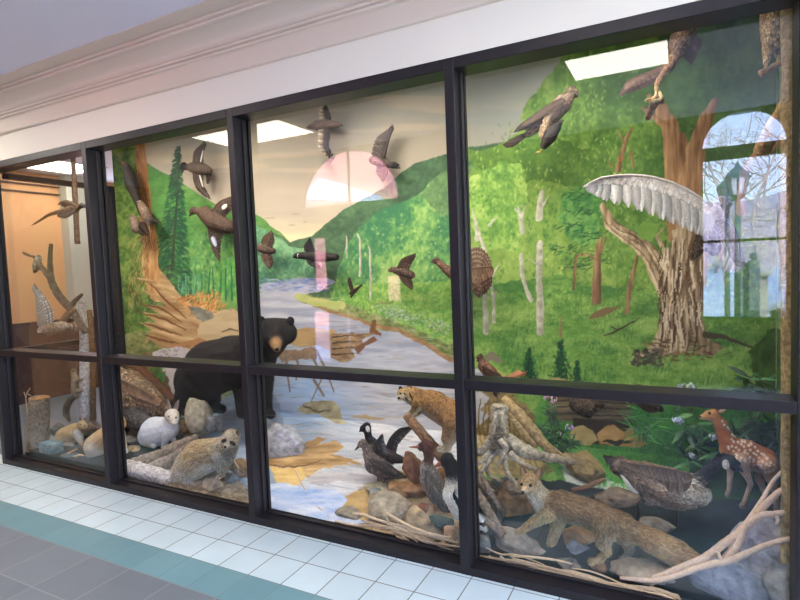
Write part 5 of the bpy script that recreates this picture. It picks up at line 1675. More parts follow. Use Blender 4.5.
b = flyer('flying_duck', 'brown flying duck with cream and dark wings right of the fluorescent light', 'duck', (324, 126), [((337, 124.5, 3.2), (339.5, 124.5, 2.4), (132, 100, 78)), ((336, 124.5, 3), (329, 124, 4.6), (136, 108, 86)), ((329, 124, 5.2), (318, 125.5, 5.2), (128, 104, 84)), ((318, 125.5, 4.6), (309, 127, 2), (110, 90, 72))],
      [dict(lead=[(330, 119), (328.5, 112), (326, 104.5)], trail=[(320, 119), (318.5, 112), (321, 105.5)], n=8, c1=(80, 70, 62), c2=(222, 206, 178), cov=(84, 74, 66)), dict(lead=[(329, 129), (329, 138), (328, 146), (333, 160)], trail=[(318, 130), (318, 140), (319, 148), (331, 158)], n=9, c1=(78, 68, 60), c2=(216, 190, 158), cov=(84, 74, 66))], None, [(341, 124.5, 1.3), (343.5, 125.2, .7)], seed=5)
flyer('flying_duck', 'dark flying duck with one wing raised beside the mirrored fanlight', 'duck', (384, 164), [((394, 165, 3.4), (396.5, 166, 2.8), (50, 42, 38)), ((392, 165, 3.2), (384, 163, 5), (96, 78, 66)), ((384, 163, 5.6), (373, 160, 4.2), (92, 74, 64))],
      [dict(lead=[(384, 158), (388, 142), (393.5, 127)], trail=[(371, 153), (376, 138), (390, 129)], n=11, c1=(90, 74, 66), c2=(106, 88, 78), cov=(84, 68, 60)), dict(lead=[(386, 168), (387, 174), (384, 180)], trail=[(376, 166), (376, 173), (381, 179)], n=7, c1=(90, 74, 66), c2=(106, 88, 78), cov=(84, 68, 60))], None, [(398, 167, 1.3), (400.5, 168.5, .7)], seed=6)
flyer('grouse', 'brown mottled grouse with wings half raised in the third bay', 'grouse', (403, 273), [((392.5, 269.5, 3), (390.8, 270, 2.3), (112, 84, 62)), ((394, 270, 3), (402, 272, 5.5), (112, 82, 60)), ((402, 272, 5.5), (411, 275, 4), (100, 74, 54))],
      [dict(lead=[(398, 268), (403, 259), (414, 255)], trail=[(409, 271), (412, 264), (416, 256.5)], n=8, c1=(108, 78, 56), c2=(122, 92, 68), bars=(4, (72, 52, 40)), cov=(104, 76, 56)), dict(lead=[(400, 276), (404, 283), (411.5, 288.5)], trail=[(411, 276), (413, 282), (413, 288)], n=8, c1=(96, 68, 50), c2=(108, 80, 58), bars=(4, (66, 48, 38)), cov=(100, 72, 54))], None, [(389.4, 270.5, .8), (388, 271.3, .3)], seed=7, sk=.28)
# game birds on the old trunk at the left
y = .93
for lab, at, bd_, wl in (('reddish-headed dark woodpecker on the left edge of the old trunk', (131, 185), [((124, 164, 2.6), (127, 167, 3), (150, 90, 76)), ((127, 168, 4), (131, 182, 6.5), (62, 52, 48)), ((131, 182, 6.5), (137, 200, 4), (50, 42, 40)), ((137, 200, 3.4), (140, 214, 1.2), (44, 38, 36))], None),
                         ('grey-brown bird clinging to the middle of the old trunk', (146, 215), [((140, 203, 2.8), (142, 206, 3.4), (160, 128, 100)), ((142, 206, 4), (147, 216, 5.6), (150, 116, 90)), ((147, 216, 5.4), (150, 222, 4), (110, 86, 68)), ((150, 220, 3.4), (158, 222, 1.2), (60, 52, 46))], None),
                         ('small brown bird on the lower left of the old trunk', (136, 226), [((132, 217, 2.8), (134, 220, 3.6), (150, 120, 96)), ((134, 220, 4.6), (137, 228, 5.6), (146, 116, 92)), ((137, 228, 4), (142, 234, 1.6), (90, 70, 56)), ((143, 226, 4), (148, 234, 2), (70, 50, 40))], None)):
    b = bird('woodpecker' if 'woodpecker' in lab else 'perched_bird', lab, 'bird', y, at, bd_, None, .0036, 500, .014, .008, seed=len(lab), sk=.2)
    h = bd_[0][0]
    cone(b, 'bill', [(h[0] - 1, h[1] - .5, y - .02, 1.), (h[0] - 4.5, h[1] - 1.5, y - .025, .3)], (70, 62, 52))
    eye(b, h[0] + .2, h[1] - .4, y - .028, .5)
# left bay: pheasant with the long tail, flying grouse, mottled bird
y = .5
b = bird('cock_pheasant', 'long-tailed pheasant in flight at the top of the left bay', 'pheasant', y, (68, 211), [((82, 205.5, 2.6), (84, 206, 2), (60, 66, 60)), ((81, 206, 2.2), (75, 208.5, 3.4), (130, 84, 52)), ((75, 208.5, 4.4), (64, 212.5, 4), (146, 116, 88)), ((64, 212.5, 3.6), (56, 212, 1.6), (156, 120, 84))], n=400, L=.013, seed=8, sk=.25)
m = MB()
for k in range(4):
    p = [pt(60 + k, 211 + k*.5, y), pt(50, 213.5 + k*.6, y + .003*k), pt(41, 219 + k*.5, y + .003*k), pt(31 + k*1.4, 225.5 - k*.4, y)]
    m.tube(p, [1.2*px(p[0]), 1.*px(p[0]), .8*px(p[0]), .25*px(p[0])], [(176, 128, 84), (156, 112, 74), (140, 98, 66), (112, 80, 56)], n=6, smooth=20, flat=((0, 1, 0), .3))
m.build('tail', MAT['feather'], b)
wing(b, y - .02, [(77, 206), (68, 202), (59, 203)], [(70, 209), (64, 207), (60, 205)], 8, (140, 104, 76), (112, 84, 64), cov=(146, 110, 80), edge=.7)
wing(b, y - .03, [(75, 211), (67, 216), (59, 215)], [(66, 212), (60, 213), (57, 213)], 8, (120, 108, 98), (96, 88, 82), cov=(120, 104, 90), edge=.7)
y = .42
b = bird('flying_grouse', 'grouse flying with a raised pale barred wing in the left bay', 'grouse', y, (52, 329), [((42, 329.5, 3), (40, 331, 2.4), (206, 196, 180)), ((43, 329, 4), (50, 329, 6), (196, 178, 156)), ((50, 329, 6.2), (61, 327, 6), (176, 146, 114)), ((61, 327, 5.4), (68, 326, 3), (190, 166, 140))], n=700, L=.014, seed=9, sk=.25)
wing(b, y - .02, [(39, 326), (37, 312), (36, 298), (33, 286)], [(54, 320), (52.5, 309), (46, 298), (36, 289)], 13, (200, 200, 200), (226, 224, 220), bars=(5, (136, 136, 138)), cov=(176, 170, 164), edge=.8)
wing(b, y + .05, [(58, 324), (64, 316), (74, 308)], [(66, 325), (70, 318), (76, 309)], 8, (176, 138, 100), (146, 112, 82), bars=(3, (110, 82, 60)), cov=(176, 138, 100), edge=.8)
tail(b, y, (67, 326), [(78, 321), (81, 326), (79, 331)], 7, (206, 190, 170), (176, 150, 124), bars=(3, (110, 86, 68)), w=3.2)
y = .5
b = bird('kestrel', 'small mottled pale bird perched on the left fork of driftwood', 'bird', y - .02, (38, 268), [((38.5, 257, 2.4), (38, 260, 3), (196, 186, 160)), ((38, 260, 3.6), (37, 266, 4.2), (186, 176, 146)), ((37, 266, 3.8), (35, 271, 2), (90, 80, 66))], n=500, L=.011, seed=10, sk=.35, f=160)
tail(b, y - .02, (35, 258), [(22, 252), (23, 253.5)], 3, (150, 120, 92), (120, 90, 70), w=2)
eye(b, 37.6, 256.4, y - .045, .5)
# perched pheasant on the stump and two grouse by the painted log
y = .55
b = bird('ring_necked_pheasant', 'brown pheasant perched behind the middle rail on the old stump', 'pheasant', y, (486, 378), [((480.5, 357.5, 3.3), (478.5, 358.5, 2.4), (104, 74, 56)), ((481, 359, 3), (484, 366, 4.6), (146, 96, 66)), ((484, 366, 6), (490, 373, 7), (140, 92, 62)), ((490, 373, 6), (498, 377, 3.6), (104, 72, 52)), ((488, 374, 5), (493, 384, 5), (120, 80, 56)), ((493, 384, 4), (496, 393, 3), (70, 52, 44))], n=900, L=.016, seed=11, sk=.25)
m = MB()
for k in range(5):
    p = [pt(498, 377 + k*.4, y), pt(508, 378.5 - k*.3, y + .003*k), pt(519, 375 - k*.8, y + .003*k), pt(527 - k*.7, 371.5 + k*1.4, y)]
    m.tube(p, [1.6*px(p[0]), 1.8*px(p[0]), 1.8*px(p[0]), .5*px(p[0])], [(120, 80, 56), (156, 106, 72), (166, 110, 74), (140, 86, 60)], n=6, smooth=18, flat=((0, 1, 0), .3))
m.build('tail', MAT['feather'], b)
cone(b, 'bill', [(477, 359, y - .02, 1.2), (475, 360.3, y - .02, .3)], (190, 170, 130))
eye(b, 479.6, 357, y - .034, .6)
wing(b, y - .045, [(484, 366), (490, 370), (498, 375)], [(487, 377), (494, 380), (502, 379)], 8, (112, 76, 54), (90, 64, 48), cov=(126, 82, 58), bars=(3, (76, 54, 42)))
legs(b, y, [((493, 386), (494, 399), (493, 406)), ((497, 388), (499, 400), (498, 407))], (150, 120, 90), .9)
y = .9
for lab, at, bd_ in (('dark mottled grouse roosting on the painted fallen log', (582, 412), [((574, 400, 4), (578, 403, 7), (84, 66, 50)), ((578, 404, 8.5), (590, 406, 9), (92, 72, 52)), ((590, 406, 7), (601, 405, 3), (74, 58, 44)), ((583, 409, 7), (587, 412, 6), (70, 54, 40))]),
                     ('dark brown grouse mostly hidden behind the middle rail', (645, 412), [((632, 391, 4.5), (638, 394, 8.5), (112, 84, 62)), ((638, 394, 9.5), (650, 403, 9.5), (84, 62, 48)), ((650, 403, 8.5), (659, 408, 3.5), (66, 50, 40))])):
    b = bird('roosting_grouse', lab, 'grouse', y, at, bd_, None, .005, 1100, .02, .01, seed=len(lab), sk=.28, tip=1.35)
    h = bd_[0][0]
    cone(b, 'bill', [(h[0] - 2, h[1], y - .02, 1.3), (h[0] - 5, h[1] + 1, y - .02, .4)], (70, 60, 50))
    eye(b, h[0], h[1] - 1.5, y - .03, .7)
# Canada goose
y = .5
b = bird('goose', 'brown barred goose with a black neck bending towards the fawn', 'goose', y, (660, 512), [
    ((609, 459.5, 3), (618, 464, 6), (66, 54, 46)), ((618, 465, 8), (640, 476, 14), (126, 98, 74)), ((640, 476, 14.5), (664, 485, 18), (150, 120, 92)), ((664, 485, 18), (686, 490, 17), (176, 150, 120)), ((684, 490, 16), (694, 492, 13.5), (206, 188, 162)), ((650, 492, 12), (676, 499, 10), (196, 172, 142)),
    ((692, 486, 10), (701, 478, 6.4), (54, 48, 46)), ((701, 478, 6), (712, 468, 4.8), (38, 36, 38)), ((712, 468, 4.6), (720, 460, 4.4), (34, 32, 34)), ((720, 460, 4.6), (728, 460, 5.2), (32, 30, 32)), ((728, 460, 5), (733, 464, 4), (32, 30, 32))], vox=.006, n=3800, L=.032, W=.02, tip=1.5, root=.7, jit=.1, sk=.16, f=40, seed=12)
wing(b, y - .1, [(690, 474), (664, 468), (636, 464), (622, 462)], [(684, 492), (660, 492), (638, 480), (612, 464)], 18, (126, 98, 74), (140, 112, 86), cov=(142, 112, 86), wide=1.3, edge=.9, yt=.05, rim=1.35)
m = MB()
pp = [pt(617, 468, y - .02), pt(626, 481, y - .05), pt(636, 493, y - .04), pt(642, 501, y - .02)]
m.tube(pp, [1.2*px(pp[0]), 2.*px(pp[0]), 2.2*px(pp[0]), 1.*px(pp[0])], (236, 228, 208), n=8, smooth=16)
m.build('rump_band', MAT['feather'], b)
m = MB()
p = pt(725.8, 464.5, y - .04)
m.ball(p, (3.2*px(p), .7*px(p), 5.2*px(p)), (226, 212, 190), 12, 8)
m.build('cheek_patch', MAT['plumage'], b)
cone(b, 'bill', [(735, 465, y - .01, 2.4), (740, 469, y - .012, 1.8), (743, 472, y - .012, .8)], (34, 32, 32))
eye(b, 730.5, 459.5, y - .045, .9)
tail(b, y, (616, 463), [(603, 456), (606, 461), (611, 467)], 7, (70, 56, 48), (48, 40, 36), w=4.5)
legs(b, y, [((636, 498), (638, 512), (636, 522)), ((676, 506, .04), (677, 520, .04), (675, 530, .04))], (40, 36, 34), 1.4)
# duck party on the rocks of the third bay
y = .48
b = bird('duck', 'grey-brown hen duck standing in front of the crested drake', 'duck', y, (378, 478), [((363, 443, 4), (360.5, 444.5, 3), (146, 126, 112)), ((364, 444, 3.6), (368.5, 453, 4.6), (134, 114, 100)), ((368, 454, 5.5), (374, 464, 9), (130, 110, 96)), ((374, 464, 9.5), (386, 471, 8.5), (122, 102, 88)), ((386, 471, 7.5), (398, 475, 4), (104, 88, 76)), ((398, 475, 3), (405, 477, 1.4), (76, 66, 60))], n=1500, L=.016, seed=13, sk=.18)
cone(b, 'bill', [(359, 446, y - .01, 1.5), (356.2, 449, y - .012, .9), (355, 450.3, y - .012, .4)], (64, 58, 54))
eye(b, 361.8, 442.6, y - .024, .6)
wing(b, y - .055, [(372, 458), (382, 462), (392, 470)], [(376, 471), (388, 476), (401, 477)], 9, (112, 94, 82), (96, 78, 68), cov=(126, 106, 92))
legs(b, y, [((378, 473), (378, 480), (376, 484)), ((384, 474), (385, 480), (383, 484))], (80, 70, 56), .8)
y = .56
b = bird('hooded_drake', 'black drake with a white head patch and raised wings', 'duck', y, (384, 470), [((366.5, 427, 4.6), (363.5, 428.5, 3.6), (36, 32, 32)), ((367, 429, 4), (369, 439, 3.6), (36, 32, 32)), ((369, 439, 4.4), (378, 449, 7), (52, 42, 38)), ((378, 449, 8), (390, 457, 7.5), (84, 60, 48)), ((390, 457, 6.5), (402, 460, 3.4), (64, 50, 44)), ((402, 460, 2.6), (408, 460.5, 1.2), (54, 44, 40)), ((372, 447, 4, -.02), (377, 455, 5, -.02), (190, 180, 168))], n=1000, L=.015, seed=14, sk=.15)
m = MB()
p = pt(367.8, 429, y - .03)
m.ball(p, (2.6*px(p), .9*px(p), 3.4*px(p)), (238, 232, 222), 12, 8)
m.build('cheek_patch', MAT['plumage'], b)
cone(b, 'bill', [(362, 430, y - .01, 1.3), (359.3, 431.8, y - .012, .5)], (40, 38, 36))
eye(b, 364.5, 427, y - .035, .6)
wing(b, y + .0, [(387, 448), (391, 438), (400, 429), (413, 426.5)], [(396, 455), (398, 446), (405, 437), (413, 428)], 13, (96, 76, 64), (134, 112, 96), cov=(76, 62, 54))
wing(b, y - .05, [(378, 449), (377, 442), (381, 435)], [(389, 456), (386, 447), (383, 437)], 9, (112, 104, 98), (150, 140, 132), cov=(90, 82, 78))
y = .36
b = bird('merganser', 'slim grey merganser with a rusty head and red bill', 'duck', y, (438, 512), [((426, 446, 6), (422.5, 446.5, 4.6), (120, 66, 50)), ((428, 447, 6), (429, 457, 5), (116, 64, 50)), ((429, 457, 4.8), (427.5, 464, 5), (126, 84, 66)), ((427, 466, 7), (430, 478, 10.5), (160, 146, 130)), ((430, 478, 10.5), (438, 494, 10), (146, 130, 116)), ((438, 494, 9), (445, 506, 5.5), (140, 122, 106)), ((445, 506, 4.5), (451, 513, 2.2), (132, 116, 100))], n=2600, L=.017, seed=15, sk=.14, tip=1.2)
cone(b, 'bill', [(419, 446.6, y - .02, 1.7), (414, 447, y - .03, 1.1), (409, 447, y - .035, .5)], (150, 84, 64))
eye(b, 421.6, 444.6, y - .05, .8)
wing(b, y - .065, [(428, 470), (436, 480), (444, 494)], [(426, 490), (436, 503), (451, 514)], 11, (146, 132, 118), (120, 106, 94), cov=(152, 138, 122), wide=1.3)
legs(b, y, [((434, 503), (433, 512), (431, 516)), ((440, 505, .04), (441, 513, .04), (439, 517, .04))], (170, 90, 60), 1.)
y = .2
b = bird('eider', 'black-headed white-breasted sea duck behind the third mullion', 'duck', y, (462, 528), [((447.5, 460, 7), (444, 461.5, 5), (38, 36, 38)), ((450, 463, 6.8), (453, 476, 7), (36, 34, 36)), ((453, 480, 8), (455, 494, 12), (234, 224, 200)), ((455, 494, 12.5), (464, 508, 13.5), (238, 232, 220)), ((464, 508, 12.5), (474, 521, 8), (226, 222, 216)), ((474, 521, 7), (484, 528, 3), (196, 190, 182))], n=2200, L=.018, seed=16, sk=.05, tip=1.04, root=.92, jit=.05)
cone(b, 'bill', [(441, 463.5, y - .02, 3.), (437, 465.5, y - .03, 2.), (434, 467.5, y - .035, .8)], (150, 84, 64))
eye(b, 444, 459, y - .06, .9)
wing(b, y - .075, [(458, 490), (468, 502), (480, 517)], [(454, 500), (466, 520), (486, 528)], 10, (46, 42, 42), (54, 48, 46), cov=(230, 224, 212), wide=1.3)
# scalloped turkey hen resting at the left
y = .69
b = bird('turkey_hen', 'brown scalloped game bird resting beside the first mullion', 'turkey', y, (140, 418), [((118, 374, 8), (126, 384, 14), (150, 124, 96)), ((126, 384, 16), (138, 398, 19), (136, 108, 80)), ((138, 398, 19), (152, 406, 14), (140, 112, 84)), ((152, 405, 11), (164, 412, 6), (130, 96, 68)), ((120, 398, 12), (132, 412, 12), (120, 96, 74)), ((112, 366, 4), (118, 373, 6), (120, 92, 72))], vox=.006, n=2400, L=.034, W=.026, tip=1.55, root=.62, jit=.16, sk=.2, f=60, seed=17)
wing(b, y - .13, [(121, 380), (133, 385), (146, 392), (155, 398)], [(127, 400), (139, 408), (152, 410), (164, 412)], 13, (112, 86, 62), (170, 132, 96), bars=(4, (74, 54, 40)), cov=(150, 116, 84), rim=1.3)
# ---------------------------------------------------------------- tree trunks, stumps and driftwood
def wood(name, label, cat, branches, col, col2=None, seed=0, rough=.12, mat='bark', n=12, group=None, part='branch', main='trunk'):
    """branches: lists of (u, v, y, r_px); the first is the trunk, the rest become parts"""
    a = branches[0][0]
    if len(branches) == 1:
        o = limbwood(None, name, branches[0], col, n, rough, seed, mat, col2=col2)
        return tag(o, label, cat, group)
    t = thing(name, label, cat, P(a[0], a[1], a[2]), group)
    for k, b in enumerate(branches):
        limbwood(t, main if k == 0 else part, b, col, n if k == 0 else max(7, n - 3), rough, seed + k, mat, col2=col2)
    return t
# pale slender trunk reaching from the floor to above the glass
wood('slender_trunk', 'tall slender trunk, pale below and brown above, in the left bay', 'tree trunk', [[(84.5, 424, .62, 4.8), (84.5, 385, .62, 4.6), (84, 340, .62, 4.2), (82, 300, .62, 3.4)]], (206, 208, 216), (176, 168, 160), 3, .06)
wood('dead_pole', 'thin brown pole hanging above the pheasant in the left bay', 'pole', [[(77.5, 244, .6, 2.6), (75.6, 205, .6, 2.5), (73, 160, .6, 2.3), (72, 140, .6, 2.2)]], (122, 98, 80), (110, 88, 72), 4, .08)
wood('brown_trunk', 'brown rough trunk just behind the pale slender trunk', 'tree trunk', [[(92, 424, .72, 3.8), (91.5, 390, .72, 3.8), (90.5, 345, .72, 3.4), (89.5, 310, .72, 2.6)]], (120, 92, 66), (136, 106, 80), 5, .14)
wood('driftwood_fork', 'grey forked driftwood rising across the left bay', 'driftwood', [
    [(86, 332, .6, 3), (78, 320, .58, 3.4), (70.5, 308.5, .55, 3.6), (60, 297, .53, 3.6), (51.5, 281, .5, 3.3), (50, 262, .5, 2.4), (51, 244, .5, 1.6)],
    [(52, 282, .5, 2.6), (45, 272, .49, 2.4), (38, 262, .48, 2), (33, 256, .48, 1)], [(70, 308, .55, 2.6), (75, 301, .56, 2.2), (82, 294.5, .57, 1.6)]], (112, 100, 88), (84, 72, 62), 6, .14)
def log_round(name, label, u, v0, v1, y, r, side, top, seed):
    """a sawn upright log: bark tube and a pale cut top"""
    a, b = P(u - .7, v1, y), P(u + .9, v0, y)
    k = px(a)
    t = thing(name, label, 'stump', a)
    m = MB()
    m.tube([a, a*.66 + b*.34, a*.33 + b*.67, b], [r*k*1.06, r*k, r*k*.98, r*k*.97], side, n=22, smooth=16, rough=.05, seed=seed)
    m.build('bark', MAT['bark'], t)
    m = MB()
    for q, c in ((.94, top), (.6, np.array(top)*.86), (.3, top)):
        z = .004 + .002*(1 - q)
        m.tube([b + np.array([0, 0, .0]), b + np.array([0, 0, z])], [r*k*q, r*k*q], c, n=22)
    m.build('cut_face', MAT['twig'], t)
    return t
log_round('log_stump', 'upright sawn log with speckled bark near the left corner', 38.5, 398, 457, .36, 9.3, (158, 142, 126), (206, 150, 98), 7)
wood('weathered_log', 'weathered grey split log lying between the white hare and the raccoon', 'log', [
    [(120, 466, .24, 4), (138, 463, .29, 6.5), (160, 457, .33, 7.5), (180, 447, .38, 7.5), (197, 437, .42, 3.5)], [(150, 468, .24, 5), (166, 463, .28, 7), (184, 452, .32, 6), (192, 443, .36, 3)]], (166, 154, 142), (126, 112, 100), 8, .16, part='split_piece')
wood('mossy_log', 'dark brown log leaning down behind the scalloped game bird', 'log', [[(122, 362, .96, 4), (140, 371, .94, 5), (158, 388, .9, 5.5), (174, 402, .86, 5)]], (96, 66, 48), (84, 56, 42), 9, .14)
wood('leaning_log', 'tan peeled log under the bobcat leaning to the lower right', 'log', [[(405.5, 414.5, .36, 4.2), (412, 422, .37, 5), (424, 436, .4, 5.2), (436, 450, .43, 5.4), (446, 464, .45, 5)]], (176, 130, 90), (166, 124, 88), 10, .07)
wood('pale_log', 'pale speckled log lying along the sill under the weathered log', 'log', [[(121, 468, .19, 8), (138, 471, .185, 8.5), (158, 476, .18, 8.2), (173, 481, .175, 7)]], (206, 200, 198), (190, 182, 178), 22, .12)
# the old stump with its spreading roots
wood('root_stump', 'old weathered stump with spreading roots right of the third mullion', 'stump', [
    [(499.5, 405, .5, 7.6), (499.5, 414, .5, 8.4), (499, 424, .5, 9), (499, 434, .5, 10), (500, 443, .49, 12.5), (500, 451, .47, 12)],
    [(494, 438, .48, 6), (488, 446, .46, 6), (481, 451, .45, 4.6), (472, 454, .44, 4), (462, 458, .44, 3)], [(506, 439, .48, 7), (516, 446, .46, 7.4), (530, 453, .44, 6.4), (546, 457, .43, 5), (562, 460, .42, 4), (576, 463, .41, 2.6)],
    [(498, 450, .44, 4), (505, 458, .41, 3.4), (506, 470, .38, 2.6), (514, 482, .35, 2.2), (525, 490, .33, 1.4)], [(490, 452, .44, 3.4), (483, 460, .4, 2.8), (474, 466, .38, 2.2), (466, 470, .37, 1.6)], [(496, 452, .46, 3.2), (487, 464, .42, 2.6), (490, 476, .39, 2.2), (504, 482, .37, 1.5)],
    [(510, 453, .42, 3.6), (520, 462, .4, 3), (532, 468, .38, 2.4), (543, 473, .36, 1.3)], [(494, 456, .42, 2.6), (480, 474, .37, 2.4), (484, 486, .35, 2), (496, 492, .34, 1.3)], [(502, 412, .44, 1.6), (503, 426, .43, 2.2), (508, 438, .42, 2)], [(496, 412, .44, 1.6), (494, 426, .43, 2), (490, 440, .42, 2)],
    [(500, 440, .42, 3), (506, 448, .4, 2.6), (500, 460, .38, 1.8), (494, 468, .37, 1.2)]],
    (190, 176, 152), (140, 124, 102), 11, .2, part='root')
wood('forked_log', 'tan forked log leaning down behind the old stump', 'log', [
    [(503, 399, .72, 5), (514, 410, .7, 6.4), (530, 428, .68, 6), (546, 446, .66, 5), (564, 458, .64, 2.6)], [(508, 410, .7, 5), (518, 424, .68, 5.4), (530, 440, .66, 4.6), (536, 448, .65, 3)]], (178, 150, 106), (150, 124, 84), 12, .1, part='fork')
wood('split_driftwood', 'pair of grey split driftwood pieces beside the third mullion', 'driftwood', [
    [(474, 486, .3, 3), (482, 500, .27, 4.2), (492, 518, .23, 4.6), (504, 534, .2, 2.6)], [(480, 516, .24, 3), (490, 524, .2, 4), (502, 536, .17, 2.8)], [(482, 476, .34, 2.4), (490, 492, .31, 3.2), (500, 510, .28, 2.4)]], (140, 122, 106), (112, 96, 84), 13, .16, part='split_piece')
# the right-hand post and the limbs above it
wood('upright_post', 'weathered upright trunk at the right end of the display', 'tree trunk', [[(795, 640, .24, 10.5), (793, 500, .24, 9.8), (792.5, 300, .24, 9.6), (792.5, 100, .24, 9.6), (792.5, -40, .24, 9.6)]], (170, 146, 100), (140, 116, 80), 14, .1, n=16)
wood('slim_post', 'slim brown trunk behind the tawny hawk at the top right', 'tree trunk', [[(790, -8, .62, 5.5), (791, 60, .62, 5.5), (789, 130, .62, 5), (788, 210, .62, 4.4)]], (132, 102, 78), (120, 92, 70), 15, .1)
wood('leaning_limb', 'tan bark limb slanting down from the upper right corner', 'branch', [[(797, 90, .36, 7.5), (790, 102, .48, 8), (780, 118, .62, 8), (766, 142, .76, 7.5), (757, 162, .92, 6)]], (190, 152, 106), (170, 130, 90), 16, .14)
# bare branches at the lower right
pk = (216, 186, 162)
wood('bare_branch', 'long peeled branch rising from the fox tail to the right post', 'branch', [
    [(640, 580, .15, 2), (660, 576, .148, 2.8), (684, 566, .148, 3.2), (704, 558, .152, 3.6), (722, 545, .168, 3.8), (740, 532, .19, 4), (752, 520, .2, 3.6), (768, 502, .22, 3.2), (782, 490, .24, 2.8), (791, 486, .25, 2)],
    [(742, 530, .19, 3), (760, 516, .18, 3.2), (774, 514, .18, 3), (785, 512, .18, 2.4)], [(775, 514, .18, 2.4), (778, 520, .17, 1.8), (776, 524, .17, 1.2)], [(790, 487, .24, 2.2), (787, 474, .24, 2), (790, 466, .24, 2), (794, 460, .24, 1.8)]], pk, (206, 172, 146), 17, .07, mat='twig')
wood('bare_branch', 'slim peeled branch standing upright behind the long branch', 'branch', [[(718, 563, .15, 1.6), (734, 545, .17, 2.2), (746, 524, .2, 2.2), (762, 500, .24, 2), (774, 480, .27, 1.8), (786, 468, .29, 1.4), (794, 461, .3, 1)]], pk, None, 18, .07, mat='twig')
wood('bare_branch', 'lowest peeled branch reaching the right edge above the grey boulder', 'branch', [[(560, 556, .3, 1), (620, 578, .13, 1.6), (660, 580, .13, 2.6), (700, 567, .13, 3), (730, 560, .13, 3.2), (750, 552, .13, 3), (764, 546, .13, 2.6), (780, 541, .14, 2.6), (799, 537, .15, 2)][1:], [(722, 562, .13, 2), (719, 556, .13, 2), (718, 552, .13, 1.8)]], pk, (200, 170, 142), 19, .08, mat='twig', main='branch', part='stub')
wood('bare_branch', 'short peeled branch crossing the pale slab at the right', 'branch', [[(726, 560, .15, 2.6), (738, 545, .16, 3.2), (744, 528, .18, 2.6), (752, 514, .2, 2)]], pk, None, 20, .08, mat='twig')
wood('broken_stick', 'short broken stick between the fox back and the lawn', 'stick', [[(572, 490, .42, 2), (586, 487, .42, 2.4), (598, 482, .42, 2.2), (605, 479, .42, 1.6)]], (140, 104, 78), None, 21, .1, mat='twig')
# dry twigs strewn along the sill
tw = (214, 184, 148)
twigs = {'dry twigs on the sill of the third bay': [
    [(335, 521, .1135, 0.88), (352, 525, .1135, 1.21), (374, 526, .1135, 1.32), (396, 529, .1135, 1.1), (418, 542, .1135, 0.77)], [(386, 513, .1135, 1.32), (402, 522, .1135, 1.43), (416, 530, .1135, 1.43), (426, 540, .1135, 1.1)],
    [(388, 524, .1135, 1.43), (404, 530, .1135, 1.65), (424, 541, .1135, 1.54), (446, 545, .1135, 1.32), (460, 547, .1135, 0.88)], [(390, 530, .1135, 1.32), (408, 536, .1135, 1.43), (430, 542, .1135, 1.32), (448, 549, .1135, 1.1), (459, 553, .1135, 0.77)],
    [(386, 518, .1135, 0.88), (392, 526, .1135, 1.1), (402, 536, .1135, 0.99), (412, 543, .1135, 0.77)], [(394, 525, .1135, 0.99), (412, 527, .1135, 1.1), (430, 536, .1135, 1.1), (458, 543, .1135, 0.77)], [(396, 536, .1135, 0.88), (408, 541, .1135, 0.99), (420, 545, .1135, 0.66)]],
    'dry twigs on the sill of the right bay': [
    [(480, 556, .1135, 0.88), (498, 559, .1135, 1.32), (520, 562, .1135, 1.32), (545, 570, .1135, 0.99)], [(500, 556, .1135, 1.1), (514, 566, .1135, 1.65), (536, 570, .1135, 1.76), (560, 573, .1135, 1.54), (600, 583, .1135, 1.1)],
    [(504, 562, .1135, 1.21), (524, 569, .1135, 1.54), (552, 573, .1135, 1.65), (586, 581, .1135, 1.43), (612, 588, .1135, 0.88)], [(512, 558, .1135, 0.99), (534, 564, .1135, 1.32), (562, 571, .1135, 1.32), (592, 579, .1135, 0.99)],
    [(540, 572, .1135, 0.88), (552, 577, .1135, 1.1), (566, 582, .1135, 0.77)], [(510, 556, .1135, 1.1), (530, 557, .1135, 1.32), (556, 560, .1135, 1.1), (572, 564, .1135, 0.66)], [(560, 574, .1135, 0.88), (582, 580, .1135, 1.21), (612, 587, .1135, 1.1), (640, 597, .1135, 0.66)]],
    'thin twigs at the foot of the second mullion': [
    [(295, 469, .4, .7), (300, 480, .36, .8), (308, 494, .3, .9), (318, 507, .24, .7)], [(318, 507, .2, .8), (328, 514, .18, .9), (345, 521, .16, .7)]],
    'crossed sticks beside the raccoon': [
    [(203, 494, .16, 1.2), (210, 484, .2, 1.5), (222, 472, .26, 1.6), (232, 459, .3, 1.2)], [(208, 490, .18, 1), (218, 480, .22, 1.3), (228, 468, .26, 1.2), (233, 458, .28, .9)], [(233, 459, .28, 1), (236, 464, .26, 1), (239, 468, .25, .7)]],
    'pale sticks in front of the slate blocks': [
    [(60, 459, .2, 1), (68, 454, .24, 1.2), (77, 449, .28, .9)], [(62, 464, .17, 1.1), (70, 459, .2, 1.3), (80, 455, .24, 1), (86, 457, .26, .7)]],
    'thin dead stems above the sawn log': [[(31, 452, .5, .6), (29, 425, .5, .6), (26, 398, .5, .6), (30, 388, .5, .4)], [(26, 398, .5, .5), (24, 392, .5, .4)], [(28, 394, .5, .5), (31, 396, .5, .4)]]}
TWL = {'dry twigs on the sill of the third bay': 'thin dry twig in the tangle on the sill of the third bay', 'dry twigs on the sill of the right bay': 'thin dry twig in the tangle on the sill below the fox',
       'thin twigs at the foot of the second mullion': 'thin bent twig at the foot of the second mullion', 'crossed sticks beside the raccoon': 'slim dry stick crossed beside the raccoon',
       'pale sticks in front of the slate blocks': 'pale bare stick in front of the slate blocks', 'thin dead stems above the sawn log': 'thin dead stem sticking up above the sawn log'}
rq = np.random.default_rng(21)
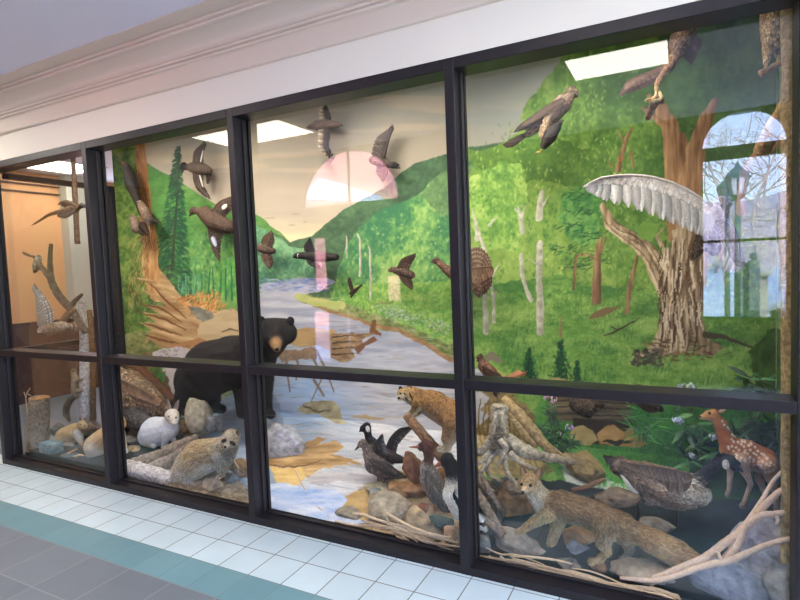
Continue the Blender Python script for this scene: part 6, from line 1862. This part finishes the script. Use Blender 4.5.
for g, u0, u1, vb, n in (('dry twigs on the sill of the third bay', 352, 452, 518.5 - .245*335, 9), ('dry twigs on the sill of the right bay', 482, 680, 554.5 - .24*480, 17)):
    for k in range(n):
        a = rq.uniform(u0, u1 - 30)
        L = rq.uniform(34, 90)
        up, w0 = rq.uniform(0, 9), rq.uniform(.8, 1.7)
        sl = rq.uniform(-.09, .09)
        row = []
        for i in range(5):
            u = min(a + L*i/4, u1)
            row.append((u, vb + .243*u - up + sl*L*(i/4 - .5) + rq.normal()*1.2, .1135 + .004*(k % 3), w0*(.55, 1, 1, .85, .4)[i]))
        twigs[g].append(row)
s = 40
for g, rows in twigs.items():
    for b in rows:
        s += 1
        o = limbwood(None, 'dry_twig', b, tw, 7, .06, s, 'twig')
        tag(o, TWL[g], 'twig', g)

# ---------------------------------------------------------------- rocks
R = [  # label, u, v, y, rx, ry, colour, depth, tilt, second colour
    ('large grey boulder under the front paw of the bear', 281, 443, .62, 23, 20, (190, 190, 193), .7, .3, (164, 164, 168)),
    ('tall pointed tan rock between the hare and the bear', 200, 417, .6, 10, 23, (178, 168, 142), .7, 0, (146, 138, 118)),
    ('small dark white-topped rock right of the pointed rock', 214, 424, .55, 9, 8, (150, 150, 152), .8, 0, (60, 62, 66)),
    ('flat tan stone just left of the weathered log', 136, 452, .4, 10, 5, (176, 158, 126), .8, .3, None),
    ('golden brown stone behind the white hare', 187, 428, .62, 9, 8, (170, 130, 84), .8, .4, None),
    ('tan angular stone at the sill below the raccoon', 213, 489, .2, 11, 13, (176, 160, 138), .8, .2, None),
    ('round grey-tan stone at the sill right of the raccoon', 229, 498, .17, 9, 8, (166, 152, 130), .8, 0, None),
    ('small tan stone at the sill against the second mullion', 242, 502, .17, 8, 8, (156, 140, 116), .8, 0, None),
    ('blue-grey stone in the water right of the raccoon', 234, 480, .3, 11, 7, (140, 150, 158), .8, -.2, None),
    ('small brown stone at the sill just right of the second mullion', 281, 511, .17, 12, 5, (120, 108, 92), .8, .1, None),
    ('dark grey stone at the sill under the thin bent twig', 306, 515, .17, 11, 6, (120, 114, 108), .8, .2, None),
    ('broad cracked tan rock in the middle of the third bay sill', 387, 509, .26, 24, 15, (176, 160, 134), .7, -.15, (140, 126, 106)),
    ('flat grey-brown rock left of the broad cracked rock', 352, 516, .22, 15, 9, (154, 138, 116), .8, .2, None),
    ('grey wedge stone at the sill below the broad cracked rock', 373, 527, .16, 12, 5, (136, 126, 112), .8, .1, None),
    ('pale flat stone carrying the hen duck', 378, 487, .44, 13, 4, (176, 162, 134), .9, 0, None),
    ('brown flat rock behind the merganser', 412, 490, .46, 22, 7, (172, 128, 88), .8, .1, (136, 100, 70)),
    ('rounded red-brown stone between the ducks', 413, 467, .5, 9, 14, (150, 102, 70), .8, -.2, (116, 82, 62)),
    ('jagged tan rock at the merganser feet', 419, 519, .24, 15, 12, (190, 168, 132), .8, .5, (160, 136, 104)),
    ('small red stone left of the merganser tail', 423, 508, .28, 7, 5, (150, 92, 76), .8, 0, None),
    ('long grey-brown rock in front of the merganser', 434, 534, .18, 19, 8, (140, 124, 104), .7, .25, None),
    ('reddish tan stone at the foot of the third mullion', 452, 535, .17, 9, 10, (190, 150, 116), .8, 0, None),
    ('orange-brown rock under the leaning log', 452, 482, .5, 18, 16, (180, 128, 84), .7, .2, (150, 104, 70)),
    ('dark grey rock just right of the third mullion', 482, 545, .17, 12, 12, (112, 112, 110), .8, .2, (84, 86, 88)),
    ('large grey slab under the front paws of the fox', 521, 551, .24, 34, 17, (146, 134, 120), .6, .15, (116, 108, 100)),
    ('big tan boulder behind the fox legs', 509, 503, .46, 24, 22, (178, 136, 94), .7, -.4, (146, 112, 80)),
    ('rounded orange stone under the belly of the fox', 576, 538, .34, 17, 12, (166, 128, 90), .8, 0, (140, 106, 76)),
    ('grey-white stone below the rounded orange stone', 578, 553, .28, 12, 10, (156, 156, 156), .8, .2, None),
    ('small brown stone under the hind paw of the fox', 597, 566, .19, 9, 6, (150, 116, 86), .8, .3, (100, 76, 58)),
    ('flat grey-brown rock behind the fox back', 618, 497, .44, 19, 8, (140, 120, 98), .8, 0, None),
    ('grey flat stone under the goose', 657, 525, .36, 17, 6, (128, 118, 106), .8, .15, None),
    ('long tan slab below the fox tail', 644, 570, .2, 34, 8, (170, 148, 122), .6, -.05, (140, 124, 104)),
    ('big grey rock at the sill below the tan slab', 664, 588, .15, 38, 12, (156, 148, 138), .5, .1, (126, 122, 118)),
    ('large blue-grey boulder at the bottom right', 733, 585, .17, 34, 26, (160, 158, 164), .6, .1, (130, 132, 142)),
    ('tall pale slab standing behind the branches at the right', 757, 546, .34, 26, 34, (176, 166, 166), .5, .3, (150, 142, 146)),
    ('rounded tan rock in the bottom right corner', 784, 584, .14, 15, 20, (168, 156, 142), .8, 0, None),
    ('small stone by the stump roots', 516, 489, .4, 9, 7, (146, 124, 100), .8, 0, None),
    ('dark stone among the roots left of the fox head', 486, 488, .42, 12, 8, (120, 104, 86), .8, 0, None),
    ('tan mound of earth and stone behind the stick', 584, 468, .78, 20, 11, (166, 142, 100), .6, .3, None),
    ('grey stone in the shade behind the tan hare', 58, 430, .5, 9, 7, (126, 130, 128), .8, 0, None),
    ('brown stone at the foot of the pale slender trunk', 92, 428, .6, 12, 7, (130, 108, 92), .8, .2, None),
    ('pale flat stone beside the sawn log', 33, 461, .2, 9, 6, (166, 160, 152), .8, 0, None),
    ('grey stone under the tan and white hare', 100, 470, .22, 9, 6, (150, 146, 144), .8, 0, None),
    ('mottled brown stone behind the porcupine', 152, 424, .72, 12, 9, (140, 108, 82), .8, .3, None),
    ('flat grey stone left of the porcupine', 130, 440, .48, 9, 4, (140, 132, 122), .8, 0, None),
    ('small tan stone on the sill left of the flat grey-brown rock', 330, 521, .15, 8, 5, (166, 146, 118), .8, .1, None),
    ('brown stone between the broad cracked rock and the post stub', 398, 497, .34, 12, 8, (150, 116, 86), .8, .2, None),
    ('tan stone at the sill under the twig tangle of the third bay', 398, 534, .15, 13, 5, (176, 154, 126), .8, .1, None),
    ('grey stone between the merganser and the jagged tan rock', 404, 512, .3, 9, 7, (136, 128, 116), .8, .3, None),
    ('dark teal-grey flat stone in front of the merganser tail', 441, 521, .24, 12, 5, (78, 96, 96), .8, 0, None),
    ('tan stone left of the raccoon hind paw', 158, 489, .17, 9, 5, (160, 146, 128), .8, 0, None),
    ('brown stone behind the raccoon forepaws', 243, 470, .34, 12, 9, (150, 120, 88), .8, .2, None),
    ('grey-brown stone at the sill under the crossed sticks', 199, 496, .15, 8, 6, (146, 130, 112), .8, 0, None),
    ('dark stone between the stump roots and the tan boulder', 494, 512, .34, 12, 12, (106, 94, 82), .8, .2, None),
    ('flat grey stone at the sill below the fox belly', 572, 567, .16, 14, 6, (132, 126, 118), .8, .1, None),
    ('grey slab beneath the hooded drake', 396, 478, .58, 12, 6, (110, 108, 104), .8, .1, None)]
for k, (lb, u, v, yy_, rx, ry, c, dz, tl, c2) in enumerate(R):
    rock('rock', lb, u, v, yy_, rx, ry, c, dz, k + 1, 'rock', None, -tl, .3, c2, 4)
m = MB()
p = P(375, 501, .3)
m.tube([P(375.4, 509, .3), P(375, 488, .34)], [6*px(p), 5.6*px(p)], (130, 132, 130), n=16, rough=.04)
tag(m.build('post_stub', MAT['rock']), 'short grey post stub under the hen duck', 'post')
# slate blocks
for k, (u, v, rx, ry, lb) in enumerate(((51.5, 458, 11, 5.2, 'lower blue-grey slate block beside the sawn log'), (51, 447, 11, 5.2, 'upper blue-grey slate block stacked beside the sawn log'), (72, 459, 10, 5, 'dark slate piece right of the stacked slate blocks'))):
    p = P(u, v, .24)
    q = px(p)
    m = MB()
    m.box(p - np.array([rx*q, .05, ry*q*.98]), p + np.array([rx*q, .05, ry*q*.98]), (110, 134, 140) if k < 2 else (88, 102, 106))
    o = m.build('slate_block', MAT['rock'], None, False)
    bv = o.modifiers.new('edge', 'BEVEL')
    bv.width, bv.segments = .006, 2
    tag(o, lb, 'stone')

# ---------------------------------------------------------------- plants
def plant(name, label, y, base, stems, leaf, flowers, seed, lw=.5):
    """stems: photo polylines; leaf = (per stem, length, width, colours); flowers = [(u, v, r, colour, n)]"""
    t = thing(name, label, 'plant', P(base[0], base[1], y))
    rg = np.random.default_rng(seed)
    m, lf = MB(), MB()
    for st in stems:
        p = [pt(q[0], q[1], y, rg.uniform(-.03, .03)) for q in st]
        q = spline(p, 16)
        m.tube(q, [.004*(1 - .6*t_) for t_ in np.linspace(0, 1, 16)], (70, 84, 50), n=5)
        for i in range(leaf[0]):
            t_ = rg.uniform(leaf[4] if len(leaf) > 4 else .1, 1)
            a = q[int(t_*15)]
            d = unit(np.array([rg.normal(), rg.normal()*.6 - .2, rg.normal()*.5 + .25]))
            c = np.array(leaf[3][rg.integers(len(leaf[3]))], float)*(1 + .1*rg.normal())
            L = leaf[1]*rg.uniform(.6, 1.2)
            lf.leaf(a, a + d*L, leaf[2]*rg.uniform(.7, 1.2), unit(np.array([rg.normal()*.5, -.6, .8])), c, c*1.15, 6, shape=(.15, .8, 1, .75, .05), droop=.25)
    for q in (m, lf):
        q.v = [(min(a, .43), min(b, 1.04), c) for a, b, c in q.v]
    m.build('stems', MAT['green'], t)
    o = lf.build('foliage', MAT['green'], t)
    o['kind'] = 'stuff'
    for u, v, r, c, n in flowers:
        f = MB()
        ctr = pt(u, v, y - .05)
        k = px(ctr)
        for i in range(n):
            d = unit(rg.normal(size=3)*np.array([1, .5, .7]) + np.array([0, -.7, .3]))
            a = ctr + d*r*k*rg.uniform(.2, .9)
            for j in range(5):
                w = 2*PI*j/5 + rg.uniform(0, 1)
                s1, s2 = frame_of(d)
                e = math.cos(w)*s1 + math.sin(w)*s2 + d*.3
                f.leaf(a, a + e*r*k*.34, r*k*.26, d, np.array(c)*.92, c, 4, shape=(.3, 1, 1, .4))
        f.build('flower', MAT['feather'], t)
    return t
gd = [(34, 72, 40), (46, 92, 50), (28, 58, 36), (60, 106, 58)]
plant('flowering_plant', 'tall needle-leaved plant with pink flowers behind the forked log', .8, (556, 458), [[(556, 458), (552, 430), (549, 404)], [(556, 458), (556, 432), (554, 408)], [(558, 458), (562, 440), (566, 432)], [(554, 458), (546, 440), (542, 424)], [(556, 456), (568, 446), (574, 440)]],
      (60, .06, .008, gd), [(547, 398.5, 4.5, (206, 150, 186), 7), (554, 399, 4.5, (226, 196, 206), 7), (570, 428, 5, (196, 146, 206), 9), (559, 434, 2.6, (214, 176, 206), 4)], 31)
gl = [(40, 82, 40), (58, 106, 50), (30, 62, 34), (80, 124, 60)]
plant('laurel_shrub', 'laurel shrub with pale blue flower heads in front of the fawn', .86, (702, 470), [[(702, 470), (694, 440), (680, 422)], [(702, 470), (700, 436), (692, 412)], [(704, 470), (712, 448), (716, 434)], [(700, 470), (690, 460), (682, 452)], [(706, 470), (716, 456), (724, 446)]],
      (14, .1, .026, gl, .35), [(677, 420, 6.5, (196, 206, 226), 14), (714, 437, 5, (206, 212, 224), 10), (693, 455, 4.5, (216, 222, 226), 9)], 32)
plant('laurel_shrub', 'dark laurel shrub with white blossom above the middle rail at the right', .86, (752, 420), [[(752, 420), (748, 396), (740, 386)], [(752, 420), (752, 392), (750, 376)], [(754, 420), (762, 396), (766, 378)], [(754, 420), (766, 400), (772, 392)]],
      (13, .1, .024, gd + [(66, 108, 50)], .25), [(754, 394, 5, (220, 222, 226), 10), (763, 396, 4.5, (214, 218, 226), 8)], 33)
plant('laurel_shrub', 'low laurel sprig with a white blossom cluster on the middle rail line', .92, (690, 412), [[(690, 412), (688, 398), (686, 390)], [(690, 412), (680, 400), (676, 394)], [(690, 412), (698, 400), (704, 394)]], (8, .07, .02, gd, .2), [(681, 386.5, 5, (206, 208, 216), 12), (691, 386.5, 5, (226, 228, 230), 12)], 34)
plant('dark_shrub', 'dark leafy shrub behind the back of the fawn', .88, (760, 480), [[(760, 480), (752, 450), (740, 424)], [(760, 480), (760, 440), (756, 420)], [(762, 480), (772, 450), (778, 424)], [(758, 480), (744, 452), (734, 440)], [(764, 480), (778, 460), (784, 446)]], (34, .11, .018, [(24, 46, 28), (32, 60, 32), (20, 38, 24), (46, 78, 40)]), [], 35)
plant('grass_tuft', 'tuft of green blades behind the goose tail', .9, (642, 440), [[(640, 442), (638, 425), (634, 408)], [(643, 442), (644, 424), (642, 406)], [(646, 442), (649, 426), (652, 412)]], (22, .12, .006, [(60, 132, 54), (84, 156, 66), (46, 108, 46)]), [], 36)

# ---------------------------------------------------------------- outdoors, only seen mirrored through the windows opposite
def out(u, v, Y):
    q = P(u, v, Y)
    return np.array([q[0], .2 - q[1], q[2]])
mb = MB()
mb.add([(-40, YF - .2, -.05), (40, YF - .2, -.05), (40, -60, -.05), (-40, -60, -.05)], [(3, 2, 1, 0)], (190, 190, 192))
struct(mb.build('ground_outside', plain('concrete_forecourt', (196, 196, 198), .9, var=.15), smooth=False), 'pale paved forecourt outside the windows', 'ground')
mb = MB()
hp = [(-70, 3), (-40, 6), (-20, 5), (-5, 7), (8, 6), (20, 8), (40, 6), (70, 4)]
hq = spline([(a, b) for a, b in hp], 40)
V = [(a, -58 - 2*math.sin(a), -.1) for a, b in hq] + [(a, -66, b + .5*math.sin(3*a)) for a, b in hq] + [(a, -90, b + 3) for a, b in hq]
mb.add(V, [(r*40 + i, r*40 + i + 1, r*40 + 41 + i, r*40 + 40 + i) for r in (0, 1) for i in range(39)], (190, 170, 170))
struct(mb.build('hill_outside', plain('winter_woods_hillside', (196, 172, 172), .95, var=.25, vscale=1.5)), 'pinkish grey wooded hillside far outside the windows', 'hill')
MAT['tree'] = plain('bare_tree_bark', (196, 168, 160), .9, var=.2)
MAT['lamp_green'] = plain('lamp_post_green_black', (84, 100, 102), .4)
MAT['lamp_glass'] = plain('frosted_lantern_glass', (226, 222, 226), .5)
def bare_tree(x, y, h, seed, label):
    rg = np.random.default_rng(seed)
    t = thing('bare_tree', label, 'tree', (x, y, -.05), 'bare trees outside the windows')
    tr, br = MB(), MB()
    def grow(p, d, L, r, lv):
        q = [p]
        for i in range(3):
            d = unit(d + rg.normal(size=3)*.18)
            q.append(q[-1] + d*L/3)
        (tr if lv == 0 else br).tube(q, [r, r*.9, r*.8, r*.62], (120, 100, 92), n=5, cap=False)
        if lv < 5:
            for i in range(3 if lv < 4 else 2):
                e = unit(d*.7 + rg.normal(size=3)*np.array([.75, .5, .55]) + np.array([0, 0, .15]))
                grow(q[-1] if i else q[2], e, L*rg.uniform(.6, .8), r*.55, lv + 1)
    grow(np.array([x, y, -.05]), np.array([0, 0, 1.]), h*.3, h*.009, 0)
    tr.build('trunk', MAT['tree'], t)
    br.build('branches', MAT['tree'], t)
for k, (u, Y, h) in enumerate(((781, 24, 11), (726, 33, 14), (706, 28, 11), (757, 44, 18), (742, 60, 20), (716, 50, 18))):
    q = out(u, 300, Y)
    bare_tree(q[0], q[1], h, 50 + k, 'bare winter tree outside, seen mirrored in the right bay')
t = thing('street_lamp', 'double-headed green street lamp outside, mirrored in the right bay', 'street lamp', (*out(737, 300, 8)[:2], -.05))
for (u, v, Y, s_) in ((737.5, 186, 8, 1.), (727, 196, 8.6, .85)):
    c = out(u, v, Y)
    k = px(P(u, v, Y))*s_
    m = MB()
    m.tube([c + np.array([0, 0, -9*k]), c + np.array([0, 0, 8*k])], [6*k, 9.5*k], (230, 228, 230), n=8)
    m.build('lantern', MAT['lamp_glass'], t, False)
    m = MB()
    m.tube([c + np.array([0, 0, 8*k]), c + np.array([0, 0, 12*k]), c + np.array([0, 0, 19*k]), c + np.array([0, 0, 24*k])], [11*k, 10*k, 3*k, .8*k], (50, 60, 60), n=8)
    m.tube([c + np.array([0, 0, -14*k]), c + np.array([0, 0, -9*k])], [3*k, 7*k], (50, 60, 60), n=8)
    for a in range(8):
        d = np.array([math.cos(a*PI/4), math.sin(a*PI/4), 0])
        m.tube([c + d*6.2*k + np.array([0, 0, -9*k]), c + d*9.8*k + np.array([0, 0, 8*k])], .7*k, (50, 60, 60), n=4)
    m.build('lantern_frame', MAT['lamp_green'], t, False)
    m = MB()
    m.tube([np.array([c[0], c[1], -.05]), c + np.array([0, 0, -13*k])], [3.4*k, 2.4*k], (50, 60, 60), n=10)
    m.build('post', MAT['lamp_green'], t)
MAT['iron'] = plain('wrought_iron', (96, 108, 114), .5)
a, b = out(741, 318, 7.5), out(758, 318, 7.5)
t = thing('iron_fence', 'iron railing outside, mirrored in the right bay', 'fence', (*((a + b)/2)[:2], -.05))
zt = out(750, 262, 7.5)[2]
for k in range(9):
    p = a + (b - a)*k/8
    m = MB()
    m.box((p[0] - .012, p[1] - .012, -.05), (p[0] + .012, p[1] + .012, zt))
    m.build('picket', MAT['iron'], t, False)
m = MB()
m.box((a[0], a[1] - .01, zt - .06), (b[0], a[1] + .01, zt - .03))
m.box((a[0], a[1] - .01, .1), (b[0], a[1] + .01, .14))
m.build('rail', MAT['iron'], t, False)
m = MB()
p = out(754, 262, 7.4)
m.box((p[0] - .07, p[1] - .07, -.05), (p[0] + .07, p[1] + .07, p[2] + .03))
m.ball((p[0], p[1], p[2] + .09), .06)
m.build('gate_post', MAT['iron'], t, False)
a = out(760, 315, 8)
k = px(P(760, 315, 8))
m = MB()
m.box((a[0] - 5*k, a[1] - .2, -.05), (a[0] + 5*k, a[1] + .2, out(760, 275, 8)[2]))
m.box((a[0] - 7.5*k, a[1] - .3, out(760, 275, 8)[2]), (a[0] + 7.5*k, a[1] + .3, out(760, 270.5, 8)[2]))
tag(m.build('stone_pillar', plain('pale_stone', (190, 180, 168), .9, var=.15), smooth=False), 'stone gate pillar with a pale cap outside, mirrored in the right bay', 'pillar')
# parked car
c = out(778, 304, 9)
k = px(P(778, 304, 9))
t = thing('car', 'silver parked car outside, mirrored in the right bay', 'car', (c[0], c[1], -.05))
m = MB()
prof = [(-13, -6), (-13, 1), (-9, 4), (-4, 5), (2, 9), (12, 10), (20, 8), (26, 4), (29, 2), (29, -6)]
V = [(c[0] + p[0]*k, c[1] + s_*.8, c[2] + p[1]*k) for s_ in (-1, 1) for p in prof]
n = len(prof)
m.add(V, [tuple(range(n)), tuple(range(2*n - 1, n - 1, -1))] + [(i, (i + 1) % n, n + (i + 1) % n, n + i) for i in range(n)], (190, 192, 198))
m.build('body', plain('silver_car_paint', (190, 194, 202), .3, .6), t, False)
for dx in (-6, 20):
    for s_ in (-1, 1):
        w_ = c + np.array([dx*k, s_*.76, -6*k])
        m = MB()
        m.tube([w_ - np.array([0, .1, 0]), w_ + np.array([0, .1, 0])], [5.5*k, 5.5*k], (40, 40, 42), n=18)
        o = m.build('wheel', MAT['black'], t)
        m = MB()
        m.tube([w_ - np.array([0, .11, 0]), w_ + np.array([0, .11, 0])], [3.4*k, 3.4*k], (190, 190, 190), n=12)
        m.build('hubcap', MAT['white_metal'], o)
# brick wing of the building seen through the fanlight and the slim lights
MAT['brick'] = tiles('pink_brick', (206, 132, 126), (214, 190, 182), .22, .075, 0, 0, .008, .9, .1)
MAT['brick_side'] = plain('pink_brick_plain', (206, 134, 128), .9, var=.12, vscale=30)
a, b = out(300, 180, 9), out(352, 180, 9)
m = MB()
m.box((a[0] - 2, -11.5, -.05), (b[0] + 4, a[1] - .6, 6))
c = out(366, 180, 7)
m.box((c[0], -10, -.05), (c[0] + 4, c[1], 6))
tag(m.build('brick_building', MAT['brick_side'], smooth=False), 'pink brick building outside, mirrored in the fanlight', 'building')
m = MB()
ring = [out(u, v, 6.2) for u, v in ((318, 178), (368, 194), (372, 201), (300, 199))]
ring2 = [q - np.array([0, .5, 0]) for q in ring]
m.add(ring + ring2, [(3, 2, 1, 0), (4, 5, 6, 7), (0, 1, 5, 4), (1, 2, 6, 5), (2, 3, 7, 6), (3, 0, 4, 7)], (230, 230, 240))
tag(m.build('porch_canopy', plain('white_canopy_paint', (226, 230, 240), .7), smooth=False), 'white porch canopy outside, mirrored in the fanlight', 'canopy')
m = MB()
m.box((XL - 3.2, -2, -.05), (XL - 3., 8, 5))
tag(m.build('yard_wall', MAT['brick_side'], smooth=False), 'pink brick yard wall beyond the side passage window', 'wall')
